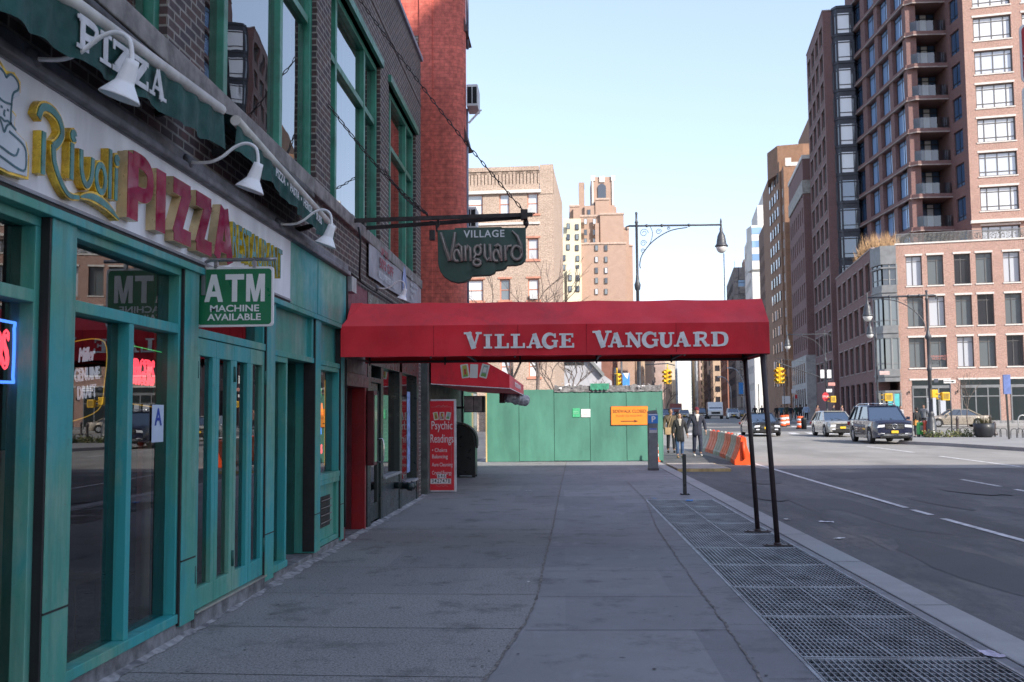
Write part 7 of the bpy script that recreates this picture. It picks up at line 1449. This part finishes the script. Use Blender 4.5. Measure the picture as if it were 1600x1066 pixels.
# ---- plants on the podium roof
TG = thing('roof_grass', 'tall dry straw coloured grasses growing on the corner of the podium roof', 'plants', S0+AVD*3+RV*1.2+Z3*16.4); t = MB(); r = random.Random(11)
for k in range(900):
    s_ = r.uniform(-2, 8); c = AVD*s_+RV*r.uniform(-1, 1.4); hgt = r.uniform(.8, 2.6)*(1-abs(s_-2)*.07); e = c+Vector((r.uniform(-.6, .6), r.uniform(-.3, .3), hgt)); sd = Vector((.035, .01, 0)); t.add([c-sd, c+sd, e], [(0, 1, 2)])
t.build('foliage', [M('straw', (.38, .24, .13), .9, .35, 2)], TG)
RR = thing('roof_railing', 'thin railing with brown planting along the podium roof edge', 'railing', PO+Z3*16.5); t = MB(); f = MB(); r = random.Random(12)
for k in range(150): p = RV*(.4+k*.11)+DV*.5; t.beam(p, p+Z3*.95, .03, .03)
t.beam(RV*.4+DV*.5+Z3*.95, RV*17+DV*.5+Z3*.95, .05, .05); t.build('rail', [m_gmetal], RR)
for k in range(1500):
    c = RV*r.uniform(.5, 16)+DV*r.uniform(.8, 1.6)+Z3*r.uniform(0, .9); u = Vector((r.uniform(-1, 1), r.uniform(-1, 1), r.uniform(-1, 1)))*.09; v = Vector((r.uniform(-1, 1), r.uniform(-1, 1), r.uniform(-1, 1)))*.09; f.add([c-u, c+v, c+u], [(0, 1, 2)])
f.build('planting', [M('brown_shrub', (.12, .085, .06), .9, .5, 3, col2=(.05, .06, .03))], RR)
# ---- bare trees
m_bark = M('grey_bark', (.13, .10, .085), .9, .3, 5)
def bare_tree(label, loc, H, spread, seed, r0=.09, depth=5, lean=0):
    o = thing('bare_tree', label, 'tree', loc); r = random.Random(seed); tr, br = MB(), MB()
    def grow(p, d, l_, rad, n_):
        q = p+d*l_*.5+Vector((r.uniform(-1, 1), r.uniform(-1, 1), 0))*l_*.05; e = p+d*l_; (tr if n_ == depth else br).tube([p, q, e], [rad, rad*.85, rad*.7], 6 if n_ > 2 else 4, caps=False)
        if n_ == 0: return
        for k in range(r.choice((2, 3, 3)) if n_ > 1 else 3):
            a = r.uniform(0, 2*pi); nd = (d+Vector((cos(a)*spread, sin(a)*spread, r.uniform(-.05, .25)))).normalized(); grow(e if k else p.lerp(e, r.uniform(.6, 1)), nd, l_*r.uniform(.6, .85), rad*.62, n_-1)
    grow(Vector((0, 0, 0)), Vector((lean, 0, 1)).normalized(), H*.3, r0, depth); tr.build('trunk', [m_bark], o); br.build('crown', [m_bark], o)
for i, (px_, Y, H, sp, lb) in enumerate(((840, 56, 9.4, .6, 'bare leafless tree behind the hoarding in front of the balustrade building'), (800, 60, 12.0, .6, 'bare leafless tree behind the red awning, thin branches against buff brick'), (880, 64, 6.6, .7, 'bare leafless bush-like tree behind the hoarding before the grey stucco house'), (922, 70, 5.2, .8, 'small bare tree with drooping twigs over the middle of the hoarding'))):
    b = D(px_, 640, Y); bare_tree(lb, (b.x, Y, 0), H, sp, 20+i, .13)
b = D(1512, 660, 80); bare_tree('slender bare street tree in front of the shop windows right of the lamp', (b.x, 80, zr(80)+.1), 4.6, .42, 31, .05, 5)
for i, (px_, Y) in enumerate(((1030, 150), (1042, 190), (1110, 170))): b = D(px_, 640, Y); bare_tree(('brown bare tree on the avenue just past the end of the hoarding', 'brown bare tree farther up the left side of the avenue', 'bare tree on the right of the avenue above the parked cars')[i], (b.x, Y, zr(Y)), 7, .6, 40+i, .1, 4)
# ================================================================ vehicles (local: front faces -y, x across)
m_tyre = M('tyre_rubber', (.016, .016, .017), .8, .2, 5); m_rim = M('alloy_rim', (.42, .43, .45), .3, .1, metal=.7); m_under = M('under_black', (.01, .01, .011), .8)
m_chr = M('chrome_trim', (.62, .63, .65), .15, .05, metal=1); m_plate = M('yellow_plate', (.72, .46, .02), .5, .05); m_lamp = dglass('headlamp_glass', (.6, .62, .66), .1, .8); m_tail = dglass('tail_lamp', (.35, .01, .015), .15)
g_car = dglass('car_glass', (.02, .028, .04), .03, 1.0); g_carb = dglass('windscreen_glass', (.03, .05, .09), .03, 1.0)
def paint(name, col, metal=.3): 
    m = M(name, col, .28, .06, 1.5, metal=metal, coat=1); return m
def car(name, label, loc, rz, L, Wd, H, pt, cat='car', hood=.62, belt=.60, cowl=.24, roof0=.40, roof1=.80, tail=.97, boot=None, ground=.18, wr=.33, wb=(.18, .80), rails=False, skid=False, grille='bar', mirror=True, plate=m_plate, rimm=m_rim):
    """hood/belt as fractions of the height, the other stations as fractions of the length"""
    o = thing(name, label, cat, loc, rz); y = lambda f: -L/2+f*L; hw = Wd/2; zb = belt*H; boot = boot or belt*1.02
    yw = [y(f) for f in wb]
    def top(f):
        if f < cowl: return H*(hood*.86+ (belt*.99-hood*.86)*min(1, (f/cowl))**.6) if f > .02 else H*hood*.80
        if f > tail-.0: return H*boot*.97
        return zb
    def wfac(f):
        e = min(f, 1-f); return 1-.16*max(0, 1-e/.10)**2-.03*max(0, 1-e/.3)
    N = 64; vs = []; fs = []; K = 9
    for i in range(N+1):
        f = i/N; yy = y(f); w = hw*wfac(f); zt = top(f); z0 = ground+.04+(.05 if f < .03 or f > .97 else 0); zl = z0
        for q in yw:
            d = abs(yy-q)
            if d < wr*1.16: zl = max(zl, wr+sqrt(max(0, (wr*1.16)**2-d*d)))
        zl = min(zl, zt-.12); bul = .02+.02*sin(pi*f)
        sec = [(0, z0), (w*.80, max(z0, zl-.02)), (w*.985, zl), (w*(1.0), max(zl+.01, z0+(zt-z0)*.55)), (w*.99, max(zl+.015, zt-.14*H)), (w*.955, zt-.035), (w*.90, zt-.004), (w*.5, zt+bul), (0, zt+bul*1.25)]
        for x, z in sec: vs.append((-x, yy, z))
        for x, z in sec[::-1][1:-1]: vs.append((x, yy, z))
    n = 2*K-2
    t = MB(); t.add(vs, [(i*n+j, i*n+(j+1) % n, (i+1)*n+(j+1) % n, (i+1)*n+j) for i in range(N) for j in range(n)], 0, True)
    t.add([vs[j] for j in range(n)], [tuple(range(n))[::-1]]); t.add([vs[N*n+j] for j in range(n)], [tuple(range(n))])
    # cabin: roof and pillars in paint, glass between
    wl, wt = hw*.90, hw*.72; zr_ = H-.0; c0, r0, r1, tl = y(cowl), y(roof0), y(roof1), y(tail)
    P = lambda s, f, b: Vector((s*(wl if b else wt), f, zb-.01 if b else zr_-.06))
    rf = [(-wt, r0), (-wt*.9, r0-.06), (wt*.9, r0-.06), (wt, r0), (wt, r1), (wt*.9, r1+.05), (-wt*.9, r1+.05), (-wt, r1)]
    t.add([(x, yy, zr_-.055) for x, yy in rf]+[(x*.93, yy*1.0+(.08 if yy == r0 else 0), zr_) for x, yy in rf], [tuple(range(8, 16))]+[(k, (k+1) % 8, 8+(k+1) % 8, 8+k) for k in range(8)], 0, True)
    mid = [(r0+r1)*.5-.05, r1-.35*(r1-r0)*.5] if (r1-r0) > 1.4 else [(r0+r1)*.5]
    for s in (-1, 1):
        t.beam(P(s, c0, 1), P(s, r0, 0), .07, .06); t.beam(P(s, tl, 1), P(s, r1, 0), .13, .08)
        for q in mid: t.beam(Vector((s*wl*1.0, q, zb-.02)), Vector((s*wt*1.005, q, zr_-.05)), .02, .07)
        t.beam(P(s, c0, 1), P(s, tl, 1), .03, .05)
    bd = t.build('body', [pt], o); es_ = bd.modifiers.new('e', 'EDGE_SPLIT'); es_.split_angle = radians(38)
    g = MB(); i_ = .985
    for s in (-1, 1):
        a, b, c, d = P(s, c0, 1)*1, P(s, r0, 0), P(s, r1, 0), P(s, tl, 1)
        for v in (a, b, c, d): v.x *= i_
        g.add([a, b, c, d] if s < 0 else [d, c, b, a], [(0, 1, 2, 3)])
    g.build('side_window', [g_car], o)
    g = MB(); g.quad(P(-1, c0, 1)*1, P(1, c0, 1), P(1, r0, 0), P(-1, r0, 0)); ws = g.build('windscreen', [g_carb], o)
    g = MB(); g.quad(P(1, tl, 1), P(-1, tl, 1), P(-1, r1, 0), P(1, r1, 0)); g.build('rear_window', [g_car], o)
    t = MB(); t.box(-hw*.8, hw*.8, y(.03), y(.97), ground, ground+.35); t.box(-hw*.86, hw*.86, y(wb[0])-wr, y(wb[0])+wr, ground+.2, wr*2.05); t.box(-hw*.86, hw*.86, y(wb[1])-wr, y(wb[1])+wr, ground+.2, wr*2.05); t.build('underbody', [m_under], o)
    for q in yw:
        for s in (-1, 1):
            t = MB(); x = s*(hw-.12); t.lathe([(wr*.6, -.11), (wr*.93, -.115), (wr, -.08), (wr, .08), (wr*.93, .115), (wr*.62, .11), (wr*.6, .06)], (x, q, wr), 22, axis=(s, 0, 0)); w_ = t.build('wheel', [m_tyre], o); t = MB(); t.lathe([(wr*.63, .10), (wr*.58, .08), (wr*.56, .04), (0, .04)], (x, q, wr), 18, axis=(s, 0, 0))
            for k in range(5):
                a = 2*pi*k/5; t.beam((x+s*.085, q, wr), (x+s*.085, q+wr*.58*cos(a), wr+wr*.58*sin(a)), .07, .03)
            t.build('rim', [rimm], w_)
    zf = H*hood*.80; yf = y(0); wn = hw*.84
    for s in (-1, 1):
        t = MB(); t.prism([(0, 0), (.34, .03), (.36, .15), (.05, .13)] if s < 0 else [(0, .03), (.34, 0), (.31, .13), (0, .15)], (s*wn*.98-(.0 if s < 0 else .34)+(.0), yf-.015, zf-.24), X3, Z3, (0, .12, 0)); t.build('headlight', [m_lamp], o, bev=.01)
        t = MB(); t.box(s*wn*.70-.1, s*wn*.70+.1, yf-.012, yf+.05, ground+.2, ground+.27); t.build('fog_light', [m_lamp if s else m_lamp], o)
        t = MB(); t.box(s*wn*.98-.16, s*wn*.98+.12, y(1)-.06, y(1)+.012, H*.46, H*.56); t.build('tail_light', [m_tail], o, bev=.01)
        if mirror: t = MB(); t.box(s*hw*1.0-.04+s*.06, s*hw*1.0+.04+s*.14, y(cowl+.06)-.06, y(cowl+.06)+.06, zb-.0, zb+.15); t.beam((s*hw*.93, y(cowl+.06), zb), (s*hw*1.05, y(cowl+.06), zb+.03), .04, .04); t.build('mirror', [pt], o, bev=.02)
        t = MB()
        for f in (cowl+.12, (roof0+roof1)/2+.01): t.beam((s*hw*.992, y(f), ground+.32), (s*hw*.975, y(f), zb-.09), .012, .012)
        t.build('door_seam', [m_under], o); t = MB()
        for f in (cowl+.25, (roof0+roof1)/2+.14): t.box(s*hw*.985-.02, s*hw*.985+.02, y(f)-.1, y(f)+.08, zb-.17, zb-.135)
        t.build('door_handle', [pt], o)
    t = MB(); t.box(-wn*.52, wn*.52, yf-.012, yf+.05, zf-.30, zf-.05)
    gr = t.build('grille', [m_under], o); t = MB()
    for k in range(3 if grille == 'bar' else 2): t.box(-wn*.50, wn*.50, yf-.03, yf-.012, zf-.27+.085*k, zf-.235+.085*k)
    t.build('grille_bar', [m_chr], gr)
    if grille == 'bar':
        t = MB(); c = Vector((0, yf-.045, zf-.175)); t.tube([c+Vector((.115*cos(2*pi*k/20), 0, .115*sin(2*pi*k/20))) for k in range(21)], .014, 6, caps=False)
        for k in range(3): a = pi/2+2*pi*k/3; t.beam(c, c+Vector((.11*cos(a), 0, .11*sin(a))), .022, .022, (0, 1, 0))
        t.build('emblem', [m_chr], gr)
    t = MB(); t.box(-wn*.8, wn*.8, yf-.01, yf+.05, ground+.06, ground+.26); t.build('lower_intake', [m_under], o)
    if skid: t = MB(); t.prism([(-wn*.95, .02), (-wn*.62, -.03), (wn*.62, -.03), (wn*.95, .02), (wn*.95, .12), (wn*.6, .06), (-wn*.6, .06), (-wn*.95, .12)], (0, yf-.03, ground+.17), X3, Z3, (0, .05, 0)); t.build('skid_plate', [m_chr], o)
    t = MB(); t.box(-.16, .16, yf-.05, yf-.02, ground+.27, ground+.39); t.build('number_plate', [plate], o)
    t = MB(); t.box(-.16, .16, y(1)+.0, y(1)+.02, H*.42, H*.49); t.build('number_plate', [plate], o)
    t = MB()
    for s in (-1, 1): t.beam((s*.05+s*.2, c0+.02, zb+.03), (s*.1-.3, c0+.30, zb+.16), .015, .015)
    t.build('wiper', [m_under], o)
    if rails:
        t = MB()
        for s in (-1, 1):
            t.tube(smooth_path([(s*wt*.9, r0+.15, H-.01), (s*wt*.9, r0+.3, H+.07), (s*wt*.9, r1-.3, H+.07), (s*wt*.9, r1-.12, H-.01)], 4), .022, 6)
        for f in (.3, .72): t.tube([(-wt*.92, r0+(r1-r0)*f, H+.09), (wt*.92, r0+(r1-r0)*f, H+.09)], .022, 6)
        t.build('roof_rail', [m_chr], o)
    return o
def at(px, Y): p = D(px, 650, Y); return (p.x, Y, zr(Y)+.008)
P_navy, P_silver, P_black, P_white, P_champ, P_blue, P_greyb = paint('navy_paint', (.018, .022, .05)), paint('silver_paint', (.40, .39, .36), .5), paint('black_paint', (.012, .014, .018)), paint('white_paint', (.66, .66, .65), 0), paint('champagne_paint', (.36, .31, .25), .5), paint('slate_blue_paint', (.10, .14, .22), .4), paint('grey_paint', (.20, .21, .23), .4)
p = at(1374, 50.6); car('parked_suv', 'large dark navy suv with chrome grille, roof rails and yellow plate facing the camera', p, -.04, 5.1, 1.95, 1.84, P_navy, 'suv', hood=.68, belt=.615, cowl=.235, roof0=.38, roof1=.87, tail=.985, ground=.24, wr=.385, wb=(.175, .79), rails=True, skid=True)
p = at(1301.5, 61.5); car('crossover_car', 'silver beige crossover car half hidden behind the dark navy suv', p, -.02, 4.5, 1.8, 1.52, P_silver, hood=.66, belt=.62, cowl=.26, roof0=.45, roof1=.80, tail=.95, ground=.21, wr=.35, rails=False, grille='slat')
p = at(1187, 63.5); car('dark_sedan', 'black sedan with yellow plate driving towards the camera, seen behind the canopy posts', p, -.02, 4.9, 1.88, 1.45, P_black, hood=.66, belt=.635, cowl=.27, roof0=.43, roof1=.70, tail=.88, grille='slat')
p = at(1493, 83.5); car('silver_sedan', 'champagne silver sedan parked side on behind the ornate lamp base', (p[0], p[1], p[2]), -pi/2-.12, 4.85, 1.85, 1.46, P_champ, hood=.66, belt=.635, cowl=.27, roof0=.42, roof1=.68, tail=.86, grille='slat')
for px_, Y, lb, L, Wd, H, pt, kw in ((1145, 150, 'white car with dark windscreen at the crossing, right of the white van', 4.7, 1.85, 1.6, P_white, dict(roof1=.85, tail=.97)), (1094, 158, 'dark suv waiting left of the white van', 4.8, 1.9, 1.75, P_black, dict(roof1=.85, tail=.97)), (1069, 165, 'pale silver car waiting between the walkers heads', 4.6, 1.8, 1.48, P_silver, {}), (1044, 140, 'slate blue car at the far end of the hoarding', 4.6, 1.8, 1.5, P_blue, {}), (1043, 175, 'grey car behind the slate blue one', 4.6, 1.8, 1.6, P_greyb, {}), (1158, 172, 'small grey car right of the white car far up the avenue', 4.4, 1.8, 1.5, P_greyb, {})):
    car('waiting_car', lb, at(px_, Y), -.10, L, Wd, H, pt, grille='slat', **kw)
def van(label, loc, rz, Wd, H, pt, L=6, name='delivery_van'):
    o = thing(name, label, 'van', loc, rz); hw = Wd/2; t = MB(); t.prism([(-L/2, .4), (L/2, .4), (L/2, H), (-L/2+.9, H), (-L/2+.35, H*.62), (-L/2, H*.5)], (-hw, 0, 0), Y3, Z3, (Wd, 0, 0)); t.build('body', [pt], o, bev=.06)
    t = MB(); t.quad((-hw*.86, -L/2+.30, H*.60), (hw*.86, -L/2+.30, H*.60), (hw*.84, -L/2+.80, H*.9), (-hw*.84, -L/2+.80, H*.9)); t.build('windscreen', [g_carb], o); t = MB(); t.box(-hw*.6, hw*.6, -L/2-.02, -L/2, .75, H*.42); t.build('grille', [m_under], o)
    for s in (-1, 1):
        t = MB(); t.box(s*hw*.8-.15, s*hw*.8+.15, -L/2-.02, -L/2+.05, .8, 1.0); t.build('headlight', [m_lamp], o)
        for q in (-L/2+1, L/2-1.2): t = MB(); t.lathe([(.2, -.12), (.38, -.12), (.38, .12), (.2, .12)], (s*(hw-.1), q, .38), 16, axis=(s, 0, 0)); t.build('wheel', [m_tyre], o)
    t = MB(); t.box(-hw, hw, -L/2-.05, -L/2, .4, .6); t.build('bumper', [m_greyb], o); return o
m_greyb = M('bumper_grey', (.12, .12, .12), .6)
van('white delivery van facing the camera in the middle of the far crossing', at(1117, 155), -.1, 2.2, 2.55, P_white)
van('dark red delivery truck far up the avenue above the walkers', at(1056, 205), -.1, 2.4, 2.9, M('truck_rust', (.22, .05, .03), .5), name='delivery_truck')
# ================================================================ people
m_skin = M('skin', (.46, .26, .18), .5, .08, 6); m_skin2 = M('skin_tan', (.36, .19, .12), .5, .08, 6); m_hair = M('dark_hair', (.025, .016, .012), .5, .3, 30); m_shoe = M('dark_shoe', (.03, .025, .025), .5); m_shoew = M('white_shoe', (.6, .58, .56), .5); m_tanb = M('tan_boot', (.32, .2, .11), .6)
def skinobj(name, chains, mat, parent, sub=2):
    """chains: list of lists of (x,y,z,rx[,ry]) sharing vertices by position; the first vertex is the root"""
    me = bpy.data.meshes.new(name); V, E, R, idx = [], [], [], {}
    for ch in chains:
        prev = None
        for q in ch:
            k = tuple(round(c, 4) for c in q[:3])
            if k not in idx: idx[k] = len(V); V.append(q[:3]); R.append((q[3], q[4] if len(q) > 4 else q[3]))
            if prev is not None and prev != idx[k]: E.append((prev, idx[k]))
            prev = idx[k]
    me.from_pydata(V, E, []); bm = bmesh.new(); bm.from_mesh(me); sl_ = bm.verts.layers.skin.verify(); bm.verts.ensure_lookup_table()
    for i, r in enumerate(R): bm.verts[i][sl_].radius = r
    bm.verts[0][sl_].use_root = True; bm.to_mesh(me); bm.free()
    o = bpy.data.objects.new(name, me); C.objects.link(o); o.parent = parent; me.materials.append(mat)
    s_ = o.modifiers.new('skin', 'SKIN'); s_.use_smooth_shade = True; u = o.modifiers.new('sub', 'SUBSURF'); u.levels = sub; u.render_levels = sub
    dg = bpy.context.evaluated_depsgraph_get(); ev = o.evaluated_get(dg); m2 = bpy.data.meshes.new_from_object(ev); m2.name = name
    for m_ in list(o.modifiers): o.modifiers.remove(m_)
    o.data = m2; m2.materials.clear(); m2.materials.append(mat)
    for p in m2.polygons: p.use_smooth = True; p.material_index = 0
    return o
def person(label, loc, rz, H, coat, legs, skin=m_skin, hair=m_hair, shoe=m_shoe, coat_len=.50, stride=.0, arms=((.10, .0), (.10, .0)), hat=None, long_hair=False, scarf=None, female=False, bag=None, simple=False, hood=None, turn=0, group=None):
    """faces -y. arms: per side (sideways, forward) hand offset; stride: forward reach of the left foot in metres"""
    o = thing('person', label, 'person', loc, rz, group); k = H/1.75; sh = .185 if female else .215; hp = .095
    Z = lambda v: v*k
    def foot(s): return Vector((s*.10, -stride*s*.5, .08))
    body = [[(0, 0, .95, .12, .09), (0, .0, 1.12, .115, .085), (0, 0, 1.32, .145, .095), (0, .0, 1.45, .07, .065), (0, .01, 1.52, .05, .052), (0, -.012, 1.575, .066, .078), (0, -.012, 1.64, .076, .092), (0, .0, 1.71, .06, .075), (0, .0, 1.74, .02, .02)]]
    # face: nose, chin
    body += [[(0, -.012, 1.64, .076, .092), (0, -.115, 1.615, .012, .016)]]
    hands = []
    for s, (ax, af) in zip((-1, 1), arms):
        S_ = (s*sh, .0, 1.40); E_ = (s*(sh+ax*.55+.02), .03-af*.25, 1.13); Wr = (s*(sh+ax), -af, .90); body.append([(0, 0, 1.32, .145, .095), (*S_, .055), (*E_, .042), (*Wr, .028)]); hands.append((s, Vector(Wr), (Vector(Wr)-Vector(E_)).normalized()))
        f = foot(s); kn = (s*.10, -stride*s*.30-.02, .50); body.append([(0, 0, .95, .12, .09), (s*hp, 0, .88, .085), (*kn, .058), (f.x, f.y+.03, f.z+.02, .042)])
    body = [[(Z(x) if i == 0 else x, y, z, *r) if False else (x*k, y*k, z*k, *[a*k for a in r]) for i, (x, y, z, *r) in enumerate(c)] for c in body]
    for s, w, d in hands:
        w = w*k; pm = w+d*.05*k; fw = Vector((0, -1, 0))
        body.append([(w.x, w.y, w.z, .028*k), (pm.x, pm.y, pm.z, .036*k, .018*k)])
    bo_ = skinobj('body', body, skin, o, 1 if simple else 2)
    # fingers and thumb, joined into the body mesh
    t = MB()
    for s, w, d in hands:
        w = w*k; pm = w+d*.075*k
        for j, ln in enumerate((.062, .072, .068, .052)):
            y_ = (-.028+.018*j)*k; a = pm+Vector((0, y_, 0)); m_ = a+d*ln*.55*k+Vector((-s*.006, 0, 0)); e = a+d*ln*k+Vector((-s*.022*k, 0, 0)); t.tube([a-d*.03*k, a, m_, e], [.0095*k, .0095*k, .0085*k, .006*k], 6)
        a = pm+Vector((0, -.03*k, .035*k)); t.tube([a, a+d*.02*k+Vector((-s*.012, -.025*k, 0)), a+d*.05*k+Vector((-s*.02, -.036*k, 0))], [.011*k, .0105*k, .007*k], 6)
    for s in (-1, 1): t.sphere((s*.078*k, .0, 1.635*k), .022*k, 8, 0, (.4, .8, 1.2))
    fm_ = t.mesh('fingers', [skin]); bm = bmesh.new(); bm.from_mesh(bo_.data); bm.from_mesh(fm_); bm.to_mesh(bo_.data); bm.free()
    for p in bo_.data.polygons: p.use_smooth = True
    t = MB()
    for s in (-1, 1): t.sphere((s*.030*k, -.098*k, 1.648*k), .010*k, 8)
    t.box(-.022*k, .022*k, -.112*k, -.10*k, 1.570*k, 1.577*k)
    for s in (-1, 1): t.box(s*.03*k-.018*k, s*.03*k+.018*k, -.110*k, -.098*k, 1.667*k, 1.674*k)
    t.build('face_features', [M('eye_dark', (.05, .025, .02), .5)], o)
    # trousers
    tr = []
    for s in (-1, 1):
        f = foot(s); tr.append([(0, 0, .93, .135, .10), (s*hp, 0, .86, .098), (s*.10, -stride*s*.30-.02, .50, .075), (f.x, f.y+.03, .13, .062)])
    skinobj('trousers', [[(x*k, y*k, z*k, *[a*k for a in r]) for x, y, z, *r in c] for c in tr], legs, o, 1)
    # coat
    hem = .98-coat_len*.55; ct = [[(0, 0, .98, .165, .125), (0, 0, 1.15, .158, .118), (0, 0, 1.33, .185, .125), (0, .01, 1.46, .10, .09), (0, .012, 1.50, .075, .075)]]
    for s, (ax, af) in zip((-1, 1), arms): ct.append([(0, 0, 1.33, .185, .125), (s*sh, .0, 1.41, .078), (s*(sh+ax*.55+.02), .03-af*.25, 1.13, .064), (s*(sh+ax), -af, .935, .052)])
    skinobj('coat', [[(x*k, y*k, z*k, *[a*k for a in r]) for x, y, z, *r in c] for c in ct], coat, o, 2)
    t = MB(); vs = []; lv = [(1.12, .158, .116), (1.02, .168, .125), ((hem+1.0)/2, .182, .136), (hem+.01, .188, .142), (hem, .176, .13)]
    for z, rx, ry in lv: vs += [(rx*cos(2*pi*i/16)*k, (ry*sin(2*pi*i/16)+.008*sin(i*2.3+z*9))*k, z*k) for i in range(16)]
    t.add(vs, [(a*16+(i+1) % 16, a*16+i, a*16+16+i, a*16+16+(i+1) % 16) for a in range(4) for i in range(16)], 0, True); sk_ = t.mesh('skirt', [coat])
    co_ = kids(o)[-1] if kids(o)[-1].name.startswith('coat') else [c for c in kids(o) if c.name.startswith('coat')][0]; bm = bmesh.new(); bm.from_mesh(co_.data); bm.from_mesh(sk_); bm.to_mesh(co_.data); bm.free()
    t = MB(); t.tube([(0, -.145*k, hem*k+.02), (0, -.128*k, 1.05*k), (0, -.125*k, 1.38*k)], .006, 5); t.build('coat_zip', [m_blk], o)
    for s in (-1, 1):
        f = foot(s); t = MB(); t.sphere((f.x*k, (f.y-.035)*k, .045*k), .055*k, 10, 0, (.85, 2.3, .85)); t.build('shoe', [shoe], o)
    if hat: t = MB(); t.sphere((0, .005*k, 1.70*k), .102*k, 14, 0, (.90, 1.06, .86)); t.lathe([(.097*k, 0), (.1*k, .02*k), (.097*k, .04*k)], (0, .005*k, 1.665*k), 14); t.build('beanie', [hat], o)
    else:
        t = MB(); t.sphere((0, .025*k, 1.69*k), .098*k, 14, 0, (.9, 1.0, .78)); t.sphere((0, .05*k, 1.63*k), .085*k, 12, 0, (.98, .75, 1.1))
        if long_hair:
            for s in (-1, 1): t.tube([(s*.068*k, .0, 1.70*k), (s*.09*k, .01, 1.60*k), (s*.10*k, -.02*k, 1.48*k), (s*.09*k, -.05*k, 1.36*k)], [.03*k, .042*k, .045*k, .02*k], 8)
            t.sphere((0, .07*k, 1.52*k), .1*k, 10, 0, (.95, .5, 1.4))
        t.build('hair', [hair], o)
    if scarf: t = MB(); t.lathe([(.085*k, 0), (.1*k, .03*k), (.075*k, .085*k)], (0, -.005*k, 1.44*k), 12); t.prism([(-.055, 0), (.055, 0), (.02, -.2), (-.02, -.2)], (0, -.128*k, 1.46*k), X3, Z3, (0, .02, 0)); t.build('scarf', [scarf], o)
    if bag: t = MB(); t.box(.17*k*bag[1]-.12, .17*k*bag[1]+.12, bag[2]-.1, bag[2]+.1, .72*k, 1.0*k); t.tube([(.15*k*bag[1], bag[2], 1.0*k), (.0, bag[2]*.8, 1.44*k)], .02, 6); t.build('bag', [bag[0]], o, bev=.04)
    return o
def pat(px, Y, dz=.0): p = D(px, 660, Y); return (p.x, Y, zr(Y)+dz)
c_navy, c_black, c_brown, c_jean, c_dark = M('navy_coat', (.018, .022, .038), .85, .2, 8), M('black_coat', (.012, .012, .014), .8, .2, 8), M('brown_jacket', (.10, .075, .045), .85, .3, 8), M('blue_jeans', (.045, .09, .19), .85, .35, 9), M('dark_trousers', (.015, .016, .022), .85)
person('man in dark navy coat, white scarf and maroon beanie walking to the camera', pat(1089, 37.5, .02), .06, 1.80, c_navy, M('dark_jeans', (.022, .028, .055), .85, .3, 8), m_skin, shoe=m_shoew, coat_len=.42, stride=.22, arms=((.17, .02), (.09, .04)), hat=M('maroon_knit', (.12, .012, .025), .9, .2, 40), scarf=M('white_scarf', (.62, .60, .58), .9))
person('woman in long black coat, blue jeans and tan boots beside the man in the beanie', pat(1061.5, 36.4, .02), .10, 1.63, c_black, c_jean, m_skin, shoe=m_tanb, coat_len=.62, stride=-.12, arms=((.07, .06), (.12, .02)), long_hair=True, female=True, scarf=M('cream_scarf', (.5, .45, .38), .9))
person('man in a brown jacket carrying a tan bag, walking behind the couple by the hoarding', pat(1048, 40.5, .02), .12, 1.78, c_brown, c_dark, m_skin2, coat_len=.34, stride=.2, arms=((.06, .05), (.06, .10)), bag=(M('tan_bag', (.35, .24, .13), .8), -1.0, -.15))
person('woman in black with an orange striped bag, seen from behind by the green newspaper box', pat(1432.5, 57, .02), pi+.5, 1.68, c_black, c_dark, m_skin, coat_len=.3, stride=.1, female=True, bag=(M('orange_bag', (.5, .22, .05), .8), 1.0, .05))
person('person in a grey jacket standing behind the green newspaper box', pat(1444, 72, .1), -.6, 1.75, M('grey_jacket', (.12, .13, .15), .8), c_dark, m_skin2, coat_len=.3)
person('person in a white and grey striped top walking behind the navy suv', pat(1408, 70, .1), .5, 1.7, M('pale_top', (.42, .40, .40), .8, .5, 14, col2=(.08, .08, .1)), c_dark, m_skin, coat_len=.25, female=True, long_hair=True)
for i, (px_, Y, co, lb) in enumerate(((1214, 118, c_black, 'walker in black near the canopy post, leftmost of the far group'), (1221.5, 116, M('teal_jacket', (.03, .10, .14), .8), 'walker in a teal jacket behind the striped barrels'), (1230, 114, M('olive_jacket', (.06, .07, .035), .8), 'walker in an olive jacket behind the striped barrels'), (1236, 112, c_navy, 'walker in dark navy with pale trousers in the middle of the far group'), (1245, 115, M('dark_green_jacket', (.02, .06, .045), .8), 'walker in a dark green jacket left of the man in light blue'), (1251, 110, c_black, 'walker in black right beside the third striped barrel'))):
    person(lb, pat(px_, Y, .16), (.3, 2.8, .1, 3.3, .5, 2.9)[i], 1.70+.05*(i % 3), co, c_dark if i != 3 else M('pale_trousers', (.3, .29, .28), .8), m_skin, coat_len=.3, stride=(-1)**i*.2, simple=True, group='walkers on the far pavement')
person('man in a light blue shirt and dark trousers, rightmost of the far walkers', pat(1260.5, 104, .16), 2.9, 1.82, M('light_blue_shirt', (.30, .40, .55), .8), c_dark, m_skin2, coat_len=.12, stride=.15, simple=True, group='walkers on the far pavement')
for i, (px_, Y, lb) in enumerate(((1180, 125, 'dark clothed walker seen between the two canopy posts'), (1191, 128, 'second dark clothed walker seen between the two canopy posts'), (1278, 90, 'person with reddish top beyond the silver crossover'), (1303, 92, 'pale haired person passing behind the silver crossover'), (1316, 94, 'person in dusky pink between the crossover and the suv'))):
    person(lb, pat(px_, Y, .16), .4*i, 1.72, (c_black, c_navy, M('rust_top', (.16, .08, .07), .8), c_dark, M('pink_top', (.35, .2, .18), .8))[i], c_dark, m_skin, coat_len=.3, stride=.15, simple=True)
